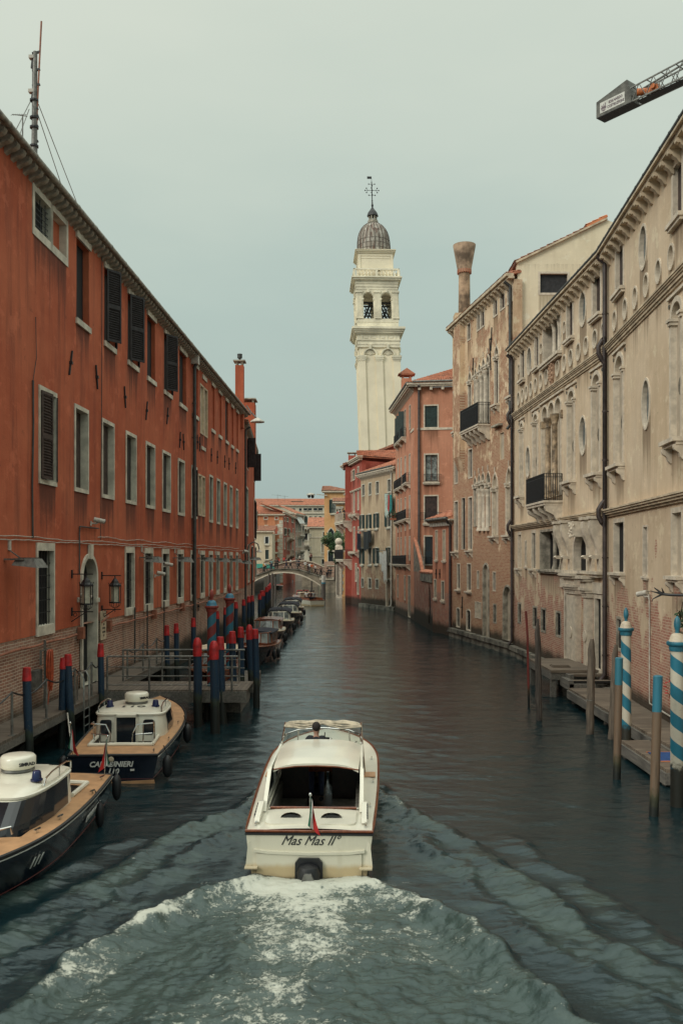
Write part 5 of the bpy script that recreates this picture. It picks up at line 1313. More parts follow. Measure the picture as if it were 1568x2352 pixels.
for (xt, yt, xb, yb, r, m, lab) in ((1421.4,1513,1416,1790,.095,BT1,'brown pole with teal top left of the striped pole'),(1510.5,1554.7,1501,1873,.098,BT2,'brown pole with teal top nearest the camera on the right')):
    g = G(xb, yb); t = P(xt, yt, g.y); o = empty('painted_pole', g, lab, 'mooring pole', 'brown poles with teal tops')
    mb = MB(); d = Vector((t.x-g.x, 0, t.z)); mb.tube([-d*.4, d*0, d], r, 16); mb.build('shaft', m, o, True)
    mb = MB(); mb.lathe([(r*1.02,0),(r*1.0,.015),(r*.6,.03)], d, 16); mb.build('cap', M['teal'], o, True)
for (xt, yt, xb, yb, r, m, lab) in ((1234,1430,1237.6,1655,.10,'oldpole','tall dark jagged mooring post beside the thin red pole'),(1359,1468,1354,1685,.118,'oldpole2','grey pointed post before the pier steps'),(1414,1481,1403,1697,.10,'oldpole2','grey post just behind the teal topped brown pole')):
    g = G(xb, yb); t = P(xt, yt, g.y); o = empty('wooden_post', g, lab, 'mooring post', 'weathered wooden posts by the right pier')
    d = Vector((t.x-g.x, 0, t.z)); mb = MB(); n = 9
    pts = [Vector((0,0,-1.5))]+[d*(i/n)+Vector((.012*math.sin(i*2.2), .01*math.cos(i*3.1), 0)) for i in range(n)]+[d*.96, d]
    mb.tube(pts, [r*1.0]+[r*(1.05-.03*math.sin(i*1.9)) for i in range(n-1)]+[r*.95, r*.72, r*.45], 10)
    mb.build('post', M[m], o, True)
    if r == .10 and m == 'oldpole':
        mb = MB(); mb.bar(d+Vector((0,0,-.05)), d+Vector((-.05,0,.22)), .05, .05); mb.bar(d+Vector((.04,0,-.05)), d+Vector((.03,0,.12)), .04, .05); mb.build('splinter', M[m], o)
    if m == 'oldpole2' and r > .11:
        mb = MB(); mb.tube([(d.x*.35,0,d.z*.35),(d.x*.36,0,d.z*.36)], r*1.12, 14); mb.build('wire_band', M['zinc'], o)
g = G(1214, 1625); t = P(1207.4, 1404, g.y); o = empty('thin_red_pole', g, 'thin faded red pole leaning by the cream palace', 'pole')
mb = MB(); d = Vector((t.x-g.x, 0, t.z)); mb.tube([-d*.3, d*0, d*.75+Vector((.03,0,0)), d], .042, 8); mb.build('shaft', paintpole('faded_red_paint', (.23,.035,.03), (.21,.035,.03), 9, .45), o, True)
for (x, yt, yb, r, lab) in ((617.8,1317.6,1392,.15,'left one of two tall dark posts at the far end of the blue poles'),(625.2,1317,1393,.17,'right one of two tall dark posts at the far end of the blue poles'),(632,1325,1378,.14,'short dark post behind the two tall dark ones')):
    g = G(x, yb); o = empty('wooden_post', g, lab, 'mooring post', 'dark posts before the footbridge'); mb = MB(); zt = ZA(yt, g.y)
    mb.tube([(0,0,-1.5),(0,0,zt-.3),(0,0,zt)], [r,r,r*.5], 10); mb.build('post', M['oldpole'], o, True)
g = G(715.3, 1357); o = empty('channel_post', g, 'slim dark post standing in the canal before the footbridge', 'post'); mb = MB(); zt = ZA(1308, g.y); mb.tube([(0,0,-1),(0,0,zt)], .13, 8); mb.build('post', M['oldpole'], o, True)
mb = MB(); mb.lathe([(.05,0),(.3,.15),(.32,.6),(.1,.8)], (-.1,0,zt-.9), 10); mb.build('beacon', M['black'], o, True)
g = G(742.7, 1377); o = empty('white_topped_post', g, 'dark post with white top and blue band at the right bridge landing', 'post')
zt = ZA(1322, g.y); zb_ = ZA(1337.5, g.y); zc_ = ZA(1341, g.y)
mb = MB(); mb.tube([(0,0,-1),(0,0,zc_)], .27, 12); mb.build('post', M['oldpole'], o, True)
mb = MB(); mb.tube([(0,0,zc_),(0,0,zb_)], .285, 12); mb.build('band', M['teal'], o, True)
mb = MB(); mb.tube([(0,0,zb_),(0,0,zt)], .28, 12); mb.build('cap', M['whitedirty'], o, True)

# ---------------------------------------------------------------- right-hand piers
pr = empty('landing_platform', (9, 36.5, 0), 'pale wooden landing platform below the cream palace portal', 'pier')
mb = MB(); mb.box(-.72,1.15,-2.1,2.0,1.0,1.1); mb.build('deck', M['pier'], pr); mb = MB(); mb.box(-.72,1.1,-2.06,1.96,.72,.999)
for a in (-.6, .6):
    for b in (-1.9, 1.8): mb.box(a-.1, a+.1, b-.1, b+.1, -1, .75)
mb.build('beam', M['beam'], pr)
mb = MB(); mb.box(-.45,.25,-1.3,-.7,1.1,1.15); mb.box(-.43,.22,-1.25,-.75,1.15,1.19); mb.build('step_board', M['pier'], pr)
st = empty('pier_steps', (9.4, 33.6, 0), 'grey timber steps between landing platform and pier', 'steps')
mb = MB()
for i, (zz, y0) in enumerate(((.72,.2),(.9,.75))): mb.box(-.6+i*.2,.95, y0-.35, y0, zz, zz+.09)
mb.build('tread', M['pier'], st); mb = MB(); mb.box(-.75,-.55,-.4,.9,.5,.85); mb.box(-.55,-.35,.3,1.0,.7,.98); mb.box(-.7,.3,-.4,-.25,.5,.72); mb.build('stringer', M['beam'], st)
rp = empty('timber_pier', (9.2, 25, 0), 'weathered timber pier along the brick foot of the cream palace', 'pier')
mb = MB(); mb.box(-.55,.95,-9,8.2,.5,.58); mb.build('deck', M['pier'], rp)
mb = MB(); mb.box(-.62,-.5,-9,8.2,.2,.499)
for i in range(9): y_ = -8+i*2; mb.box(-.5,.9,y_-.08,y_+.08,.25,.499); mb.tube([(-.35,y_,-1.2),(-.35,y_,.3)], .12, 8)
mb.build('beam', M['beam'], rp)
lp = empty('low_landing', (8.2, 22.4, 0), 'low wooden landing with a blue mat beside the pier', 'pier')
mb = MB(); mb.box(-.4,.42,-1.5,1.9,.36,.44); mb.build('deck', M['pier'], lp)
mb = MB(); mb.box(-.46,.42,-1.55,1.95,.08,.359); 
for b in (-1.3, 1.7): mb.box(-.4,-.2,b-.1,b+.1,-1,.1)
mb.build('beam', M['beam'], lp)
mt = P(1528, 1733, 22.3); o = empty('blue_mat', (8.28, 22.2, .445), 'blue mat with thin orange border lying on the low landing', 'mat')
mb = MB(); mb.box(-.3,.3,-.5,.5,0,.02); mb.build('mat', plain('royal_blue', (.01,.07,.24), .6), o); mb = MB(); mb.box(-.33,.33,-.53,-.5,0,.022); mb.box(-.33,.33,.5,.53,0,.022); mb.build('border', M['tilebr'], o)
# planter with shrub and red flowers by the right edge
def foliage(name, parent, c, rad, n, leaf_, mat, seed=1):
    rnd = random.Random(seed); mb = MB()
    clumps = [(Vector((rnd.gauss(0,.5), rnd.gauss(0,.5), rnd.gauss(0,.5))), .35+rnd.random()*.35) for _ in range(14)]
    for i in range(n):
        cc, cr = clumps[i % 14]; d = Vector((rnd.gauss(0,1), rnd.gauss(0,1), rnd.gauss(0,1))); d = cc+d.normalized()*cr*rnd.random()**.4
        p_ = Vector(c)+Vector((d.x*rad[0], d.y*rad[1], d.z*rad[2])); a = Vector((rnd.gauss(0,1), rnd.gauss(0,1), rnd.gauss(0,1))).normalized(); b = a.orthogonal().normalized()
        s = leaf_*(.6+rnd.random()*.8); mb.add([p_-a*s, p_+b*s*.45, p_+a*s, p_-b*s*.45], [(0,1,2,3)])
    o = mb.build(name, mat, parent)
    if name == 'flowers': o['kind'] = 'stuff'
    return o
sp_ = F1.world(F1.u(1564)+.25, -.25, .6); o = empty('climbing_shrub', sp_, 'dark climbing shrub with red flowers behind the striped pole at right edge', 'plant')
mb = MB(); mb.tube([(0,0,0),(.05,-.1,1.2),(.1,.05,2.6),(.1,-.3,3.7)], [.04,.035,.03,.015], 7); mb.build('stem', M['bark'], o)
foliage('foliage', o, (.25,-.9,3.3), (.3,.45,.7), 1300, .06, M['leaf'], 3); foliage('foliage', o, (.0,-.05,1.3), (.16,.3,.5), 600, .05, M['leaf'], 4)
foliage('flowers', o, (-.05,.0,1.3), (.15,.28,.45), 60, .045, M['red'], 5)

# ================================================================ boats
class Hull:
    def __init__(s, L, B, stern=.88, h0=.85, h1=1.05, p=2.3, qq=1.3, fl=.12, rake=.7, smax=.5):
        s.L, s.B, s.st, s.h0, s.h1, s.p, s.q, s.fl, s.rake, s.sm = L, B, stern, h0, h1, p, qq, fl, rake, smax
    def hb(s, t):
        if t < s.sm: return s.B*(s.st+(1-s.st)*math.sin(PI/2*t/s.sm))
        k = (t-s.sm)/(1-s.sm); return s.B*max(.015, (1-k**s.p))**(1/s.q)
    def sh(s, t): return s.h0+(s.h1-s.h0)*t**2
    def pt(s, t, v, side=1):
        """v 0 at sheer .. 1 at waterline"""
        fl = s.fl+.42*max(0,(t-.45)/.55)**1.5
        x = s.hb(t)*(1-fl*v**1.4); y = t*s.L-s.rake*max(0,t-.55)/.45*v**1.1*(t**4)+.06*v*(1-t)**8*0
        return Vector((side*x, y, s.sh(t)*(1-v)))
    def ts(s, n=30): return [1-(1-i/n)**1.5 for i in range(n+1)]
    def shell(s, v0=0, v1=1.25, n=30, m=8, transom=True):
        mb = MB(); T_ = s.ts(n)
        for side in (1,-1):
            vs = [s.pt(t, v0+(v1-v0)*j/m, side) for t in T_ for j in range(m+1)]
            fs = []
            for i in range(n):
                for j in range(m):
                    a = i*(m+1)+j; f = (a, a+1, a+m+2, a+m+1); fs.append(f if side == 1 else f[::-1])
            mb.add(vs, fs)
        if transom:
            for j in range(m):
                a, b = v0+(v1-v0)*j/m, v0+(v1-v0)*(j+1)/m
                mb.add([s.pt(0,a,-1), s.pt(0,b,-1), s.pt(0,b,1), s.pt(0,a,1)], [(0,1,2,3)])
        return mb
    def strake(s, v, r, n=30, off=.0, t0=0, t1=1, aft=True, w=6):
        mb = MB()
        for side in (1,-1):
            pts = [s.pt(t0+(t1-t0)*t, v, side)+Vector((side*off,0,0)) for t in s.ts(n)]
            if aft: pts = [Vector((0, pts[0].y-.0, pts[0].z))]+pts
            mb.tube(pts, r, w)
        return mb
    def deck(s, inner, n=40, t0=0, t1=1, dz=.0, camber=.05, m=5, inset=.01):
        """side deck from the sheer in to half width inner(t) (0 = closed deck)"""
        mb = MB(); T_ = [t0+(t1-t0)*t for t in s.ts(n)]
        for side in (1,-1):
            vs = []
            for t in T_:
                a = s.hb(t)-inset; b = min(a, max(0, inner(t))); y = t*s.L; z = s.sh(t)+dz
                for j in range(m+1): x = a+(b-a)*j/m; vs.append((side*x, y, z+camber*(1-(x/max(a,.01))**2)))
            fs = []
            for i in range(n):
                for j in range(m): q_ = i*(m+1)+j; f = (q_, q_+m+1, q_+m+2, q_+1); fs.append(f if side == 1 else f[::-1])
            mb.add(vs, fs)
        return mb
def cleat(mb, x, y, z, r=0.0):
    c, s = math.cos(r), math.sin(r); mb.bar((x-.08*s,y-.08*c,z+.06),(x+.08*s,y+.08*c,z+.06),.025,.025); mb.bar((x,y,z),(x,y,z+.06),.03,.06)
def flag(o, base, L, lean, name='flag', scale=1.0, droop=True):
    """Italian tricolour hanging limp from a short staff"""
    b = Vector(base); t = b+Vector(lean)*L; mb = MB(); mb.tube([b, t], .012, 6); mb.sph(t, .03, 8, 6); st_ = mb.build('flag_staff', M['chrome'], o)
    for k, (m, x0, x1) in enumerate((('green',0,.09),('whitecl',.09,.22),('red',.22,.42))):
        mb = MB(); vs = []
        for j in range(9):
            for i in range(4):
                u = x0+(x1-x0)*i/3; v = j/8
                vs.append(t+Vector((u*.42*scale*(.35+.9*v)+.015*math.sin(9*u+3*v)-.04*v, .03*math.sin(20*u+4*v), -.03-v*.52*scale-u*.45*scale)))
        fs = [(j*4+i,j*4+i+1,(j+1)*4+i+1,(j+1)*4+i) for j in range(8) for i in range(3)]
        mb.add(vs, fs); mb.build('flag', M[m], st_, True)

def fender(o, x, y, z0, z1, r=.12, mat='rubber'):
    mb = MB(); mb.lathe([(.03,0),(r*.7,.05),(r,.14),(r,z1-z0-.14),(r*.7,z1-z0-.05),(.03,z1-z0)], (x,y,z0), 12); mb.tube([(x,y,z1),(x*.92,y,z1+.25)], .012, 5); mb.build('fender', M[mat], o, True)

# ---------------------------------------------------------------- the white water taxi in the middle
H = Hull(8.0, 1.24, .875, .82, 1.02, p=2.6, qq=1.35, fl=.10, rake=.9, smax=.6)
tx = empty('water_taxi', (-.556, 14.95, 0), 'white water taxi under way in mid canal with folded canopy and flag', 'boat', None, -math.atan2(.146,5))
k = NM('white_hull_stained'); c = k.coords(); sp = k.node('ShaderNodeSeparateXYZ', i_0=c); nz = k.noise(k.coords(scale=(2,2,.5)), 1.5, 5, .7)
hh = k.math('ADD', sp.outputs[2], k.math('MULTIPLY', nz, .12)); col = k.mix(k.rng(hh, .36, .24), (.60,.57,.46), (.46,.36,.21)); col = k.mix(k.rng(hh, .13, .05), col, (.12,.10,.06)); col = k.mix(k.rng(nz,.55,.75,0,.25), col, (.35,.31,.22))
k.out(Base_Color=col, Roughness=.35); k.b.inputs['Coat Weight'].default_value = .3; M['hullw'] = k.m
H.shell().build('hull', M['hullw'], tx, True)
# lower transom step and bright panel edge
mb = MB(); mb.prism([(-.95,.0),(-.7,-.03),(0,-.05),(.7,-.03),(.95,.0),(.95,.045),(.7,.015),(0,-.005),(-.7,.015),(-.95,.045)], (1,0,0),(0,0,1),(0,-1,0),(0,0,.47),.05)
mb.box(-.9,.9,-.03,0,-.3,.44); mb.build('transom_step', M['hullw'], tx)
H.strake(.0, .026, off=.008).build('rub_rail', M['mahog'], tx, True)
H.strake(.06, .025, off=.012).build('rubbing_strip', M['rubber'], tx, True)
def inn(t):
    y = t*H.L
    return .84 if 1.2 < y < 4.05 else (.0 if y <= 1.2 else (.84 if y < 4.75 else max(0, .84*(1-((y-4.75)/.9)**2)) if y < 5.65 else 0))
H.deck(inn, n=60, camber=.05).build('deck', M['white'], tx, True)
# well and floor, interior shade painted into the wood
mb = MB(); mb.box(-.84,.84,1.2,5.4,-.05,-.02); mb.box(-.86,-.84,1.2,5.4,-.05,.84); mb.box(.84,.86,1.2,5.4,-.05,.84); mb.box(-.84,.84,1.18,1.2,-.05,.86); mb.build('cockpit_well', M['mahogshade'], tx)
mb = MB(); 
for sx in (-1,1): mb.box(sx*.55-.28, sx*.55+.28, 1.25, 3.5, .3, .42); mb.box(sx*.82-.05, sx*.82+.03, 1.25, 3.5, .42, .8)
mb.box(-.8,.8,1.22,1.5,.3,.7); mb.build('seat', plain('dark_leather', (.14,.13,.11), .5, var=.3), tx)
mb = MB(); mb.box(-.84,-.25,3.65,3.7,0,1.4); mb.box(.25,.84,3.65,3.7,0,1.4); mb.build('bulkhead', M['mahogshade'], tx)
# cabin: roof, side panels with windows, raked rear posts
def lp_(a, b, t): return a+(b-a)*t
mb = MB(); n = 14; vs = []
for j in range(9):
    t = j/8; y = lp_(1.98, 4.12, t); hw = lp_(.83, .88, t)
    for i in range(n+1):
        s_ = -1+2*i/n; e = 1-abs(s_)**5; vs.append((s_*hw, y+.05*(1-s_*s_), 1.42+.12*e*(1-.25*s_*s_)+.02*math.sin(PI*t)-(.03 if j == 0 else 0)))
top = [(j*(n+1)+i, j*(n+1)+i+1, (j+1)*(n+1)+i+1, (j+1)*(n+1)+i) for j in range(8) for i in range(n)]
m0 = len(vs); vs += [(x,y,z-.045) for x,y,z in vs]
mb.add(vs, top+[tuple(m0+q_ for q_ in f[::-1]) for f in top]+[(i,m0+i,m0+i+1,i+1) for i in range(n)]+[(8*(n+1)+i,8*(n+1)+i+1,m0+8*(n+1)+i+1,m0+8*(n+1)+i) for i in range(n)]
       +[(j*(n+1),(j+1)*(n+1),m0+(j+1)*(n+1),m0+j*(n+1)) for j in range(8)]+[(j*(n+1)+n,m0+j*(n+1)+n,m0+(j+1)*(n+1)+n,(j+1)*(n+1)+n) for j in range(8)])
mb.build('cabin_roof', M['white'], tx, True)
for sx in (-1,1):
    mb = MB(); side = [(1.05,.88),(1.95,1.44),(4.15,1.44),(4.35,.92)]
    def quad(a, b, c_, d_, th=.05): mb.prism([a,b,c_,d_], (0,1,0),(0,0,1),(sx,0,0),(sx*.86,0,0),th)
    quad((1.02,.86),(1.16,.86),(2.06,1.42),(1.92,1.42), .07)      # raked rear post
    quad((1.1,.84),(4.35,.9),(4.3,1.0),(1.3,.96)); quad((1.95,1.38),(4.15,1.38),(4.15,1.45),(2.0,1.45)); quad((4.05,.9),(4.35,.9),(4.2,1.44),(4.0,1.44)); quad((2.7,.95),(2.8,.95),(2.8,1.4),(2.7,1.4))
    mb.build('cabin_side', M['white'], tx)
    mb = MB(); mb.add([(sx*.88,1.35,.96),(sx*.88,4.05,.98),(sx*.88,4.0,1.39),(sx*.88,2.0,1.39)], [(0,1,2,3)]); mb.build('cabin_window', M['glass'], tx)
    mb = MB()   # louvred air box on the aft deck
    mb.prism([(.35,.86),(1.15,.86),(1.2,1.02),(1.05,1.04),(.42,.93)], (0,1,0),(0,0,1),(sx,0,0),(sx*.90,0,0),.09); ab_ = mb.build('air_intake', M['white'], tx)
    mb = MB()
    for i in range(5): y = .52+i*.12; mb.obox((sx*1.0, y, .925+i*.015), (.012,0,0), (0,.02,0), (0,.012,.035))
    mb.build('louvre', M['black'], ab_)
    mb = MB(); pr_ = [(-.02,.9),(0,1.0),(.04,1.0)]
    H.hb(0); mb.add([(sx*1.0,0,.66),(sx*.96,0,.24),(sx*1.09,-.04,.2),(sx*1.05,-.02,.62),(sx*1.03,1.4,.64),(sx*1.0,1.4,.28),(sx*1.03,1.4,.26),(sx*1.05,1.4,.6)], [(0,1,2,3),(3,2,6,7),(4,7,6,5),(0,3,7,4),(1,5,6,2)])
    mb.build('spray_fin', M['hullw'], tx)
    mb = MB(); mb.box(sx*.98-.12,sx*.98+.1,-.12,.1,.2,.225); mb.build('trim_tab', M['hullw'], tx)
mb = MB(); mb.tube([(-.83,1.98,1.40),(-.4,2.02,1.45),(0,2.03,1.46),(.4,2.02,1.45),(.83,1.98,1.40)], .014, 8); mb.tube([(-.8,1.2,.88),(.8,1.2,.88)], .025, 6)
mb.build('cabin_trim', M['mahog'], tx, True)
# engine hatch on the aft deck with two scoops
mb = MB(); pts = [];
for (cx_, cy_, a0) in ((.64,.92,0),(-.64,.92,90),(-.64,.38,180),(.64,.38,270)): pts += [(cx_+.16*math.cos(R(a0+k*18)), cy_+.16*math.sin(R(a0+k*18))) for k in range(6)]
mb.prism(pts, (1,0,0),(0,1,0),(0,0,1),(0,0,.845),.035); mb.build('engine_hatch', M['white'], tx)
for cx_ in (-.36,.36):
    mb = MB(); vs = []
    for j in range(5):
        for i in range(9):
            a = PI*i/8; rr = [.19,.19,.17,.12,.02][j]; vs.append((cx_+rr*math.cos(a), .56+j*.05+.02*math.sin(a), .875+.09*math.sin(a)*[1,.95,.8,.5,.05][j]))
    mb.add(vs, [(j*9+i,j*9+i+1,(j+1)*9+i+1,(j+1)*9+i) for j in range(4) for i in range(8)]); mb.build('vent_scoop', M['chrome'], tx, True)
    mb = MB(); mb.prism([(.15*math.cos(PI*i/8), .065*math.sin(PI*i/8)) for i in range(9)], (1,0,0),(0,0,1),(0,1,0),(cx_,.575,.875),.01); mb.build('vent_opening', M['black'], tx)
for (x, y) in ((-.95,.28),(.97,.25),(-1.1,3.2),(1.12,3.15),(1.1,5.0),(-1.08,5.0),(-1.02,1.5),(1.05,1.45)):
    mb = MB(); cleat(mb, x, y, H.sh(y/8)+.0, 0); mb.build('cleat', M['chrome'], tx)
mb = MB()
for sx in (-1,1): mb.box(sx*1.03-.14, sx*1.03+.14, 3.5, 3.9, H.sh(.46)+.02, H.sh(.46)+.035)
mb.build('step_pad', M['teak'], tx)
flag(tx, (.02,.05,.84), .62, (0,-.12,1), scale=.95)
text_mesh('boat_name', 'Mas Mas II°', .23, M['letter'], tx, (-.0,-.006,.655), (PI/2,0,0), .55, .003, .92)
# stern drive
mb = MB(); mb.prism([(-.24,-.05),(.24,-.05),(.235,.3),(.17,.38),(-.17,.38),(-.235,.3)], (1,0,0),(0,0,1),(0,-1,0),(0,-.03,0),.06); mb.build('drive_plate', M['black'], tx)
mb = MB(); mb.lathe([(.15,-.1),(.19,.05),(.2,.16),(.16,.26),(.05,.3)], (0,-.14,0), 14, 1, .9); mb.build('drive_bellows', M['rubber'], tx, True)
mb = MB(); mb.prism([(-.08,-.3),(.08,-.3),(.1,.1),(.06,.2),(-.06,.2),(-.1,.1)], (1,0,0),(0,0,1),(0,-1,0),(0,-.25,0),.14); dl_ = mb.build('stern_drive', M['zinc'], tx)
mb = MB(); mb.bar((-.03,-.395,.02),(.03,-.395,.09),.02,.006,(0,1,0)); mb.bar((.03,-.395,.09),(.0,-.395,.1),.012,.006,(0,1,0)); mb.build('drive_emblem', M['letterw'], tx)
# cockpit: dash, windscreen, wheel, mirror, folded canopy
mb = MB(); mb.box(-.85,.85,4.95,5.35,.7,.98); mb.build('dashboard', M['white'], tx); mb = MB(); mb.box(-.84,.84,4.28,4.34,.8,1.05); mb.build('cockpit_coaming', M['mahog'], tx)
mb = MB(); pts = [(-.93,4.3,1.0),(-.9,4.9,1.05),(-.62,5.25,1.08),(0,5.38,1.1),(.62,5.25,1.08),(.9,4.9,1.05),(.93,4.3,1.0)]; tp = [(x*.93,y-.25,z+.5) for x,y,z in pts]
mb.add(pts+tp, [(i,i+1,8+i,7+i) for i in range(6)])
kk = NM('clear_windscreen'); tr = kk.n.new('ShaderNodeBsdfTransparent'); gl2 = kk.n.new('ShaderNodeBsdfGlossy'); gl2.inputs['Roughness'].default_value = .03; mx_ = kk.n.new('ShaderNodeMixShader'); mx_.inputs[0].default_value = .16
kk.l.new(tr.outputs[0], mx_.inputs[1]); kk.l.new(gl2.outputs[0], mx_.inputs[2]); kk.l.new(mx_.outputs[0], kk.n['Material Output'].inputs[0]); M['clear'] = kk.m; tr.inputs[0].default_value = (.75,.8,.78,1)
ws = mb.build('windscreen', M['clear'], tx, True)
mb = MB(); mb.tube(pts, .018, 6); mb.tube(tp, .018, 6)
for i in (0,2,4,6): mb.tube([pts[i], tp[i]], .018, 6)
mb.tube([(-.95,3.6,.95),(-.9,4.3,1.35),(-.86,4.85,1.78)], .02, 6); mb.tube([(.95,3.6,.95),(.9,4.3,1.35),(.86,4.85,1.78)], .02, 6)
mb.build('windscreen_frame', M['chrome'], tx, True)
mb = MB(); random.seed(5)
for row in range(4):
    pts_ = []; rs_ = []
    for i in range(33):
        s_ = -1+2*i/32; sag = (0,.02,.075,.12)[row]*(1-(abs(s_)-.45)**2*3.2 if row > 1 else 1)*(1 if abs(s_) < .97 else .5)*(.45+.55*min(1,abs(s_)*2.2))
        pts_.append((s_*.87, 4.80-.05*row+.05*math.cos(s_*1.5), 1.80-.025*(abs(s_)**6)*3-sag+.006*math.sin(i*1.1+row))); rs_.append((.034,.03,.024,.02)[row]*(1+.25*math.sin(i*.55+row*1.9)))
    rs_[0] = rs_[-1] = .02; mb.tube(pts_, rs_, 9)
mb.build('folded_canopy', M['creamcv'], tx, True)
mb = MB(); mb.tube([(.03,5.0,1.52),(.03,4.9,1.45)], .012, 5); mb.box(-.08,.14,4.84,4.88,1.38,1.44); mb.build('rear_mirror', M['black'], tx)
mb = MB(); cw = Vector((-.34,4.72,1.0)); pw = [cw+Vector((.17*math.cos(t*PI/8), .08*math.sin(t*PI/8), .15*math.sin(t*PI/8))) for t in range(17)]; mb.tube(pw, .014, 6); mb.bar(pw[0], pw[8], .02,.02); mb.build('steering_wheel', M['mahog'], tx, True)
mb = MB(); mb.bar((-.02,5.28,1.12),(.16,5.2,1.33),.02,.02); mb.bar((.5,5.22,1.12),(.76,5.1,1.3),.02,.02); mb.build('wiper', M['black'], tx)
mb = MB(); mb.box(.26,.45,5.15,5.3,.99,1.14); mb.build('paper_box', M['whitedirty'], tx)
mb = MB(); mb.tube([(.12,5.9,1.03),(.12,5.9,1.2)], .03, 8); mb.lathe([(.02,0),(.06,.05),(.06,.15),(.02,.22)], (.14,5.6,1.05), 10); mb.build('bow_light', M['chrome'], tx, True)

# ---------------------------------------------------------------- police launches
PH = Hull(7.4, 1.25, .87, .68, .95, p=2.4, qq=1.25, fl=.14, rake=.9, smax=.45)
def police(name, loc, rz, label, num, stern=True):
    o = empty('police_boat', loc, label, 'police boat', None, rz)
    PH.shell().build('hull', M['navy'], o, True)
    PH.strake(.0, .035, off=.0).build('rub_rail', M['rubber'], o, True); PH.strake(.07, .012, off=.012, aft=False).build('coachline', M['letterw'], o, True)
    PH.strake(.86, .008, off=.004).build('boot_stripe', plain('dull_boot_red', (.10,.018,.015), .5), o)
    def inn(t): y = t*PH.L; return .8 if .95 < y < 4.9 else 0
    PH.deck(inn, n=60, camber=.04).build('deck', M['teakp'], o, True)
    mb = MB()
    for sx in (-1,1): mb.tube([(sx*.8,.95,.74),(sx*.8,2,.76)], .05, 8)
    mb.tube([(-.8,.95,.74),(0,.9,.76),(.8,.95,.74)], .05, 8); mb.build('coaming', M['white'], o, True)
    mb = MB(); mb.box(-.8,.8,.95,2.0,.05,.1); mb.box(-.82,-.8,.95,2,.1,.72); mb.box(.8,.82,.95,2,.1,.72); mb.box(-.8,.8,.93,.95,.1,.72); mb.build('cockpit_well', M['panel'], o)
    # cabin shell : superellipse plan loft
    secs = [(.62,.97,1.9,5.0),(.95,.96,1.95,4.8),(1.3,.91,2.0,4.3),(1.38,.88,2.05,4.15),(1.44,.6,2.3,3.9)] if stern else [(.62,.9,1.9,5.0),(.95,.89,1.95,4.8),(1.3,.85,2.0,4.3),(1.38,.82,2.05,4.15),(1.44,.56,2.3,3.9)]
    mb = MB(); n = 36; vs = []
    for z, hw, ya, yb_ in secs:
        for i in range(n):
            t = 2*PI*i/n; cx_, sy_ = math.cos(t), math.sin(t); e = .32
            x = hw*math.copysign(abs(cx_)**e, cx_); yy = math.copysign(abs(sy_)**(e if sy_ < 0 else .62), sy_)
            vs.append((x*(1-.12*max(0,yy)), (ya+yb_)/2+(yb_-ya)/2*yy, z))
    fs = [(j*n+i,j*n+(i+1)%n,(j+1)*n+(i+1)%n,(j+1)*n+i) for j in range(len(secs)-1) for i in range(n)]+[tuple(range((len(secs)-1)*n, len(secs)*n))]
    mb.add(vs, fs); cab = mb.build('cabin', M['white'], o, True)
    # roof lip
    mb = MB(); lip = [Vector(v)*1.0 for v in vs[2*n:3*n]]; mb.tube([(v.x*1.02,v.y+.0,v.z+.02) for v in lip]+[(lip[0].x*1.02,lip[0].y,lip[0].z+.02)], .035, 6); mb.build('roof_edge', M['white'], o, True)
    # windscreen glass band (front and sides), slightly proud of the shell
    mb = MB(); A = [tuple(Vector(vs[i]).lerp(Vector(vs[n+i]), .45)) for i in range(n)]; Bq = vs[2*n:3*n]
    cy = 3.3
    for i in range(n):
        j = (i+1)%n; ya_ = (A[i][1]+A[j][1])/2
        if ya_ > 2.55:
            def pp(a_, b_, k_, t): v = Vector(a_[k_]).lerp(Vector(b_[k_]), t); d = Vector((v.x, v.y-cy, 0)).normalized()*.014; return v+d
            Md = vs[n:2*n]; mb.add([pp(A,Md,i,0),pp(A,Md,j,0),pp(A,Md,j,1),pp(A,Md,i,1)], [(0,1,2,3)]); mb.add([pp(Md,Bq,i,0),pp(Md,Bq,j,0),pp(Md,Bq,j,.93),pp(Md,Bq,i,.93)], [(0,1,2,3)])
    mb.build('windscreen', M['glass'], o, True)
    # aft bulkhead: door and two windows
    mb = MB(); mb.box(-.32,.24,1.86,1.93,.2,1.3); mb.build('door', M['glass'], o)
    mb = MB()
    for x in (-.34,.22): mb.box(x,x+.05,1.82,1.95,.2,1.34)
    mb.box(-.34,.27,1.82,1.95,1.28,1.34); mb.build('door_frame', M['white'], o)
    for x0, x1 in ((-.74,-.44),(.4,.68)):
        mb = MB(); pts = []
        for (a, b, an) in ((x1-.06,1.2-.06,0),(x0+.06,1.2-.06,90),(x0+.06,.86,180),(x1-.06,.86,270)): pts += [(a+.06*math.cos(R(an+k_*30)), b+.06*math.sin(R(an+k_*30))) for k_ in range(4)]
        mb.prism(pts, (1,0,0),(0,0,1),(0,-1,0),(0,1.97,0),.05); mb.build('rear_window', M['glass'], o)
    mb = MB(); mb.lathe([(.29,0),(.32,.03),(.33,.08),(.33,.2),(.29,.245),(.18,.26),(.01,.262)], (0,2.75 if not stern else 3.2,1.5), 28); ra = mb.build('radar', M['white'], o, True)
    mb = MB(); mb.lathe([(.31,-.04),(.3,.0)], (0,2.75 if not stern else 3.2,1.5), 28); mb.build('radar_base', M['zinc'], ra, True)
    d_ = 1 if stern else -1
    rt = text_mesh('lettering', 'SIMRAD', .085, M['letter'], ra, (.27*d_,(3.2 if stern else 2.75)-.27*d_,1.62), (PI/2,0,R(40) if stern else PI+R(40)), 0, .012, 1, .003)
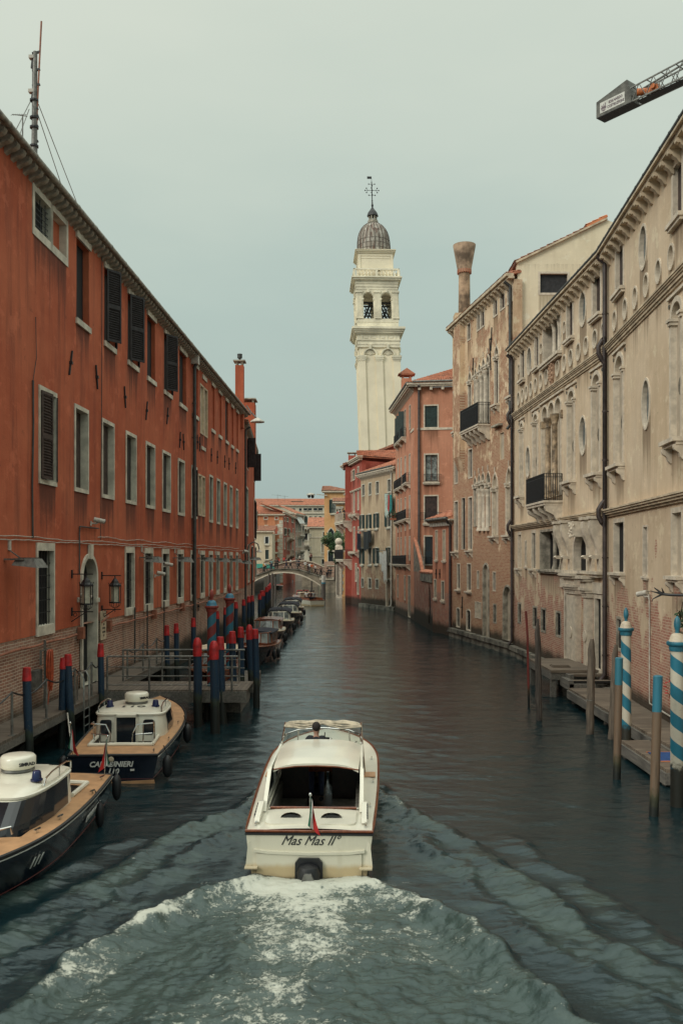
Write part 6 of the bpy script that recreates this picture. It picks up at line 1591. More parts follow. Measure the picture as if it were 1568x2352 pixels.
    for x in (-.62,.62):
        mb = MB(); mb.lathe([(.11,0),(.11,.03),(.09,.035),(.075,.16),(.06,.18),(.01,.185)], (x,2.6 if stern else 3.5,1.44), 14); mb.build('beacon', M['blueL'], o, True)
    mb = MB()
    for sx in (-1,1): mb.tube([(sx*.84,2.2,1.36),(sx*.84,2.2,1.5),(sx*.84,2.5,1.56),(sx*.84,3.3,1.56),(sx*.82,3.6,1.5),(sx*.8,3.65,1.38)], .018, 6); mb.tube([(sx*.84,2.9,1.38),(sx*.84,2.9,1.56)], .014, 6)
    mb.build('grab_rail', M['chrome'], o, True)
    if stern:
        text_mesh('roof_number', num, .34, M['letter'], o, (0,2.56,1.446), (0,0,0), 0, .002, 1.4, .006)
        for sx in (-1,1):
            mb = MB()
            for (xa, xb) in ((.28,.78),): mb.tube([(sx*xa,1.0,.75),(sx*xa,1.02,1.0),(sx*(xa+.12),1.05,1.24),(sx*xb,1.1,1.26),(sx*xb,1.35,1.26),(sx*xb,1.4,.75)], .02, 6); mb.tube([(sx*(xa+.08),1.03,.98),(sx*xb,1.08,1.0)], .014, 6); mb.tube([(sx*.55,1.05,.75),(sx*.55,1.07,1.25)], .016, 6)
            mb.build('stern_rail', M['chrome'], o, True)
        text_mesh('lettering', 'CARABINIERI', .18, M['letterw'], o, (-.05,-.012,.46), (PI/2,0,0), .25, .003, 1.0, .006); text_mesh('hull_number', '110', .18, M['letterw'], o, (.0,-.012,.285), (PI/2,0,0), .25, .003, 1.0, .006)
        mb = MB(); mb.lathe([(.06,0),(.07,.015),(.04,.03)], (0,0,0), 12); mb.v = [(x-.04,-z-.01,y+.59) for x,y,z in mb.v]; mb.build('emblem', M['cream'], o)
        mb = MB(); mb.prism([(-1.02,.0),(1.02,.0),(1.0,.1),(0,.06),(-1.0,.1)], (1,0,0),(0,0,1),(0,-1,0),(0,0,-.03),.03); mb.build('boot_line', M['teakp'], o)
        mb = MB(); mb.box(.42,.52,-.03,0,.3,.34); mb.build('exhaust_plate', M['letterw'], o)
        flag(o, (-.98,.02,.7), .8, (-.05,-.1,1), scale=1.1)
        fender(o, 1.28, .3, .05, .6); fender(o, 1.33, 3.9, .15, .7); fender(o, -1.3, .4, .1, .6)
        for (x, y) in ((-.95,.25),(.95,.25),(1.12,1.6),(1.1,3.6)):
            mb = MB(); cleat(mb, x, y, PH.sh(y/7.4)+.02); mb.build('cleat', M['chrome'], o)
    else:
        flag(o, (-.95,.15,.7), .85, (-.05,-.1,1), scale=1.1)
        for (x, y) in ((-.98,.5),(-1.12,1.7),(-1.08,3.6),(-.98,4.5),(.98,1.5)):
            mb = MB(); cleat(mb, x, y, PH.sh(y/7.4)+.02, .3); mb.build('cleat', M['chrome'], o)
        fender(o, -1.22, .15, .15, .72, .1); fender(o, -1.25, 1.6, .0, .5, .09)
        mb = MB(); mb.tube([(-.7,4.9,.9),(-.68,4.92,1.02),(-.45,5.25,1.04),(-.43,5.3,.92)], .022, 6); mb.build('handrail', M['chrome'], o, True)
        mb = MB(); mb.prism([(.5*math.cos(t*PI/8)*(1 if abs(math.cos(t*PI/8))<.9 else .9), .35*math.sin(t*PI/8)) for t in range(16)], (1,0,0),(0,1,0),(0,0,1),(0,5.45,.935),.03); mb.build('deck_hatch', M['teakp'], o)
        mb = MB(); mb.bar((-.25,4.83,1.02),(.25,4.8,1.14),.02,.02); mb.build('wiper', M['black'], o)
        p0 = PH.pt(.63,.45,-1); p1 = PH.pt(.69,.45,-1); q0 = PH.pt(.63,.62,-1)
        X_ = (p1-p0).normalized()*-1; Z_ = (p0-q0).normalized(); N_ = X_.cross(Z_).normalized()*-1
        # letters lie on the flared bow side
        xx = (p0-p1).normalized(); zz_ = (p0-q0); zz_ = (zz_-xx*zz_.dot(xx)).normalized(); nn = xx.cross(zz_)
        t_ = text_mesh('hull_number', num, .26, M['letterw'], o, (0,0,0), (0,0,0), .35, .004, 1, .006)
        mt_ = Matrix((xx, zz_, nn)).transposed().to_4x4(); mt_.translation = (p0+p1)/2+nn*.03; t_.matrix_local = mt_
        p0 = PH.pt(.16,.42,-1); p1 = PH.pt(.24,.42,-1); q0 = PH.pt(.16,.6,-1); xx = (p0-p1).normalized(); zz_ = (p0-q0); zz_ = (zz_-xx*zz_.dot(xx)).normalized(); nn = xx.cross(zz_)
        p0 = PH.pt(.30,.42,-1)
        t_ = text_mesh('lettering', 'CARABINIERI', .2, M['letterw'], o, (0,0,0), (0,0,0), .3, .004, 1, .004)
        mt_ = Matrix((xx, zz_, nn)).transposed().to_4x4(); mt_.translation = PH.pt(.26,.42,-1)+nn*.03; t_.matrix_local = mt_
    return o
M['teakp'] = plain('tan_deck_covering', (.46,.255,.125), .6, var=.14, scale=3, bump=.1)
police('a', (-5.6, 21.35, 0), R(3.0), 'dark police boat seen from its stern with orange deck and white cabin', '110', True)
pb = police('b', (-6.2, 19.45, 0), R(180), 'dark police boat at left edge facing the camera with number on its bow', '111', False)

# ---------------------------------------------------------------- moored launches along the left bank
MH = Hull(7.6, 1.1, .85, .75, 1.1, p=2.1, qq=1.2, fl=.16, rake=.9, smax=.45)
def launch(loc, rz, label, hullm, deckm, canopy=None, cabin='glasswood', L=None, group=None, roofm='white'):
    o = empty('moored_launch', loc, label, 'boat', group, rz)
    MH.shell(n=22).build('hull', M[hullm], o, True); MH.strake(.0, .035).build('rub_rail', M['cream'] if deckm == 'white' else M['mahog'], o, True)
    def inn(t): y = t*MH.L; return .8 if .6 < y < 4.6 else 0
    MH.deck(inn, n=40).build('deck', M[deckm], o, True)
    mb = MB(); mb.box(-.8,.8,.6,4.6,.0,.05); mb.box(-.82,-.8,.6,4.6,.05,.8); mb.box(.8,.82,.6,4.6,.05,.8); mb.box(-.8,.8,.58,.6,0,.8); mb.build('cockpit_well', M['mahog'], o)
    b0 = [(-.85,3.3,.9),(-.8,4.1,.95),(-.45,4.55,1.0),(0,4.65,1.02),(.45,4.55,1.0),(.8,4.1,.95),(.85,3.3,.9)]; t0 = [(x*.92,y-.3,1.5) for x,y,z in b0]
    mb = MB(); mb.add(b0+t0, [(i,i+1,8+i,7+i) for i in range(6)]); mb.build('windscreen', M['curtain'] if canopy else M['glassp'], o)
    mb = MB(); fr = 'white' if canopy else 'mahog'
    for q_ in (b0, t0): mb.tube(q_, .03, 6)
    for i in (0,1,2,4,5,6): mb.tube([b0[i], t0[i]], .03, 6)
    mb.build('windscreen_frame', M[fr], o, True)
    mb = MB(); mb.box(-.82,.82,3.9,4.2,.85,.93); mb.prism([(-.9,.0),(.9,0),(.75,.45),(.3,.75),(-.3,.75),(-.75,.45)], (1,0,0),(0,1,0),(0,0,1),(0,4.1,.86),.12); mb.build('foredeck_coaming', M[deckm], o)
    if canopy:
        mb = MB(); vs = []; n = 12
        for j in range(7):
            y = 3.95-j*.5; zt = 1.5+.12*math.sin(PI*(j+.6)/7)
            for i in range(n+1): s_ = -1+2*i/n; vs.append((s_*.92, y+.02*math.sin(i), zt+.16*(1-abs(s_)**3)+.008*math.sin(i*2.2+j)-(.16 if abs(s_) > .98 else 0)))
        mb.add(vs, [(j*13+i,j*13+i+1,(j+1)*13+i+1,(j+1)*13+i) for j in range(6) for i in range(n)])
        mb.build('canopy', M['canvas'], o, True)
        mb = MB(); fv = vs[:13]; mb.add(fv+[(x,y+.02,z-.11) for x,y,z in fv], [(i,i+1,14+i,13+i) for i in range(12)])
        for j in range(6): pass
        mb.build('canopy_valance', M['canvas'], o)
        mb = MB()
        for i in range(12): x = -.8+1.6*i/11; mb.sph((x,4.0,1.5+.16*(1-abs(x/.92)**3)), .018, 6, 4)
        mb.build('stud', M['chrome'], o)
    elif cabin:
        mb = MB(); mb.box(-.84,.84,.9,3.2,.85,1.45); mb.build('cabin', M['mahog'], o)
        mb = MB(); vs = []
        for j in range(2):
            for i in range(13): s_ = -1+2*i/12; vs.append((s_*.9, (.75,3.4)[j], 1.46+.1*(1-s_*s_)))
        mb.add(vs+[(x,y,z-.06) for x,y,z in vs], [(i,i+1,14+i,13+i) for i in range(12)]+[(26+13+i,26+14+i,26+i+1,26+i) for i in range(12)]+[(13+i,14+i,26+14+i,26+13+i) for i in range(12)]+[(0,13,39,26),(12,38,51,25),(26,27+0,1,0)]+[(i+1,i,26+i,27+i) for i in range(12)])
        mb.build('cabin_roof', M[roofm], o, True)
        for sx in (-1,1):
            for ya in (1.1, 2.1): MB().box(sx*.845-.004, sx*.845+.004, ya, ya+.85, 1.02, 1.36).build('cabin_window', M['glass'], o)
    mb = MB(); mb.tube([(-.3,4.7,1.2),(-.3,4.7,2.2)], .01, 4); mb.build('whip_aerial', M['black'], o)
    mb = MB(); cleat(mb, .0, 6.6, MH.sh(.87)+.04); cleat(mb, .7, 4.9, 1.0); cleat(mb, -.7, 4.9, 1.0); mb.build('cleat', M['chrome'], o)
    mb = MB(); mb.bar((.35,4.72,1.05),(.05,4.5,1.35),.02,.02); mb.build('wiper', M['black'], o)
    fender(o, -1.18, 3.0, .05, .6, .1); fender(o, -1.16, 4.3, .1, .65, .1)
    return o
M['glassp'] = plain('pale_reflecting_glass', (.22,.25,.25), .1, var=.4, scale=1)
M['peach'] = plain('peach_canvas', (.45,.27,.18), .8)
GLN = 'navy canopied launches moored behind the blue poles'
launch((-4.75, 87.5, 0), PI, 'farthest navy canopied launch, beside the far posts', 'navy', 'white', True, group=GLN)
launch((-4.6, 79.0, 0), PI, 'middle navy canopied launch with round fender', 'navy', 'white', True, group=GLN)
launch((-4.75, 69.7, 0), PI, 'nearest navy canopied launch with black whip aerial', 'navy', 'white', True, group=GLN)
launch((-4.85, 60.6, 0), PI, 'varnished wooden launch with bright windscreen between navy launches and poles', 'navy', 'white', None, 'x', roofm='mahog')
launch((-4.45, 51.0, 0), PI-R(4), 'dark hulled launch with bow pointing past the front pair of poles', 'navy', 'mahog', None, 'x', roofm='canvas')
launch((-5.7, 41.5, 0), PI+R(3), 'wooden launch with cream roof half hidden behind the gangway railings', 'mahog', 'mahog', None, 'x', roofm='cream')

# ---------------------------------------------------------------- passenger taxi seen ahead
ft_ = empty('open_taxi', (-2.75, 100.2, 0), 'cream open taxi with seated passengers heading for the footbridge', 'boat', None, R(24))
MH.shell(n=22).build('hull', M['hullw'], ft_, True); MH.strake(.0, .04).build('rub_rail', M['mahog'], ft_, True)
MH.deck(lambda t: .85 if .5 < t*MH.L < 4.8 else 0).build('deck', M['mahog'], ft_, True)
mb = MB(); mb.box(-.85,.85,.5,4.8,.05,.1); mb.box(-.86,-.84,.5,4.8,.1,1.0); mb.box(.84,.86,.5,4.8,.1,1.0); mb.box(-.8,.8,.6,1.1,.1,.5); mb.box(-.8,.8,2.3,2.7,.1,.5); mb.build('seat', M['mahog'], ft_)
mb = MB(); mb.prism([(-.86,.9),(.86,.9),(.8,1.5),(-.8,1.5)], (1,0,0),(0,0,1),(0,1,0),(0,3.4,0),.06); mb.box(-.84,.84,3.3,4.4,1.45,1.52); mb.build('cabin', M['cream'], ft_)
mb = MB(); mb.tube([(-.8,4.6,1.2),(-.7,4.7,1.7),(.7,4.7,1.7),(.8,4.6,1.2)], .09, 8); mb.build('folded_canopy', M['finred'], ft_, True)
# boats under and beyond the bridge
g = G(641, 1352); o = empty('covered_boat', (g.x, g.y, 0), 'small boat with dark red cover moored under the footbridge', 'boat', None, R(170))
SH = Hull(4.6, .95, .8, .55, .8, p=2, qq=1.2, fl=.2, rake=.5, smax=.4)
SH.shell(n=14).build('hull', M['navy'], o, True); SH.strake(0,.05).build('rub_rail', M['whitedirty'], o, True); SH.deck(lambda t: 0, camber=.25).build('cover', plain('wine_red_cover', (.2,.02,.03), .7), o, True)
g = G(643, 1339); o = empty('white_boat', (g.x, g.y, 0), 'small white and grey boat beyond the red covered one', 'boat', None, R(175))
SH.shell(n=14).build('hull', M['hullw'], o, True); SH.deck(lambda t: 0, camber=.15).build('deck', M['white'], o, True); mb = MB(); mb.box(-.6,.6,1.2,2.8,.6,1.3); mb.build('cabin', M['white'], o)
g = G(675, 1336); o = empty('dark_boat', (g.x, 205, 0), 'low dark boat glimpsed under the bridge arch', 'boat', None, R(80))
SH.shell(n=12).build('hull', M['navy'], o, True); SH.deck(lambda t: 0).build('deck', M['mahog'], o, True)

# mooring ropes
for a, b, lab in (((-6.62,21.6,.78),(-7.55,24.0,1.25),'pale mooring rope from the rear police boat stern to the blue pole pair'),((-4.6,47,.95),(-3.55,35,1.2),'mooring rope from the dark hulled launch to the front blue poles')):
    a, b = Vector(a), Vector(b); o = empty('mooring_rope', a, lab, 'rope'); mb = MB(); mb.tube([(b-a)*(i/12)+Vector((0,0,-.22*math.sin(PI*i/12))) for i in range(13)], .018, 5); mb.build('rope', M['whitedirty'], o, True)
# ================================================================ leaning bell tower
M['tower'] = plain('cream_istrian_stone', (.84,.75,.57), .8, var=.07, scale=.35, bump=.2)
M['towerw'] = plain('pale_tower_stone', (.84,.77,.60), .8, var=.18, scale=.5, bump=.2)
YT = 133.0
tcx = (875-CX)/FL*YT
bt = empty('bell_tower', (tcx, YT, 0), 'cream leaning bell tower with arched belfry and ribbed dome', 'bell tower', None, R(2))
tz = lambda y: ZA(y, YT-3.2)
LEAN = -.034
def sheared(mb):
    mb.v = [(x+LEAN*(z-20), y, z) for x, y, z in mb.v]; return mb
def ring(mb, hw, z0, z1): mb.box(-hw, hw, -hw, hw, z0, z1)
Wd = 3.15
mb = MB(); ring(mb, Wd-.22, 0, tz(765)); 
for sgn in (0,1,2,3):
    c, s = math.cos(sgn*PI/2), math.sin(sgn*PI/2)
    for x in (-Wd+.55, 0, Wd-.55):
        vs = [(-.52+x,-Wd,0),(.52+x,-Wd,0),(.52+x,-Wd+.3,0),(-.52+x,-Wd+.3,0)]
        zt = tz(828); pts = [(a*c-b*s, a*s+b*c, z) for z in (0, zt) for a, b, _ in vs]
        mb.add(pts, [(0,1,5,4),(1,2,6,5),(3,0,4,7),(4,5,6,7)])
sheared(mb).build('shaft', M['tower'], bt)
mb = MB(); 
for sgn in range(4):
    c, s = math.cos(sgn*PI/2), math.sin(sgn*PI/2)
    def ad(vs, fs): mb.add([(a*c-b*s, a*s+b*c, z) for a, b, z in vs], fs)
    for x in (-Wd+.55, 0, Wd-.55):
        for (w_, d_, y0, y1) in ((.56,.06,828,824),(.64,.14,824,820),(.7,.2,820,816)):
            ad([(x-w_,-Wd-d_,tz(y0)),(x+w_,-Wd-d_,tz(y0)),(x+w_,-Wd+.3,tz(y0)),(x-w_,-Wd+.3,tz(y0)),(x-w_,-Wd-d_,tz(y1)),(x+w_,-Wd-d_,tz(y1)),(x+w_,-Wd+.3,tz(y1)),(x-w_,-Wd+.3,tz(y1))], [(0,1,5,4),(1,2,6,5),(3,0,4,7),(4,5,6,7),(0,3,2,1)])
    for x in (-1.32, 1.32):     # blind shell arches
        for (r0, r1, d_) in ((.9,1.08,.07),(.84,.9,.04)):
            n = 12; A = [(x+r1*math.cos(PI*i/n), -Wd-d_, tz(815)+r1*math.sin(PI*i/n)) for i in range(n+1)]; Bq = [(x+r0*math.cos(PI*i/n), -Wd-d_, tz(815)+r0*math.sin(PI*i/n)) for i in range(n+1)]
            ad(A+Bq+[(a,-Wd+.2,z) for a,_,z in A]+[(a,-Wd+.2,z) for a,_,z in Bq], [f for i in range(n) for f in ((i,i+1,n+2+i,n+1+i)[::-1],(i,2*n+2+i,2*n+3+i,i+1),(n+1+i,n+2+i,3*n+4+i,3*n+3+i))])
        for i in range(1, 9):
            a = PI*i/9; p0 = Vector((x,-Wd+.15,tz(814))); p1 = p0+Vector((math.cos(a)*.74,0,math.sin(a)*.74)); tmp = MB(); tmp.tube([p0,p1],[.03,.09],6); ad(tmp.v, tmp.f)
        tmp = MB(); tmp.box(x-.16,x+.16,-Wd-.3,-Wd,tz(802),tz(791)); ad(tmp.v, tmp.f)
ring(mb, Wd-.0, tz(797), tz(791)); ring(mb, Wd+.06, tz(791), tz(788)); ring(mb, Wd+.0, tz(788), tz(782)); ring(mb, Wd+.12, tz(782), tz(779)); ring(mb, Wd+.02, tz(779), tz(768))
for sgn in range(4):
    c, s = math.cos(sgn*PI/2), math.sin(sgn*PI/2)
    for k_ in range(5):
        x = -2.5+k_*1.25; tmp = MB(); tmp.box(x-.12,x+.12,-Wd-.1,-Wd,tz(779),tz(769)); mb.add([(a*c-b*s, a*s+b*c, z) for a, b, z in tmp.v], tmp.f)
        if k_ < 4: tmp = MB(); tmp.box(x+.35,x+.9,-Wd-.07,-Wd,tz(777),tz(771)); mb.add([(a*c-b*s, a*s+b*c, z) for a, b, z in tmp.v], tmp.f)
for d_, y0, y1 in ((.2,768,765),(.45,765,761),(.62,761,757),(.8,757,752)): ring(mb, Wd+d_, tz(y0), tz(y1))
sheared(mb).build('lower_cornice', M['towerw'], bt)
# belfry: four piers with arches
Wb = 3.1
mb = MB(); ring(mb, Wb-.04, tz(752), tz(739)); ring(mb, Wb, tz(739), tz(731))
zb0, zb1 = tz(731), tz(667)
for sgn in range(4):
    c, s = math.cos(sgn*PI/2), math.sin(sgn*PI/2)
    def ad(vs, fs): mb.add([(a*c-b*s, a*s+b*c, z) for a, b, z in vs], fs)
    for x, w_ in ((-Wb+.42,.42),(0,.42),(Wb-.42,.42)):
        tmp = MB(); tmp.box(x-w_,x+w_,-Wb-.08,-Wb+.8,zb0,zb1); tmp.box(x-w_-.06,x+w_+.06,-Wb-.14,-Wb+.8,zb0,zb0+.2); tmp.box(x-w_-.1,x+w_+.1,-Wb-.2,-Wb+.8,zb1-.3,zb1)
        for k_ in range(4): tmp.box(x-w_+.1+k_*.19, x-w_+.17+k_*.19, -Wb-.11, -Wb-.08, zb0+.3, zb1-.5)
        ad(tmp.v, tmp.f)
    for x0, x1 in ((-Wb+.84,-.42),(.42,Wb-.84)):
        xc = (x0+x1)/2; r0 = (x1-x0)/2-.12; zs = tz(684); n = 12
        tmp = MB(); tmp.box(x0,x0+.16,-Wb,-Wb+.6,zb0,zs); tmp.box(x1-.16,x1,-Wb,-Wb+.6,zb0,zs); tmp.box(x0,x0+.24,-Wb-.08,-Wb+.6,zs-.25,zs); tmp.box(x1-.24,x1,-Wb-.08,-Wb+.6,zs-.25,zs)
        A = [(xc+r0*math.cos(PI*i/n), zs+r0*math.sin(PI*i/n)) for i in range(n+1)]
        for p0, p1 in zip(A, A[1:]):
            tmp.add([(p0[0],-Wb,p0[1]),(p1[0],-Wb,p1[1]),(p1[0],-Wb,zb1),(p0[0],-Wb,zb1)], [(3,2,1,0)]); tmp.add([(p0[0],-Wb,p0[1]),(p1[0],-Wb,p1[1]),(p1[0],-Wb+.6,p1[1]),(p0[0],-Wb+.6,p0[1])], [(0,1,2,3)])
        tmp.box(x0, xc-r0, -Wb, -Wb+.6, zs, zb1); tmp.box(xc+r0, x1, -Wb, -Wb+.6, zs, zb1)
        for p0, p1 in zip([(xc+(r0+.16)*math.cos(PI*i/n), zs+(r0+.16)*math.sin(PI*i/n)) for i in range(n+1)], [(xc+(r0+.16)*math.cos(PI*(i+1)/n), zs+(r0+.16)*math.sin(PI*(i+1)/n)) for i in range(n)]): tmp.bar((p0[0],-Wb-.03,p0[1]),(p1[0],-Wb-.03,p1[1]),.08,.08)
        tmp.box(xc-.16,xc+.16,-Wb-.25,-Wb,zs+r0+.02,zb1+.1); ad(tmp.v, tmp.f)
sheared(mb).build('belfry', M['towerw'], bt)
mb = MB(); ring(mb, Wb-.05, zb1, zb1+.3); mb2_ = None
for d_, y0, y1 in ((.0,664,658),(.08,658,655),(.02,655,651),(.1,651,645),(.22,645,643),(.45,643,639),(.65,639,636)): ring(mb, Wb+d_, tz(y0), tz(y1))
sheared(mb).build('upper_cornice', M['towerw'], bt)
# bells' iron frame and the bell
mb = MB()
for y_ in (-.9,.9):
    for sx in (-1,1):
        mb.bar((sx*2.2,y_,zb0),(sx*.9,y_,zb1-1.2),.2,.2); mb.bar((sx*1.6,y_,zb0),(sx*.5,y_,zb1-1.2),.16,.16); mb.bar((sx*.5,y_,zb0),(sx*1.7,y_,zb0+2.4),.14,.14); mb.bar((sx*2.1,y_,zb0+.9),(sx*.7,y_,zb0+.9),.12,.12); mb.bar((sx*1.8,y_,zb0+1.9),(sx*.6,y_,zb0+1.9),.12,.12)
    mb.bar((-2.2,y_,zb1-1.2),(2.2,y_,zb1-1.2),.2,.2)
sheared(mb).build('bell_frame', M['iron'], bt)
mb = MB(); mb.lathe([(.75,0),(.6,.25),(.45,.6),(.35,1.0),(.1,1.15)], (.2,0,zb1-2.5), 16); sheared(mb).build('bell', plain('bronze', (.03,.035,.03), .4, metal=.6), bt, True)
# balustrade
mb = MB(); zr0, zr1 = tz(636), tz(617)
ring(mb, Wb+.35, zr0, zr0+.12)
for sgn in range(4):
    c, s = math.cos(sgn*PI/2), math.sin(sgn*PI/2); tmp = MB()
    tmp.box(-Wb-.35,Wb+.35,-Wb-.35,-Wb-.08,zr1-.22,zr1)
    for x in (-Wb-.2,0,Wb+.2): tmp.box(x-.2,x+.2,-Wb-.33,-Wb-.05,zr0+.1,zr1-.2)
    for k_ in range(12):
        if k_ in (5,6) : continue
        x = -2.75+k_*.5; tmp.lathe([(.1,0),(.06,.15),(.13,.35),(.06,.6),(.1,.8)], (x,-Wb-.2,zr0+.12), 8)
    mb.add([(a*c-b*s, a*s+b*c, z) for a, b, z in tmp.v], tmp.f)
sheared(mb).build('balustrade', M['towerw'], bt)
mb = MB(); ring(mb, 2.55, tz(636), tz(584)); ring(mb, 2.62, tz(584), tz(581))
for sgn in range(4):
    c, s = math.cos(sgn*PI/2), math.sin(sgn*PI/2); tmp = MB(); tmp.box(-2.6,-2.25,-2.63,-2.5,tz(636),tz(584)); tmp.box(2.25,2.6,-2.63,-2.5,tz(636),tz(584)); tmp.box(-2.2,2.2,-2.6,-2.5,tz(590),tz(586))
    mb.add([(a*c-b*s, a*s+b*c, z) for a, b, z in tmp.v], tmp.f)
for d_, y0, y1 in ((.1,581,578),(.25,578,575),(.42,575,572),(.55,572,570.5)): ring(mb, 2.5+d_, tz(y0), tz(y1))
sheared(mb).build('attic', M['tower'], bt)
mb = MB(); mb.box(-.15,.25,-2.7,-2.5,tz(628),tz(624)); mb.box(-.2,.55,-2.75,-2.5,tz(618),tz(616.5)); sheared(mb).build('small_window', M['dark'], bt)
# dome
k = NM('lead_dome'); c = k.coords(); sp = k.node('ShaderNodeSeparateXYZ', i_0=c)
v_ = k.node('ShaderNodeTexVoronoi', i_Scale=1.6); k.l.new(k.coords(scale=(1,1,.6)), v_.inputs['Vector']); sc_ = k.node('ShaderNodeSeparateColor', i_0=v_.outputs['Color'])
col = k.mix(k.rng(sc_.outputs[0], .2, .8), (.26,.225,.185), (.40,.37,.32)); col = k.mix(k.rng(k.noise(k.coords(scale=(2,2,.3)), 1.5, 4), .48, .65), col, (.13,.07,.05)); 
k.out(Base_Color=col, Roughness=.6, Metallic=.1); M['lead'] = k.m
tq = lambda y: ZA(y, YT)
zd0 = tz(570.5); rd_ = 2.5; nd = 48; fz_ = (tq(512)-zd0)/3.8
mb = MB(); prof = [(rd_*.99,0),(rd_,1.0),(rd_*.985,1.5),(rd_*.94,2.1),(rd_*.86,2.6),(rd_*.75,3.0),(rd_*.6,3.35),(rd_*.42,3.6),(rd_*.25,3.75),(.4,3.8)]
prof = [(r, z*fz_) for r, z in prof]
mb.lathe(prof, (0,0,zd0), nd); dm = sheared(mb).build('dome', M['lead'], bt, True)
mb = MB()
for k_ in range(24):
    t = 2*PI*k_/24; mb.tube([((r+.02)*math.cos(t), (r+.02)*math.sin(t), zd0+z) for r, z in prof], .055, 4)
for z_, r in ((.5,rd_),(1.05,rd_),(1.55,rd_*.985)):
    z_ *= fz_; mb.tube([((r+.01)*math.cos(2*PI*i/40), (r+.01)*math.sin(2*PI*i/40), zd0+z_) for i in range(41)], .03, 4)
sheared(mb).build('dome_rib', plain('lead_seam', (.12,.1,.085), .7), dm)
zl0, zl1, zl2 = zd0+3.75*fz_, tq(495), tq(475.5)
mb = MB(); mb.lathe([(.8,0),(.8,.35),(.7,.4)], (0,0,zl0), 16)
for k_ in range(8): t = 2*PI*(k_+.5)/8; mb.lathe([(.15,0),(.11,.2),(.09,zl1-zl0-.7),(.15,zl1-zl0-.45)], (.56*math.cos(t), .56*math.sin(t), zl0+.38), 8)
sheared(mb).build('lantern', M['stoneg'], bt, True)
mb = MB(); mb.lathe([(.55,-.15),(.88,-.05),(.84,.1),(.68,.55),(.5,.78),(.25,1.1),(.12,1.35),(.08,1.4)], (0,0,zl1-.05), 8); zz = zl1+1.3
mb.lathe([(.06,0),(.17,.15),(.17,.3),(.1,.55),(.1,.75),(.05,.95)], (0,0,zz), 10); mb.tube([(0,0,zz+.9),(0,0,tq(440))], .05, 6); mb.lathe([(.02,0),(.13,.05),(.05,.3)], (0,0,tq(462)), 8)
sheared(mb).build('lantern_cap', M['iron'], bt, True)
mb = MB(); zc = tq(437); mb.tube([(0,0,tq(462)),(0,0,tq(417))], .07, 6); mb.tube([(0,0,tq(418)),(0,0,tq(405))], .03, 5); mb.bar((-.62,0,zc),(.62,0,zc),.05,.05)
for sx in (-1,1):
    for a in (-1,0,1): p0 = Vector((sx*.62,0,zc)); p1 = p0+Vector((sx*(.42 if a == 0 else .2),0,a*.33)); mb.bar(p0,p1,.04,.04); mb.sph(p1,.1,8,6)
    for zz, w_ in ((tq(422.5),.45),(tq(448),.48)): mb.bar((0,0,zz-.03),(sx*w_,0,zz),.04,.04); mb.sph((sx*w_,0,zz),.1,8,6)
for i in range(5): mb.sph((.07*(-1)**i,0,tq(426)-i*.35),.1,8,5)
mb.box(-.66,0,-.015,.015,tq(410.5),tq(405)); sheared(mb).build('cross', M['iron'], bt)
tags = None

# ================================================================ crane counter-jib
cr = empty('tower_crane', (18.4, 59.5, 35.9), 'grey crane counter jib with white company board and orange winch', 'crane')
d = Vector((.61,-.79,0)); s_ = Vector((.79,.61,0)); up = Vector((0,0,1)); Mg = plain('grey_ballast_steel', (.135,.135,.12), .7, var=.35, scale=2, bump=.2)
o0 = Vector((17.55-18.4, 60-59.5, 0)); BL, BWd = 2.75, .95
mb = MB(); pr_ = [(0,0),(BL,0),(BL+.0,.45),(BL-.33,1.62),(0,1.08)]
mb.prism(pr_, d, up, s_, o0, BWd); mb.build('ballast_box', Mg, cr)
mb = MB(); mb.prism([(.0,-.03),(BL+.1,-.03),(BL+.1,0),(0,0)], d, up, s_, o0, BWd); mb.build('ballast_floor', M['shutdk'], cr)
bo = o0+d*.3+up*.18-s_*.012
mb = MB(); mb.prism([(0,0),(1.95,.0),(1.95,.72),(0,.72)], d, up, s_, bo, .012); bd = mb.build('company_board', M['whitecl'], cr)
bt_m = plain('faded_purple_lettering', (.12,.075,.10), .7)
def on_board(o, a, b):
    mt_ = Matrix((d, up, -s_)).transposed().to_4x4(); mt_.translation = bo+d*a+up*b-s_*.01; o.matrix_local = mt_
for s__, b in (('EDILNARDO',.5),('COSTRUZIONI',.2)):
    t_ = text_mesh('lettering', s__, .25, bt_m, bd, (0,0,0), (0,0,0), 0, .003, 1, .006); on_board(t_, 1.25, b); t_.scale = (.78,1,1)
mb = MB(); mb.prism([(.08,.26),(.52,.26),(.52,.34),(.08,.34)], d, up, -s_, bo, .004)
for a0, a1, b0, b1 in ((.14,.2,.34,.5),(.22,.26,.34,.42),(.28,.32,.34,.56),(.34,.38,.34,.42),(.4,.46,.34,.6),(.1,.5,.2,.24),(.15,.46,.12,.16),(.22,.4,.06,.1)): mb.prism([(a0,b0),(a1,b0),(a1,b1),(a0,b1)], d, up, -s_, bo, .004)
mb.build('company_emblem', bt_m, bd)
mb = MB(); j0 = o0+d*(BL+.02); Lj = 9.5; nb = 9
def J(a, b, c_): return j0+d*a+s_*b+up*c_
for b in (.05, .9): mb.bar(J(0,b,.02), J(Lj,b,.02), .09, .09)
mb.bar(J(-.1,.05,.95), J(Lj,.05,1.3), .08, .08); mb.bar(J(-.1,.9,.95), J(Lj,.9,1.3), .08, .08)
mb.bar(J(.2,.45,.72), J(Lj,.45,1.75), .09, .09)
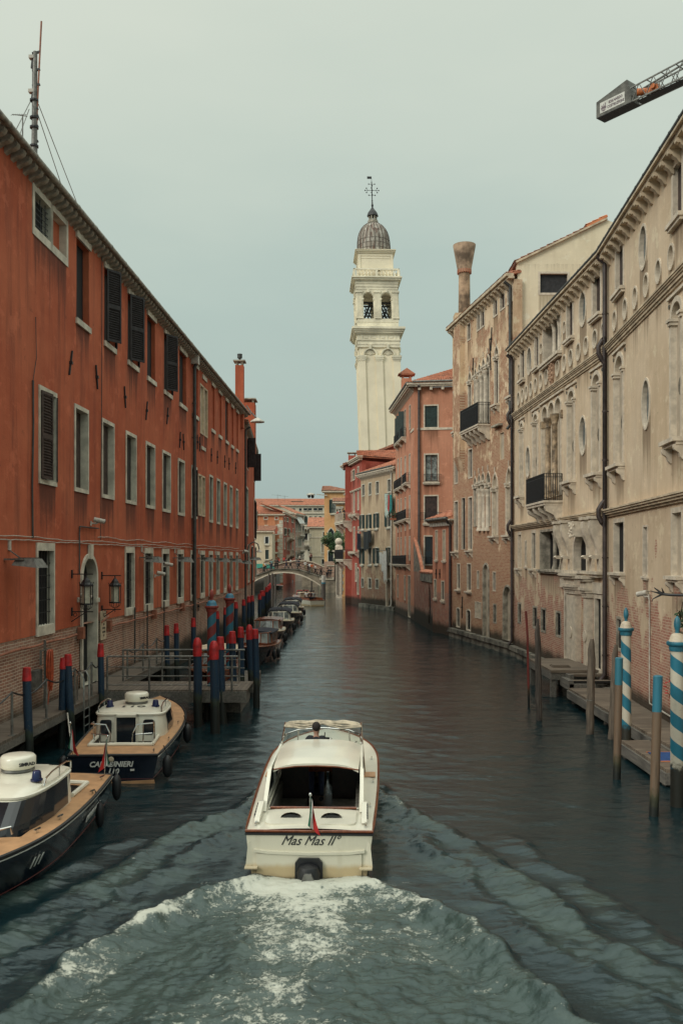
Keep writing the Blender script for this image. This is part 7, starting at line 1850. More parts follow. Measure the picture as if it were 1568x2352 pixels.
for i in range(nb):
    a, a2 = i*Lj/nb, (i+1)*Lj/nb
    for b in (.05,.9): mb.bar(J(a,b,.02), J((a+a2)/2,b,1.0+.03*i), .045,.045); mb.bar(J((a+a2)/2,b,1.0+.03*i), J(a2,b,.02), .045,.045)
    mb.bar(J(a,.05,.02), J(a,.9,.02), .06,.06); mb.bar(J(a,.05,.02), J(a2,.9,.02), .04,.04); mb.bar(J(a,.05,1.0+.03*i), J(a,.9,1.0+.03*i), .05,.05)
mb.build('lattice_jib', M['zinc'], cr)
mb = MB(); mb.prism([(.3,.0),(Lj,0),(Lj,.03),(.3,.03)], d, up, s_, j0+s_*.15-up*.05, .65); mb.build('catwalk', M['shutdk'], cr)
mo = plain('orange_machine_paint', (.52,.15,.04), .5, var=.3)
mb = MB(); mb.tube([J(.35,.1,.5), J(.95,.5,.42)], .23, 16); mb.bar(J(.9,.4,.3), J(1.8,.4,.35), .3, .4); mb.tube([J(1.5,.1,.45), J(1.5,.8,.45)], .16, 12); mb.build('winch', mo, cr, True)
mb = MB(); mb.bar(J(4.6,.3,.5), J(5.3,.5,.55), .3, .3); mb.tube([J(4.2,.1,.35), J(4.2,.8,.35)], .12, 10); mb.build('winch', mo, cr)

# ================================================================ footbridge
YB = 142.0
fb_ = empty('footbridge', (-8.5, 143.5, 0), 'low stone arched footbridge with iron railings crossing the canal', 'bridge')
M['bstone'] = plain('bridge_stone', (.27,.23,.175), .9, var=.35, scale=.8, bump=.3)
def B(x, y, Y=YB): v = P(x, y, Y); return v.x, v.z
topp = [B(x,y) for x, y in ((560,1332),(593,1320),(612,1313.5),(624.7,1308),(653,1306.5),(687,1308),(698,1311.5),(709.7,1316),(724,1321),(738,1325.7),(746,1327.5))]
und = [B(x,y) for x, y in ((746,1352),(735,1346),(722,1337),(706,1328.5),(690,1322),(672,1317.5),(653,1316),(632,1317.5),(612,1323),(593,1331.5),(560,1350))]
mb = MB(); W_ = 3.2; n = len(topp)
for yy in (YB, YB+W_):
    for i in range(n-1):
        a, b = topp[i], topp[i+1]; c_, d2 = und[n-1-i], und[n-2-i]; f = [(a[0],yy,a[1]),(b[0],yy,b[1]),(d2[0],yy,d2[1]),(c_[0],yy,c_[1])]; mb.add(f, [(3,2,1,0)] if yy == YB else [(0,1,2,3)])
for L_, fl_ in ((topp, 0), (und, 1)):
    for a, b in zip(L_, L_[1:]): mb.add([(a[0],YB,a[1]),(b[0],YB,b[1]),(b[0],YB+W_,b[1]),(a[0],YB+W_,a[1])], [(0,1,2,3)])
mb.v = [tuple(Vector(v)-fb_.location) for v in mb.v]; mb.build('arch', M['bstone'], fb_)
mb = MB()
for a, b in zip(und[1:-1], und[2:-1]+[und[-1]]): mb.bar((a[0],YB-.06,a[1]+.1),(b[0],YB-.06,b[1]+.1),.14,.2)
mc = MB()
for a, b in zip(topp, topp[1:]): mc.bar((a[0],YB-.08,a[1]),(b[0],YB-.08,b[1]),.2,.12)
mc.v = [tuple(Vector(v)-fb_.location) for v in mc.v]; mc.build('coping', M['stonedk'], fb_)
mb.v = [tuple(Vector(v)-fb_.location) for v in mb.v]; mb.build('stone_moulding', M['stone'], fb_)
for yy in (YB+.12, YB+W_-.12):
    mb = MB()
    for a, b in zip(topp[1:], topp[2:]):
        A, Bq = Vector((a[0],yy,a[1])), Vector((b[0],yy,b[1]))
        mb.bar(A+up*1.0, Bq+up*1.0, .05,.05); mb.bar(A+up*.5, Bq+up*.5, .03,.03); mb.bar(A+up*.15, Bq+up*.15, .03,.03)
        m_ = max(1, int((Bq-A).length/.3))
        for i in range(m_): q_ = A.lerp(Bq, i/m_); mb.bar(q_, q_+up*1.0, .03,.03)
    mb.v = [tuple(Vector(v)-fb_.location) for v in mb.v]; mb.build('railing', M['iron'], fb_)
# landing quay on the right of the bridge
ql = empty('bridge_landing', (-1.5, 143, 0), 'stone landing at the right foot of the footbridge', 'quay')
x0 = B(735,0)[0]; mb = MB(); mb.box(x0+1.5-.0, 4.5, -1.2, 22, -1, 2.35); mb.v = [(x-.0,y,z) for x,y,z in mb.v]; mb.build('quay_wall', M['bstone'], ql)
mb = MB(); mb.box(x0+1.4, 3.2, -1.35, -1.2, 2.1, 2.45); mb.build('coping', M['stone'], ql)
mb = MB()
for i in range(22): x = x0+1.6+i*.25; mb.bar((x,-1.1,2.4),(x,-1.1,3.3),.03,.03)
mb.bar((x0+1.6,-1.1,3.3),(x0+1.6+5.3,-1.1,3.3),.05,.05); mb.build('railing', M['iron'], ql)
# brick bridge behind
b2 = empty('brick_bridge', (-11, 172, 0), 'second bridge behind with brick parapet and white stone rail', 'bridge')
Y2 = 170.0; tp2 = [B(x,y,Y2) for x, y in ((590,1304),(637,1296),(655,1291),(677,1288),(700,1288.5),(718.5,1291),(730,1296),(745,1302.5),(760,1310))]
bo2 = [(x, z-1.9) for x, z in tp2]
mb = MB()
for i in range(len(tp2)-1):
    a, b, c_, d2 = tp2[i], tp2[i+1], bo2[i+1], bo2[i]; mb.add([(a[0],Y2,a[1]),(b[0],Y2,b[1]),(c_[0],Y2,c_[1]),(d2[0],Y2,d2[1]),(a[0],Y2+4,a[1]),(b[0],Y2+4,b[1]),(c_[0],Y2+4,c_[1]),(d2[0],Y2+4,d2[1])], [(0,3,2,1),(4,5,6,7),(0,1,5,4),(3,7,6,2)])
mb.v = [tuple(Vector(v)-b2.location) for v in mb.v]; mb.build('parapet', M['brickL'], b2)
mb = MB()
for a, b in zip(tp2, tp2[1:]): mb.bar((a[0],Y2-.1,a[1]),(b[0],Y2-.1,b[1]),.35,.18)
mb.v = [tuple(Vector(v)-b2.location) for v in mb.v]; mb.build('stone_rail', M['stone'], b2)
for sx, xx in ((0,600),(1,712)):
    a = B(xx,0,Y2)[0]; mb = MB(); mb.box(a-1.6, a+1.6, Y2+.2, Y2+3.8, -1, 3.6); mb.v = [tuple(Vector(v)-b2.location) for v in mb.v]; mb.build('pier', M['bstone'], b2)

# ================================================================ far houses
zx = lambda x: 574.2+x*.14647
zy = lambda y: 1119.6+y*.14647
def far(name, label, Yh, xl, xr, ytop, mat, wins, zbot=-1, depth=12, roof=None, a=None, b=None, eave='stone', fwd=.16):
    if a is None: a, b = ((zx(xl)-CX)/FL*Yh, Yh), ((zx(xr)-CX)/FL*Yh, Yh)
    F = Fac(a, b); root = empty(name, (a[0], a[1], 0), label, 'building'); WM[root.name] = mat
    for w in wins:
        x0, x1, y0, y1 = w[:4]; k_ = dict(w[4]) if len(w) > 4 else {}
        xm = zx((x0+x1)/2); kk_ = dict(fw=fwd, proud=.06, rd=.25, frame='stonew', pane='glass'); kk_.update(k_)
        window(F, root, F.u(zx(x0)), F.u(zx(x1)), F.z(xm, zy(y1)), F.z(xm, zy(y0)), **kk_)
    zt = F.z((zx(xl)+zx(xr))/2, zy(ytop)); wall(F, zbot, zt, mat, root)
    cornice(F, root, zt+.35, [(.5,.2),(.3,.15)], eave, name='eave')
    n = Vector((F.inw.x, F.inw.y, 0)); A = F.world(0,.3,0); Bq = F.world(F.L,.3,0); 
    bulk(root, [(A.x,A.y),(F.world(0,depth,0).x,F.world(0,depth,0).y),(F.world(F.L,depth,0).x,F.world(F.L,depth,0).y),(Bq.x,Bq.y)], zbot, zt-.05, mat, 'rear_wall')
    if roof:
        e = .5; h, ins = roof[0], roof[1] if len(roof) > 1 else 0
        tile_roof(root, F.world(-e,-e,zt+.36), F.world(F.L+e,-e,zt+.36), F.world(F.L+e-ins,depth*.5,zt+.36+h), F.world(-e+ins*.0,depth*.5,zt+.36+h), roof[2] if len(roof) > 2 else 'tile', pitch=.35, row=.8, r=.07)
    return root, F, zt
SG = dict(shut=[('panel','shutgr','a',R(172),1.0),('panel','shutgr','b',R(-172),1.0)])
M['f_cream'] = stucco('far_cream_plaster', (.52,.45,.32), (.60,.53,.40), (.3,.26,.2), .4)
M['f_orange'] = stucco('far_orange_plaster', (.52,.20,.10), (.60,.26,.14), (.3,.14,.08), .4)
M['f_red'] = stucco('far_brick_red_plaster', (.36,.10,.065), (.42,.13,.085), (.2,.07,.05), .4)
M['f_pink'] = stucco('far_pink_grey_plaster', (.44,.31,.24), (.5,.4,.33), (.3,.2,.16), .4)
M['f_yell'] = stucco('apricot_plaster', (.62,.34,.15), (.70,.42,.21), (.4,.22,.12), .35)
M['f_palz'] = stucco('ivory_plaster', (.52,.47,.37), (.60,.55,.44), (.33,.29,.23), .4)
far('cream_terrace_house', 'small cream house with dark windows at the left bridge foot', 176, 60, 345, 712, M['f_cream'],
    [(238,287,775,880,dict(sill=(.3,.15),shut=[('panel','whitecl','a',R(172),.8),('panel','whitecl','b',R(-172),.8)])),(238,290,978,1125,dict(sill=(.3,.15),fw=.05,shut=[('panel','shutgr','a',0,1,.1),('panel','shutgr','b',0,1,.1)]))], roof=(1.3,0,'tiledk'))
mb = MB()
tr_, Ft, zt_ = far('orange_corner_house', 'orange house with white quoins and pointed windows behind the bridge', 184, 60, 512, 445, M['f_orange'],
    [(222,270,462,495),(392,436,462,500),(385,438,592,730,dict(arch='gothic')),(390,440,840,1012,dict(arch='gothic',sill=(.3,.15))),(408,462,1085,1190,dict(arch='gothic')),(235,270,600,700)], roof=(2.8,8,'tile'), depth=18)
mb = MB()
for i in range(int((zt_-.6)/.78)): z = .5+i*.78; mb.box(Ft.L-(1.15 if i%2 else .75), Ft.L+.03, -.05, 0, z, z+.7)
Ft.put(mb, 'quoins', M['stonew'], tr_)
# its long side wall receding along the canal
A_ = ((zx(512)-CX)/FL*184, 184.0); B_ = ((zx(705)-CX)/FL*212, 212.0)
F = Fac(A_, B_); rr_, Fr, zr_ = far('brick_red_side_house', 'brick red house side with rows of narrow windows and balcony', 0, 512, 705, 455, M['f_red'],
    [(535,548,475,520),(570,600,480,530),(648,682,485,545),(552,575,645,740,SG),(600,625,655,740,SG),(530,545,640,745),(668,680,650,760),(535,548,800,960),(578,592,800,970),(604,620,800,975),(650,660,810,970),(668,680,810,970),(585,630,1075,1150,dict(pane='dark'))], a=A_, b=B_, roof=(2,0,'tile'), depth=10)
for ya in (790, 1060): balcony(Fr, rr_, Fr.u(zx(570)), Fr.u(zx(642)), Fr.z(zx(600), zy(ya)), .8, 1.1, nb=3, rail='stone', pitch=.3, slab=.3)
A2 = ((zx(705)-CX)/FL*212, 212.0); B2 = ((zx(845)-CX)/FL*222, 222.0)
pk, Fp, _z = far('pink_balcony_house', 'pale pink narrow house with white balconies and awnings', 0, 705, 845, 445, M['f_pink'],
    [(752,762,570,690),(768,780,570,690),(790,804,600,690),(750,764,790,930),(770,784,780,930),(790,806,780,930),(715,728,560,690),(715,728,780,930),(710,722,1010,1100,dict(pane='dark')),(732,760,1010,1105,dict(pane='dark')),(770,785,1010,1105,dict(pane='dark')),(792,810,1015,1105,dict(pane='dark')),(828,842,1010,1100,dict(pane='dark')),(828,842,600,720,SG),(828,842,780,850,SG)], a=A2, b=B2, roof=(2,0,'tile'), depth=8)
for ya in (745, 985): balcony(Fp, pk, Fp.u(zx(738)), Fp.u(zx(812)), Fp.z(zx(775), zy(ya)), .8, 1.1, nb=3, rail='stone', pitch=.3, slab=.3)
mb = MB()
for x in (722, 742, 765, 785): u = Fp.u(zx(x)); z = Fp.z(zx(x), zy(462)); mb.add([(u-.8,-.05,z),(u+.8,-.05,z),(u+.8,-1.1,z-1.6),(u-.8,-1.1,z-1.6),(u-.8,-.05,z-.06),(u+.8,-.05,z-.06),(u+.8,-1.1,z-1.66),(u-.8,-1.1,z-1.66)], [(0,3,2,1),(4,5,6,7),(2,3,7,6)])
Fp.put(mb, 'awning', M['whitecl'], pk)
pz, Fz, zz_ = far('long_ivory_palace', 'long ivory palace with red tiled roof and arched loggia at the canal end', 238, -60, 1210, 300, M['f_palz'],
    [(645,705,328,366),(768,808,328,366),(838,900,325,362),(905,968,325,362),(995,1058,322,362),(1062,1135,322,362)]+[(x,x+52,450,585,dict(arch='round',pane=p_)) for x, p_ in ((850,'shutgr'),(922,'infill'),(998,'infill'),(1074,'shutgr'))]+
    [(850,900,720,830,dict(pane='dark')),(920,925,720,830),(905,930,900,1000,dict(pane='dark'))], roof=(2.6,0,'tile'), depth=24)
balcony(Fz, pz, Fz.u(zx(845)), Fz.u(zx(985)), Fz.z(zx(900), zy(632)), 1.2, 1.3, nb=4, rail='stone', pitch=.45, slab=.4)
balcony(Fz, pz, Fz.u(zx(845)), Fz.u(zx(935)), Fz.z(zx(890), zy(885)), 1.2, 1.3, nb=4, rail='stone', pitch=.45, slab=.4)
mb = MB(); zb9 = Fz.z(zx(850), zy(400)); mb.box(0, Fz.L, -.3, 0, zb9-.2, zb9+.2); zb9 = Fz.z(zx(850), zy(600)); mb.box(0, Fz.L, -.25, 0, zb9-.15, zb9+.15); Fz.put(mb, 'string_course', M['stone'], pz)
for x, y0, w_ in ((260,235,1.4),(285,215,1.3),(355,222,3.2),(415,210,4.0),(592,222,5.5),(736,208,4.0),(445,265,2.5)):
    c0 = P(zx(x), 1155, 244); chimney(pz, (c0.x, 243+ (x%7)), w_*.8, 1.4, Fz.z(0,0) if 0 else zz_, ZA(zy(y0), 244)-.5, M['f_palz'], 'stoneg')
for x, y0, y1 in ((430,110,200),(540,125,190),(178,205,245)):
    c0 = P(zx(x), zy(y1), 244); z1_ = ZA(zy(y0), 244); o = empty('television_aerial', (c0.x, 244, zz_+2), {430:'thin rooftop aerial, tallest on the far palace',540:'thin rooftop aerial right of the tallest one',178:'short rooftop aerial at the far left'}[x], 'antenna')
    mb = MB(); mb.tube([(0,0,-1),(0,0,z1_-zz_-2)], .05, 5); mb.build('pole', M['zinc'], o); mb = MB()
    for k_ in range(2): zc_ = z1_-zz_-2-.1-k_*2.2; mb.bar((-1.6,0,zc_),(1.0,0,zc_-.2),.05,.05)
    mb.build('antenna_rod', M['zinc'], o)
ch, Fc, zc9 = far('cream_chapel_house', 'plain cream house with red hipped roof right of the canal end', 190, 930, 1200, 645, M['f_cream'],
    [(1143,1162,700,765),(1122,1158,868,1020,dict(fw=.2,pane='infill',arch='round')),(942,948,735,758),(942,948,935,955),(1125,1160,1125,1200,dict(arch='round',pane='dark'))], roof=(2.4,0,'tile'), depth=14)
mb = MB()
for y in (782, 1080): z = Fc.z(zx(1000), zy(y)); mb.box(0, Fc.L, -.12, 0, z-.1, z+.1)
Fc.put(mb, 'string_course', M['stone'], ch)
# apricot house
Y9 = 150.0
ap, Fa, za9 = far('apricot_house', 'tall apricot house with green shutters and pointed window by the bridge', Y9, 1162, 1560, 88, M['f_yell'],
    [(1272,1345,190,400,dict(pane='curtain',sill=(.3,.12),shut=[('panel','shutgr','a',R(170),.9)])),(1222,1315,640,880,dict(arch='gothic',pane='glass',fw=.2)),(1225,1305,1000,1205,dict(pane='glass',sill=(.3,.12)))], roof=(1.5,4,'tiledk'), depth=16, zbot=-1)
mb = MB(); mb.box(0, 3.9, -.1, 0, 1, Fa.z(zx(1180), zy(1160))); Fa.put(mb, 'brick_foot', M['brickL'], ap)
c0 = Fa.world(-.1,-.3, Fa.z(zx(1130), zy(128))); o = empty('dome_camera', c0, 'white double dome camera on the corner of the apricot house', 'camera')
mb = MB(); mb.bar((.6,0,0),(-1.2,0,.2),.15,.15); mb.lathe([(.75,0),(.7,.2),(.3,.35),(.05,.4)], (-2.2,0,.05), 16); mb.build('housing', M['whitedirty'], o, True)
mb = MB(); mb.sph((-2.5,0,-.15),.28); mb.sph((-1.9,0,-.2),.28); mb.build('lens', M['black'], o, True)
# quoined pier wall and gate posts in front of it
qn, Fq, zq = far('quoined_house', 'narrow apricot house with white stone quoins and tiled eave', 128, 1345, 1530, 265, M['f_yell'], [], roof=(.8,0,'tiledk'), depth=6)
mb = MB()
for i in range(int((zq-.4)/.5)): z = .3+i*.5; mb.box(.0, .85+(.25 if i%2 else 0), -.08, 0, z, z+.44)
Fq.put(mb, 'quoins', M['stonew'], qn)
gt, Fg, zg = far('stone_gateway', 'white stone gateway block with ball finial at the canal edge', 122, 1345, 1440, 1025, M['stone'], [], roof=None, depth=1.5)
mb = MB(); xc_ = Fg.L*.45
mb.box(-.1, Fg.L+.1, -.2, 1.0, zg+.3, Fg.z(zx(1385), zy(925))); mb.lathe([(.5,0),(.3,.3),(.28,.45)], (xc_,.3,Fg.z(zx(1385), zy(925))), 12); mb.sph((xc_,.3,Fg.z(zx(1385), zy(850))), .52, 16, 12)
Fg.put(mb, 'ball_finial', M['stone'], gt, True)
for i in range(3):
    mb = MB(); mb.tube([(.2+i*.7,-.15,.5),(.2+i*.7,-.15,zg)], .06, 6); Fg.put(mb, 'drainpipe', M['pipe'], gt)
# tree in the garden
pt_ = P(zx(1330), zy(850), 124); tr = empty('garden_tree', (pt_.x, 124.5, 2.3), 'green garden tree between the apricot house and the gateway', 'tree')
mb = MB(); zz = pt_.z-2.3; mb.tube([(0,0,0),(.15,0,zz*.5),(-.1,0,zz)], [.2,.15,.08], 8)
for k_ in range(5): a = k_*1.3; mb.tube([(.1,0,zz*.6),(.9*math.cos(a),.7*math.sin(a),zz+.4*math.sin(k_))], [.08,.02], 6)
mb.build('trunk', M['bark'], tr, True); foliage('crown', tr, (.1,0,zz+.2), (1.35,1.3,1.6), 3800, .12, plain('bright_tree_leaf', (.075,.15,.055), .7, var=.5, scale=2), 8)
foliage('crown', tr, (-.55,0,zz-.55), (.8,.9,.9), 1200, .11, M['leaf'], 9)
o = empty('balcony_plant', F8.world(F8x(85), -.9, F8.z(797, hy(1000))), 'trailing green plant on the lower balcony of the red house', 'plant')
mb = MB(); mb.lathe([(.18,0),(.22,.3)], (0,0,0), 10); mb.build('pot', M['tile'], o); foliage('foliage', o, (0,0,-.1), (.5,.45,.6), 500, .08, M['leaf'], 12)
for x0, nm, lab in ((842,'flower_pot','row flower pot left on the pink house balcony'),(872,'flower_pot','flower pot with red blooms right on the pink house balcony')):
    o = empty(nm, F4.world(F4.u(fx_(x0)), -.38, F4.z(fx_(x0), ey(455))), lab, 'flower pot'); mb = MB(); mb.box(-.45,.45,-.12,.12,0,.22); mb.build('pot', M['tile'], o); foliage('foliage', o, (0,0,.4), (.5,.25,.3), 260, .07, M['leaf'], x0); foliage('flowers', o, (0,-.1,.45), (.5,.25,.25), 30, .06, M['red'], x0)
# market awnings at the left bridge foot
for x, y, w_, lab in ((172,1240,5.5,'bright green market awning at the left bridge foot'),(290,1250,3,'smaller green market awning beside people'),):
    p = P(zx(x), zy(y), 160); o = empty('market_awning', (p.x, 160, 3.2), lab, 'awning'); mb = MB(); w2 = w_*.4; zz = p.z-3.2
    mb.add([(-w2,-1,zz-.3),(w2,-1,zz-.3),(w2,1.2,zz-.3),(-w2,1.2,zz-.3),(-w2*.4,0,zz+.5),(w2*.4,0,zz+.5)], [(0,1,5,4),(1,2,5),(2,3,4,5),(3,0,4),(0,3,2,1)]); mb.build('canopy', plain('market_green', (.01,.16,.12), .8), o)
    mb = MB()
    for sx in (-1,1): mb.tube([(sx*w2*.9,0,-.2),(sx*w2*.9,0,zz-.3)], .04, 6)
    mb.build('post', M['zinc'], o)
# ================================================================ people
def skin_mesh(verts, edges, radii, root=0, sub=1):
    me = bpy.data.meshes.new('sk'); me.from_pydata([tuple(v) for v in verts], edges, []); o = bpy.data.objects.new('sk', me); COL.objects.link(o)
    m = o.modifiers.new('s', 'SKIN'); m.use_smooth_shade = True
    sv = me.skin_vertices[0].data
    for i, r in enumerate(radii):
        sv[i].radius = r if isinstance(r, tuple) else (r, r); sv[i].use_root = (i == root)
    if sub: s = o.modifiers.new('u', 'SUBSURF'); s.levels = sub; s.render_levels = sub
    dg = bpy.context.evaluated_depsgraph_get(); dg.update()
    out = bpy.data.meshes.new_from_object(o.evaluated_get(dg)); COL.objects.unlink(o); bpy.data.objects.remove(o)
    for p in out.polygons: p.use_smooth = True
    return out
def pose_data(kind):
    J = dict(pel=(0,0,.93), wai=(0,0,1.06), che=(0,.01,1.28), nec=(0,0,1.46), hb=(0,-.01,1.54), hm=(0,-.015,1.63), ht=(0,.0,1.71),
      sL=(.17,0,1.42), sR=(-.17,0,1.42), eL=(.23,.03,1.15), eR=(-.23,.03,1.15), wL=(.24,-.06,.92), wR=(-.24,-.06,.92),
      hL=(.10,0,.90), hR=(-.10,0,.90), kL=(.11,-.03,.50), kR=(-.11,-.03,.50), aL=(.11,.02,.09), aR=(-.11,.02,.09), tL=(.12,-.13,.03), tR=(-.12,-.13,.03))
    if kind == 'walk': J.update(kL=(.1,-.16,.52), aL=(.1,-.30,.12), tL=(.1,-.44,.06), kR=(-.1,.06,.50), aR=(-.1,.30,.14), tR=(-.1,.20,.03), eL=(.23,.12,1.17), wL=(.22,.2,.97), eR=(-.23,-.1,1.16), wR=(-.2,-.3,1.02))
    if kind == 'lean': J.update(che=(0,-.1,1.24), nec=(0,-.18,1.4), hb=(0,-.21,1.48), hm=(0,-.23,1.56), ht=(0,-.22,1.64), sL=(.17,-.13,1.36), sR=(-.17,-.13,1.36), eL=(.26,-.3,1.14), eR=(-.26,-.3,1.14), wL=(.12,-.48,1.12), wR=(-.12,-.48,1.12))
    if kind == 'fold': J.update(eL=(.24,-.05,1.15), eR=(-.24,-.05,1.15), wL=(-.02,-.24,1.2), wR=(.02,-.26,1.16))
    if kind == 'sit':
        dz = -.5; J = {k: (v[0], v[1], v[2]+dz) for k, v in J.items()}
        J.update(kL=(.13,-.42,.47), kR=(-.13,-.42,.47), aL=(.13,-.45,.08), aR=(-.13,-.45,.08), tL=(.13,-.58,.03), tR=(-.13,-.58,.03), wL=(.14,-.32,.55), wR=(-.14,-.32,.55), eL=(.24,-.08,.68), eR=(-.24,-.08,.68))
    if kind == 'drive': J.update(eL=(.26,-.12,1.18), wL=(.12,-.42,1.22), eR=(-.24,-.05,1.15), wR=(-.2,-.25,1.05))
    return {k: Vector(v) for k, v in J.items()}
_pc = {}
def person_meshes(kind):
    if kind in _pc: return _pc[kind]
    J = pose_data(kind); names = list(J); idx = {n: i for i, n in enumerate(names)}; V = [J[n] for n in names]
    rad = dict(pel=(.14,.10), wai=(.125,.09), che=(.15,.105), nec=.055, hb=(.065,.075), hm=(.078,.095), ht=(.06,.07), sL=.06, sR=.06, eL=.042, eR=.042, wL=.028, wR=.028, hL=.09, hR=.09, kL=.06, kR=.06, aL=.04, aR=.04, tL=.035, tR=.035)
    E = [('pel','wai'),('wai','che'),('che','nec'),('nec','hb'),('hb','hm'),('hm','ht'),('che','sL'),('che','sR'),('sL','eL'),('sR','eR'),('eL','wL'),('eR','wR'),('pel','hL'),('pel','hR'),('hL','kL'),('hR','kR'),('kL','aL'),('kR','aR'),('aL','tL'),('aR','tR')]
    E = [(idx[a], idx[b]) for a, b in E]; Rr = [rad[n] for n in names]
    for sd, w, e in (('L','wL','eL'),('R','wR','eR')):      # hands: palm, four fingers, thumb
        d = (J[w]-J[e]).normalized(); a = Vector((0,0,1)).cross(d)
        if a.length < .2: a = Vector((0,1,0)).cross(d)
        a.normalize(); c = d.cross(a)
        V.append(J[w]+d*.05); pi = len(V)-1; Rr.append((.034,.018)); E.append((idx[w], pi))
        for k_, (off, ln) in enumerate(((-.028,.065),(-.009,.075),(.010,.07),(.028,.055))):
            V.append(V[pi]+d*.035+a*off); V.append(V[-1]+d*ln*.5+c*.008); V.append(V[-1]+d*ln*.4+c*.02); n = len(V); Rr += [.010,.009,.008]; E += [(pi,n-3),(n-3,n-2),(n-2,n-1)]
        V.append(J[w]+d*.03-a*.038); V.append(V[-1]+d*.035-a*.02); n = len(V); Rr += [.012,.009]; E += [(idx[w],n-2),(n-2,n-1)]
    # nose and ears
    hd = J['hm']; V += [hd+Vector((0,-.10,-.01)), hd+Vector((.085,.01,-.005)), hd+Vector((-.085,.01,-.005))]; n = len(V); Rr += [.014,.016,.016]; E += [(idx['hm'],n-3),(idx['hm'],n-2),(idx['hm'],n-1)]
    body = skin_mesh(V, E, Rr, idx['pel'], 1)
    def sub(keys, edges, rr, grow, sub_=1):
        return skin_mesh([J[k_] if k_ in J else k_ for k_ in keys], edges, [((r[0]+grow, r[1]+grow) if isinstance(r, tuple) else r+grow) for r in rr], 0, sub_)
    shirt = sub(['wai','che','pel','nec','sL','sR','eL','eR'], [(0,1),(0,2),(1,3),(1,4),(1,5),(4,6),(5,7)], [rad['wai'],rad['che'],rad['pel'],.05,.062,.062,.046,.046], .014)
    trous = sub(['pel','hL','hR','kL','kR','aL','aR'], [(0,1),(0,2),(1,3),(2,4),(3,5),(4,6)], [(.13,.10),.09,.09,.062,.062,.044,.044], .012)
    c = J['hm']; up_ = (J['ht']-J['hb']).normalized()
    mb = MB(); mb.sph((0,0,0), .105, 12, 8, 1.1); me = bpy.data.meshes.new('hair'); me.from_pydata([tuple(Vector((v[0]*.93, v[1]*1.0, v[2]*.95))+c+up_*.025+Vector((0,.022,0))) for v in mb.v], [], mb.f); 
    for p in me.polygons: p.use_smooth = True
    mb = MB()
    for a, t in (('aL','tL'),('aR','tR')): d = (J[t]-J[a]); mb.tube([J[a]+Vector((0,.05,-.04)), J[a]+d*.3+Vector((0,0,-.03)), J[t]+Vector((0,-.03,0))], [.05,.052,.04], 8)
    sh = bpy.data.meshes.new('shoe'); sh.from_pydata(mb.v, [], mb.f)
    mb = MB()
    for sx in (-1,1): mb.sph(tuple(c+Vector((sx*.032,-.088,.012))), .012, 6, 5)
    mb.box(c.x-.025, c.x+.025, c.y-.092, c.y-.082, c.z-.055, c.z-.045); ey_ = bpy.data.meshes.new('face'); ey_.from_pydata(mb.v, [], mb.f)
    _pc[kind] = (body, shirt, trous, me, sh, ey_); return _pc[kind]
def cloth_m(c):
    key = 'cl%.3f_%.3f_%.3f' % c
    if key not in M: M[key] = plain('cloth', c, .85, var=.2, scale=9)
    return M[key]
def person(loc, rz, kind, label, shirt, trous, hair=(.02,.015,.012), group=None, scale=1.0, extra=None):
    bd, st_, tr_, hr, sh, ey_ = person_meshes(kind)
    root = empty('person', loc, label, 'person', group, rz); root.scale = (scale,)*3
    for nm, me, m in (('body',bd,M['skin']),('shirt',st_,cloth_m(shirt)),('trousers',tr_,cloth_m(trous)),('hair',hr,cloth_m(hair)),('shoes',sh,M['black']),('face',ey_,M['black'])):
        if not me.materials: me.materials.append(None)
        o = bpy.data.objects.new(nm, me); COL.objects.link(o); o.parent = root; o.material_slots[0].link = 'OBJECT'; o.material_slots[0].material = m
    return root
BK, WH, BL_, GR, RD, OR, DN, KH = (.015,.016,.02), (.6,.6,.58), (.06,.09,.16), (.12,.12,.12), (.45,.03,.03), (.6,.13,.04), (.03,.045,.09), (.3,.24,.15)
def deckz(X):
    for a, b in zip(topp, topp[1:]):
        if a[0] <= X <= b[0]: return a[1]+(b[1]-a[1])*(X-a[0])/(b[0]-a[0])
    return topp[-1][1]
GP = 'people crossing the footbridge'
pp = [(243,'walk',40,WH,BK,'person in white shirt with white bag near the green awnings',.6),(222,'stand',0,(.5,.25,.05),BK,'person in yellow top half hidden by the white shirted one',1.6),(322,'stand',150,BK,GR,'person in black on the left slope of the footbridge',2),
 (338,'stand',20,(.2,.35,.35),DN,'person in pale teal jacket beside the one in black',1.2),(400,'fold',0,BK,BK,'tall person in black with folded arms at the left bridge top',.5),(425,'stand',200,BK,BK,'person in black right behind the one with folded arms',1.9),(565,'walk',90,DN,DN,'person in navy walking right at mid bridge',.7),
 (635,'walk',-90,WH,BK,'person in white shirt and black trousers walking left',.8),(737,'stand',170,GR,GR,'person with long dark hair in grey at bridge top',1.2),(768,'walk',-80,(.02,.03,.05),BK,'person in dark jacket walking left beside the long haired one',.6),
 (865,'stand',0,WH,KH,'person in white top and black waistcoat on the right slope',.8),(912,'stand',30,BK,BK,'person in black between white waistcoat and orange shirt',1.5),(936,'stand',180,WH,GR,'person in white shirt just left of the orange shirt',1.0),(966,'stand',200,OR,KH,'person in bright orange shirt on the bridge slope',.6),
 (1022,'walk',100,WH,BK,'person in pale top lower down the right slope',.9),(1112,'lean',0,BK,BK,'person in black leaning at the right bridge end',.6)]
for x, kd, az, s1, s2, lab, dy in pp:
    Yp = YB+dy; X = (zx(x)-CX)/FL*Yp
    long_ = 'long dark hair' in lab
    person((X, Yp, deckz(X)+.02), R(az), 'stand' if kd == 'stand' else kd, lab, s1, s2, group=GP)
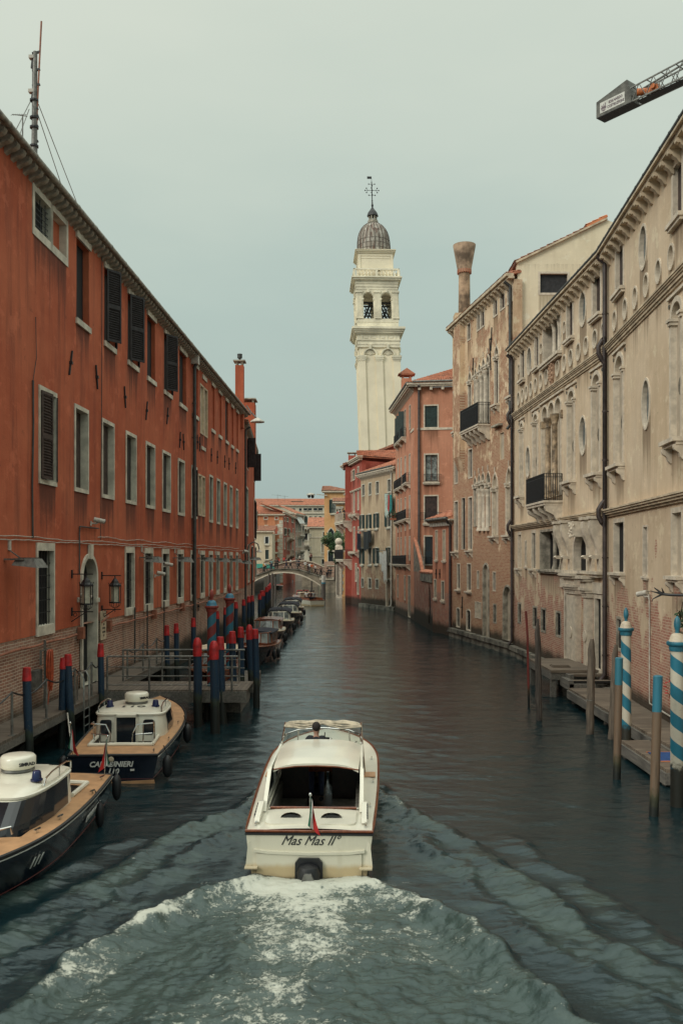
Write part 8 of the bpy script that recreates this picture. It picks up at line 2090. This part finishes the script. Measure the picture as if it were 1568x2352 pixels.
for x, y, lab, s1, s2 in ((1205,1405,'person with light brown top standing on the right landing',(.3,.18,.12),BK),(1222,1408,'person in black just right of the light brown top',BK,BK),(1262,1410,'person in black with teal bag at the landing railing',(.02,.03,.035),BK)):
    Yp = YB-.4; X = (zx(x)-CX)/FL*Yp; person((X, Yp, 2.36), R(180), 'stand', lab, s1, s2, group='people on the right landing')
for x, lab, s1 in ((530,'person in red on the brick bridge behind',RD),(460,'person in red low on the left of the brick bridge',RD),(780,'person in white on top of the brick bridge',WH),(940,'person in pale shirt with rucksack at the right end of the brick bridge',(.4,.38,.33)),(960,'person in dark red jacket beside the rucksack carrier',(.15,.03,.03))):
    Yp = Y2+1; X = (zx(x)-CX)/FL*Yp; z = 4.0
    for a, b in zip(tp2, tp2[1:]):
        if a[0] <= X <= b[0]: z = a[1]+(b[1]-a[1])*(X-a[0])/(b[0]-a[0])
    person((X, Yp, z-.55 if x < 900 else z+.0), R(x), 'stand', lab, s1, BK, group='people on the brick bridge')
for i, (x, s1, lab) in enumerate(((82,RD,'person in bright red leaning on the upper stone balcony'),(118,(.02,.05,.07),'dark haired person in middle of the upper stone balcony'),(170,BK,'person in black with fair hair right on the upper stone balcony'))):
    u = F8x(x); l_ = F8.world(u, -.62, F8.z(797, hy(480))+.0); person(l_, F8.rz, 'lean', lab, s1, BK, (.02,.015,.012) if i < 2 else (.2,.12,.06), group='people leaning on the red house balcony')
# driver of the white taxi, passengers ahead
dv = Vector((-.14, 4.55, 0)); rz_ = tx.rotation_euler.z; c_, s__ = math.cos(rz_), math.sin(rz_)
person((tx.location.x+dv.x*c_-dv.y*s__, tx.location.y+dv.x*s__+dv.y*c_, .09), PI+rz_, 'drive', 'driver with short dark hair in black shirt steering the white taxi', (.012,.014,.02), DN, (.018,.013,.012))
fz = ft_.rotation_euler.z; c_, s__ = math.cos(fz), math.sin(fz)
for x, y, kd, s1, lab in ((.0,4.4,'stand',BK,'driver in black standing at the front of the open taxi'),(-.35,2.5,'sit',WH,'seated passenger in white left in the open taxi'),(.15,2.5,'sit',(.1,.05,.05),'seated passenger in patterned top middle of the open taxi'),(.5,2.5,'sit',(.3,.33,.33),'seated passenger in pale grey right in the open taxi')):
    person((ft_.location.x+x*c_-y*s__, ft_.location.y+x*s__+y*c_, .1 if kd == 'stand' else .55), fz+(PI if kd == 'stand' else PI), kd, lab, s1, BK, group='people aboard the open taxi')
# ================================================================ water
rs = np.random.RandomState(4)
def vnoise(x, y, seed=0):
    xi = np.floor(x).astype(np.int64); yi = np.floor(y).astype(np.int64); xf = x-xi; yf = y-yi
    def h(a, b):
        n = (a*374761393+b*668265263+seed*1442695041) & 0xffffffff; n = ((n ^ (n >> 13))*1274126177) & 0xffffffff; return ((n ^ (n >> 16)) & 0xffff)/65535.0
    u = xf*xf*(3-2*xf); v = yf*yf*(3-2*yf)
    return (h(xi,yi)*(1-u)+h(xi+1,yi)*u)*(1-v)+(h(xi,yi+1)*(1-u)+h(xi+1,yi+1)*u)*v
def fbm(x, y, o=4, seed=0):
    s = 0; a = .5
    for i in range(o): s = s+a*(vnoise(x*2**i+i*7.3, y*2**i-i*3.1, seed+i)-.5); a *= .55
    return s
NX = 620
inv = np.concatenate([np.linspace(1/4.0, 1/8.6, 60, endpoint=False), np.linspace(1/8.6, 1/300.0, 1050)])
Yr = 1/inv; tt_ = np.linspace(-.66, .66, NX); NY = len(Yr)
YY, TT = np.meshgrid(Yr, tt_, indexing='ij'); XX = TT*(YY+7)
cell = np.gradient(Yr)[:, None]
Z = np.zeros_like(XX)
# background chop
for i in range(60):
    lam = .30*(1.058**i); th = rs.normal(PI/2, .62); slope = .023 if lam < .8 else .018*(.8/lam)**1.3
    if lam > .8 and lam < 2.4: th = PI/2+(th-PI/2)*.55; slope = .0145
    kx, ky = math.cos(th)*2*PI/lam, math.sin(th)*2*PI/lam; A_ = slope*lam/(2*PI)
    fade = np.exp(-(cell*2.2/lam)**2)
    ph_ = kx*XX+ky*YY+rs.rand()*6.28+1.6*fbm(XX*.35, YY*.35, 2, i); Z += A_*fade*(np.sin(ph_)+.25*np.cos(2*ph_))
Z *= (.6+1.5*np.clip(fbm(XX*.12, YY*.07, 3, 50)+.2, 0, 1))*(1-.35*np.exp(-((YY-11)/5)**2))
Z += .03*np.exp(-(cell*1.6/.7)**2)*fbm(XX*.9, YY*2.1, 4, 9)
# wake of the taxi
ax0 = lambda Y: -.556+(Y-14.95)*.0292
off = XX-ax0(YY)
def ridge(side, pts, amp, w_in, w_out, seed, y0, y1, wob=.12):
    """crest line pts (Y, lateral offset); steep outside, gentle inside"""
    ys = np.array([p[0] for p in pts]); cs = np.array([p[1] for p in pts]); c = np.interp(YY, ys, cs)
    c = c+wob*fbm(YY*1.1, YY*0+seed, 3, seed)*2+wob*1.1*fbm(YY*3.5+off*.6, off*1.2+seed, 3, seed+3)*2
    d = side*off-c; g = np.where(d > 0, np.exp(-(d/w_out)**2), np.exp(-(d/w_in)**2))
    env = np.clip((YY-y0)/.8, 0, 1)*np.clip((y1-YY)/1.2, 0, 1)
    return g*env*amp*np.clip(1+1.5*fbm(XX*1.5, YY*1.5, 4, seed+9), .15, 2), d, env
inner = [(7,5.4),(8.5,4.8),(10.3,3.35),(11.3,3.05),(12.7,2.62),(13.4,2.1),(14.0,1.75),(14.7,1.05),(15.2,.9)]
outer = [(8,6.6),(10.5,5.6),(12.3,4.35),(14.4,3.8),(15.7,3.25),(17.3,2.75),(18.6,1.9),(20,1.35),(21.2,1.25)]
wk_i = []
Zw = np.zeros_like(Z); foam = np.zeros_like(Z); aer = np.zeros_like(Z); insd = np.ones_like(Z)
sst = lambda a, b, x: (lambda t: t*t*(3-2*t))(np.clip((x-a)/(b-a), 0, 1))
for side, sd in ((-1, 11), (1, 37)):
    r, d, e = ridge(side, inner, .18, .42, .11, sd, 5, 15.6); Zw += r
    pt_ = np.clip(.5+3.6*fbm(XX*1.4, YY*1.4, 3, sd+60), 0, 1.2); foam += (np.exp(-((d+.10)/.15)**2)*.82+.36*np.exp(-((d+.4)/.4)**2))*pt_*e*np.interp(YY, [9,11.2,12.4,14.8], [.15,.5,.95,1])
    insd *= 1/(1+np.exp((d+.02)/.045))*e
    r2, d2, e2 = ridge(side, outer, .15, .55, .18, sd+5, 7, 21.5, .18); Zw += r2
    foam += .5*np.exp(-((d2+.05)/.14)**2)*np.clip(.4+3*fbm(XX*1.4, YY*1.4, 3, sd+80), 0, 1.2)*e2*np.interp(YY, [13,15.5,18,20], [.0,.5,1,1])
    r3, d3, e3 = ridge(side, [(y, c-.75-.02*(20-y)) for y, c in outer], .09, .34, .16, sd+21, 7, 18, .2); Zw += r3
    r4, d4, e4 = ridge(side, [(y, c+.95) for y, c in outer], .09, .34, .15, sd+31, 7, 17.5, .22); Zw += r4
    band = np.clip(1-np.abs(d2+.8)/1.0, 0, 1)*e2; Zw += band*(.07*fbm(XX*3.2, YY*3.6, 4, sd+44)+.05*fbm(XX*8, YY*9, 3, sd+45))
    pa = np.clip(.62+5.0*fbm(XX*.75, YY*.95, 4, sd+51), 0, 1)  # outer bands: aerated water plus sky reflection painted pale
    aer = np.maximum(aer, sst(.05, -.04, d2)*sst(-.95, -.5, d2)*pa*e2*np.interp(YY, [9,11.5,12.5], [.5,.8,1]))
    aer = np.maximum(aer, .85*sst(.04, -.04, d4)*sst(-.5, -.3, d4)*np.clip(.5+6*fbm(XX*.8, YY*1.0, 4, sd+52), 0, 1)*e4*sst(16.5, 14.5, YY))
    aer = np.maximum(aer, .7*sst(.1, -.1, d2)*sst(-2.2, -.9, d2)*np.clip(-.1+5*fbm(XX*1.5, YY*2.2, 4, sd+53), 0, 1)*e2)
# inside the V the water boils
aer = np.maximum(aer, insd); boil = np.clip(insd, 0, 1); boil2 = boil
Zw += boil*(.10*fbm(XX*1.1, YY*1.1, 3, 70)+.065*fbm(XX*3.5, YY*3.0, 4, 71)+.055*fbm(XX*9, YY*8, 3, 72))
Zw += .14*np.exp(-(off/.9)**2)*np.clip((14.95-YY)/.5, 0, 1)*np.exp(-np.clip(14.5-YY, 0, 9)/1.4)
core = np.exp(-(off/1.35)**2)*np.clip((15.0-YY)/.25, 0, 1)*np.exp(-np.clip(14.6-YY, 0, 20)/1.9)
foam += 1.0*core+.35*core*np.clip(.5+3*fbm(XX*1.2, YY*1.2, 3, 95), 0, 1.3)+.3*np.exp(-((off-.2*np.sin(YY*1.3))/.6)**2)*np.clip((15-YY)/.3, 0, 1)*np.exp(-np.clip(14.6-YY,0,20)/4.5)
foam += boil2*np.clip(.12+1.3*fbm(XX*.9, YY*.9, 4, 90), 0, .5)*np.interp(YY, [9,12,14,20], [.8,1.05,1.4,1.0])
# ripples round the far taxi
far_t = np.exp(-(((XX+2.6)/2.2)**2+((YY-98.5)/3.0)**2)); foam += .5*far_t
Z += Zw
# keep water out of the taxi's hull
ys_ = (YY-14.95)/8.0; hbv = np.where((ys_ > 0) & (ys_ < .93), 1.0*np.sqrt(np.clip(1-np.clip((ys_-.55)/.4, 0, 1)**2, 0, 1)), 0)
ins = np.clip((hbv-np.abs(off))/.1, 0, 1); Z = Z*(1-ins)-.12*ins
Z -= .05*np.exp(-((np.abs(off)-1.1)/.22)**2)*np.clip((YY-14.8)/.4, 0, 1)*np.clip((18-YY)/2, 0, 1)
me = bpy.data.meshes.new('water'); nv = NX*NY
co = np.empty((nv, 3), dtype=np.float32); co[:,0] = XX.ravel(); co[:,1] = YY.ravel(); co[:,2] = Z.ravel()
ii = np.arange(NX*(NY-1)).reshape(NY-1, NX)[:, :-1].ravel(); quads = np.stack([ii, ii+1, ii+NX+1, ii+NX], 1)
me.vertices.add(nv); me.vertices.foreach_set('co', co.ravel())
me.loops.add(len(quads)*4); me.loops.foreach_set('vertex_index', quads.ravel().astype(np.int32))
me.polygons.add(len(quads)); me.polygons.foreach_set('loop_start', np.arange(0, len(quads)*4, 4, dtype=np.int32)); me.polygons.foreach_set('loop_total', np.full(len(quads), 4, dtype=np.int32))
me.update(); me.validate(); me.polygons.foreach_set('use_smooth', np.ones(len(me.polygons), dtype=bool))
for nm, arr in (('foam', foam), ('aer', aer)):
    a = me.attributes.new(nm, 'FLOAT', 'POINT'); a.data.foreach_set('value', np.clip(arr, 0, 1.5).ravel().astype(np.float32))
k = NM('canal_water'); c = k.coords()
fo = k.node('ShaderNodeAttribute', attribute_name='foam').outputs['Fac']; ae = k.node('ShaderNodeAttribute', attribute_name='aer').outputs['Fac']
n1 = k.noise(c, 5.5, 8, .72); n2 = k.noise(c, 18, 6, .7); n3 = k.noise(c, 1.6, 5, .6)
n4 = k.noise(c, 2.4, 6, .7)
vv = k.math('ADD', fo, k.math('MULTIPLY', k.math('SUBTRACT', n1, .5), 2.2)); vv = k.math('ADD', vv, k.math('MULTIPLY', k.math('SUBTRACT', n2, .5), 2.0)); vv = k.math('ADD', vv, k.math('MULTIPLY', k.math('SUBTRACT', n4, .5), 1.4))
fmask = k.math('MULTIPLY', k.rng(vv, .46, 1.08, 0, .95), k.rng(fo, .04, .25))
aer_sky_mask = k.math('MULTIPLY', ae, k.rng(n3, .25, .6, .45, 1.0))
base = k.mix(aer_sky_mask, (.007,.020,.024), (.036,.058,.052))  # pale tone serves aerated water and the painted sky reflection
base = k.mix(k.rng(fo, .1, 1.1, 0, .55), base, (.13,.16,.14)); base = k.mix(fmask, base, (.50,.51,.44))
rough = k.math('ADD', .045, k.math('ADD', k.math('MULTIPLY', aer_sky_mask, .10), k.math('MULTIPLY', fmask, .55)))
k.out(Base_Color=base, Roughness=rough); k.b.inputs['IOR'].default_value = 1.33; k.b.inputs['Specular IOR Level'].default_value = .8; k.b.inputs['Specular Tint'].default_value = (.86,.97,1,1)
cw_ = k.noise(k.coords(scale=(.7,1.9,1)), 2.3, 7, .66); cw2 = k.noise(c, 11, 4, .6); cw3 = k.noise(k.coords(scale=(.45,1.25,1)), 1.5, 4, .55)
b1_ = k.node('ShaderNodeBump', i_Strength=.5, i_Distance=.045, i_Height=k.math('ADD', k.math('ADD', cw_, k.math('MULTIPLY', cw3, 2.0)), k.math('MULTIPLY', cw2, k.math('ADD', .26, k.math('MULTIPLY', aer_sky_mask, .4)))))
b2_ = k.node('ShaderNodeBump', i_Strength=.5, i_Distance=.02, i_Height=k.math('MULTIPLY', fmask, n2)); k.l.new(b1_.outputs[0], b2_.inputs['Normal']); k.l.new(b2_.outputs[0], k.b.inputs['Normal'])
me.materials.append(k.m); wo = bpy.data.objects.new('water', me); COL.objects.link(wo); wo['kind'] = 'structure'
# canal bed and land
mb = MB(); mb.box(-400,400,-60,900,-3,-2.2); o = mb.build('canal_bed', plain('silt', (.02,.022,.018), .95), None); o['kind'] = 'structure'
pav = plain('paving', (.2,.19,.17), .9, var=.3, scale=.5)
for nm, b_ in (('ground',(-300,-19,-20,140,-1,1.0)),('ground',(19.5,300,-20,900,-1,1.0)),('ground',(-300,-14.2,180,900,-1,1.2)),('ground',(-25,60,238,900,-1,1.2))):
    o = MB().box(b_[0],b_[1],b_[2],b_[3],b_[4],b_[5]+.003*(b_[0] > 0)).build(nm, pav, None); o['kind'] = 'structure'
o = MB().box(-40,-13.0,146,184,-1,2.6).build('quay', pav, None); o['kind'] = 'structure'

# ================================================================ light, sky, camera
w = bpy.data.worlds.new('World'); SC.world = w; w.use_nodes = True; nt = w.node_tree; N = nt.nodes; Lk = nt.links
bg = N['Background']; SUN_EL, SUN_AZ = 31.0, 230.0
sky = N.new('ShaderNodeTexSky'); sky.sky_type = 'NISHITA'; sky.sun_disc = False; sky.sun_elevation = R(SUN_EL); sky.sun_rotation = R(SUN_AZ); sky.air_density = 1; sky.dust_density = 4
tc = N.new('ShaderNodeTexCoord'); sx_ = N.new('ShaderNodeSeparateXYZ'); Lk.new(tc.outputs['Generated'], sx_.inputs[0])
rp = N.new('ShaderNodeValToRGB'); e = rp.color_ramp.elements
cols = [(0,(.355,.445,.42)),(.16,(.385,.48,.45)),(.30,(.45,.55,.50)),(.42,(.555,.63,.555)),(.56,(.635,.69,.60)),(1,(.74,.77,.70))]
e[0].position, e[0].color = cols[0][0], (*cols[0][1],1); e[1].position, e[1].color = cols[-1][0], (*cols[-1][1],1)
for p_, c_ in cols[1:-1]: q_ = e.new(p_); q_.color = (*c_,1)
rp.color_ramp.interpolation = 'B_SPLINE' if 0 else 'LINEAR'
ns = N.new('ShaderNodeTexNoise'); ns.inputs['Scale'].default_value = 1.4; ns.inputs['Detail'].default_value = 5; mp = N.new('ShaderNodeMapping'); mp.inputs['Scale'].default_value = (1,1,3); Lk.new(tc.outputs['Generated'], mp.inputs[0]); Lk.new(mp.outputs[0], ns.inputs['Vector'])
ad_ = N.new('ShaderNodeMath'); ad_.operation = 'MULTIPLY_ADD'; Lk.new(ns.outputs[0], ad_.inputs[0]); ad_.inputs[1].default_value = .42; Lk.new(sx_.outputs[2], ad_.inputs[2])
sb_ = N.new('ShaderNodeMath'); sb_.operation = 'SUBTRACT'; Lk.new(ad_.outputs[0], sb_.inputs[0]); sb_.inputs[1].default_value = .21; Lk.new(sb_.outputs[0], rp.inputs[0])
# overcast: the zenith is brighter than the horizon
mr = N.new('ShaderNodeMapRange'); Lk.new(sx_.outputs[2], mr.inputs[0]); mr.inputs[1].default_value = .58; mr.inputs[2].default_value = 1.0; mr.inputs[3].default_value = 1.0; mr.inputs[4].default_value = 2.9
Lk.new(rp.outputs[0], bg.inputs[0]); Lk.new(mr.outputs[0], bg.inputs[1])
bg2 = N.new('ShaderNodeBackground'); Lk.new(sky.outputs[0], bg2.inputs[0]); bg2.inputs[1].default_value = .004
ads = N.new('ShaderNodeAddShader'); Lk.new(bg.outputs[0], ads.inputs[0]); Lk.new(bg2.outputs[0], ads.inputs[1]); Lk.new(ads.outputs[0], N['World Output'].inputs[0])
sl = bpy.data.lights.new('sun', 'SUN'); sl.energy = 1.5; sl.angle = R(22); sl.color = (1,.95,.86); so = bpy.data.objects.new('sun', sl); COL.objects.link(so)
az = R(SUN_AZ); dv = Vector((math.sin(az)*math.cos(R(SUN_EL)), math.cos(az)*math.cos(R(SUN_EL)), math.sin(R(SUN_EL)))); so.rotation_euler = dv.to_track_quat('Z','Y').to_euler(); so.location = (0,0,60)
cam = bpy.data.cameras.new('camera'); co_ = bpy.data.objects.new('camera', cam); COL.objects.link(co_); SC.camera = co_
co_.location = (0,0,CH); co_.rotation_euler = (PI/2,0,0); cam.sensor_fit = 'HORIZONTAL'; cam.sensor_width = 36; cam.lens = 36*FL/1568; cam.shift_y = (HY-1176)/1568; cam.clip_end = 2000; cam.clip_start = .1
SC.render.resolution_x = 682; SC.render.resolution_y = 1024
SC.view_settings.view_transform = 'Standard'; SC.view_settings.look = 'None'; SC.view_settings.exposure = 0.0; SC.view_settings.gamma = 1
SC.cycles.max_bounces = 6; SC.cycles.diffuse_bounces = 3; SC.cycles.glossy_bounces = 3; SC.cycles.transparent_max_bounces = 6; SC.cycles.caustics_reflective = False; SC.cycles.caustics_refractive = False
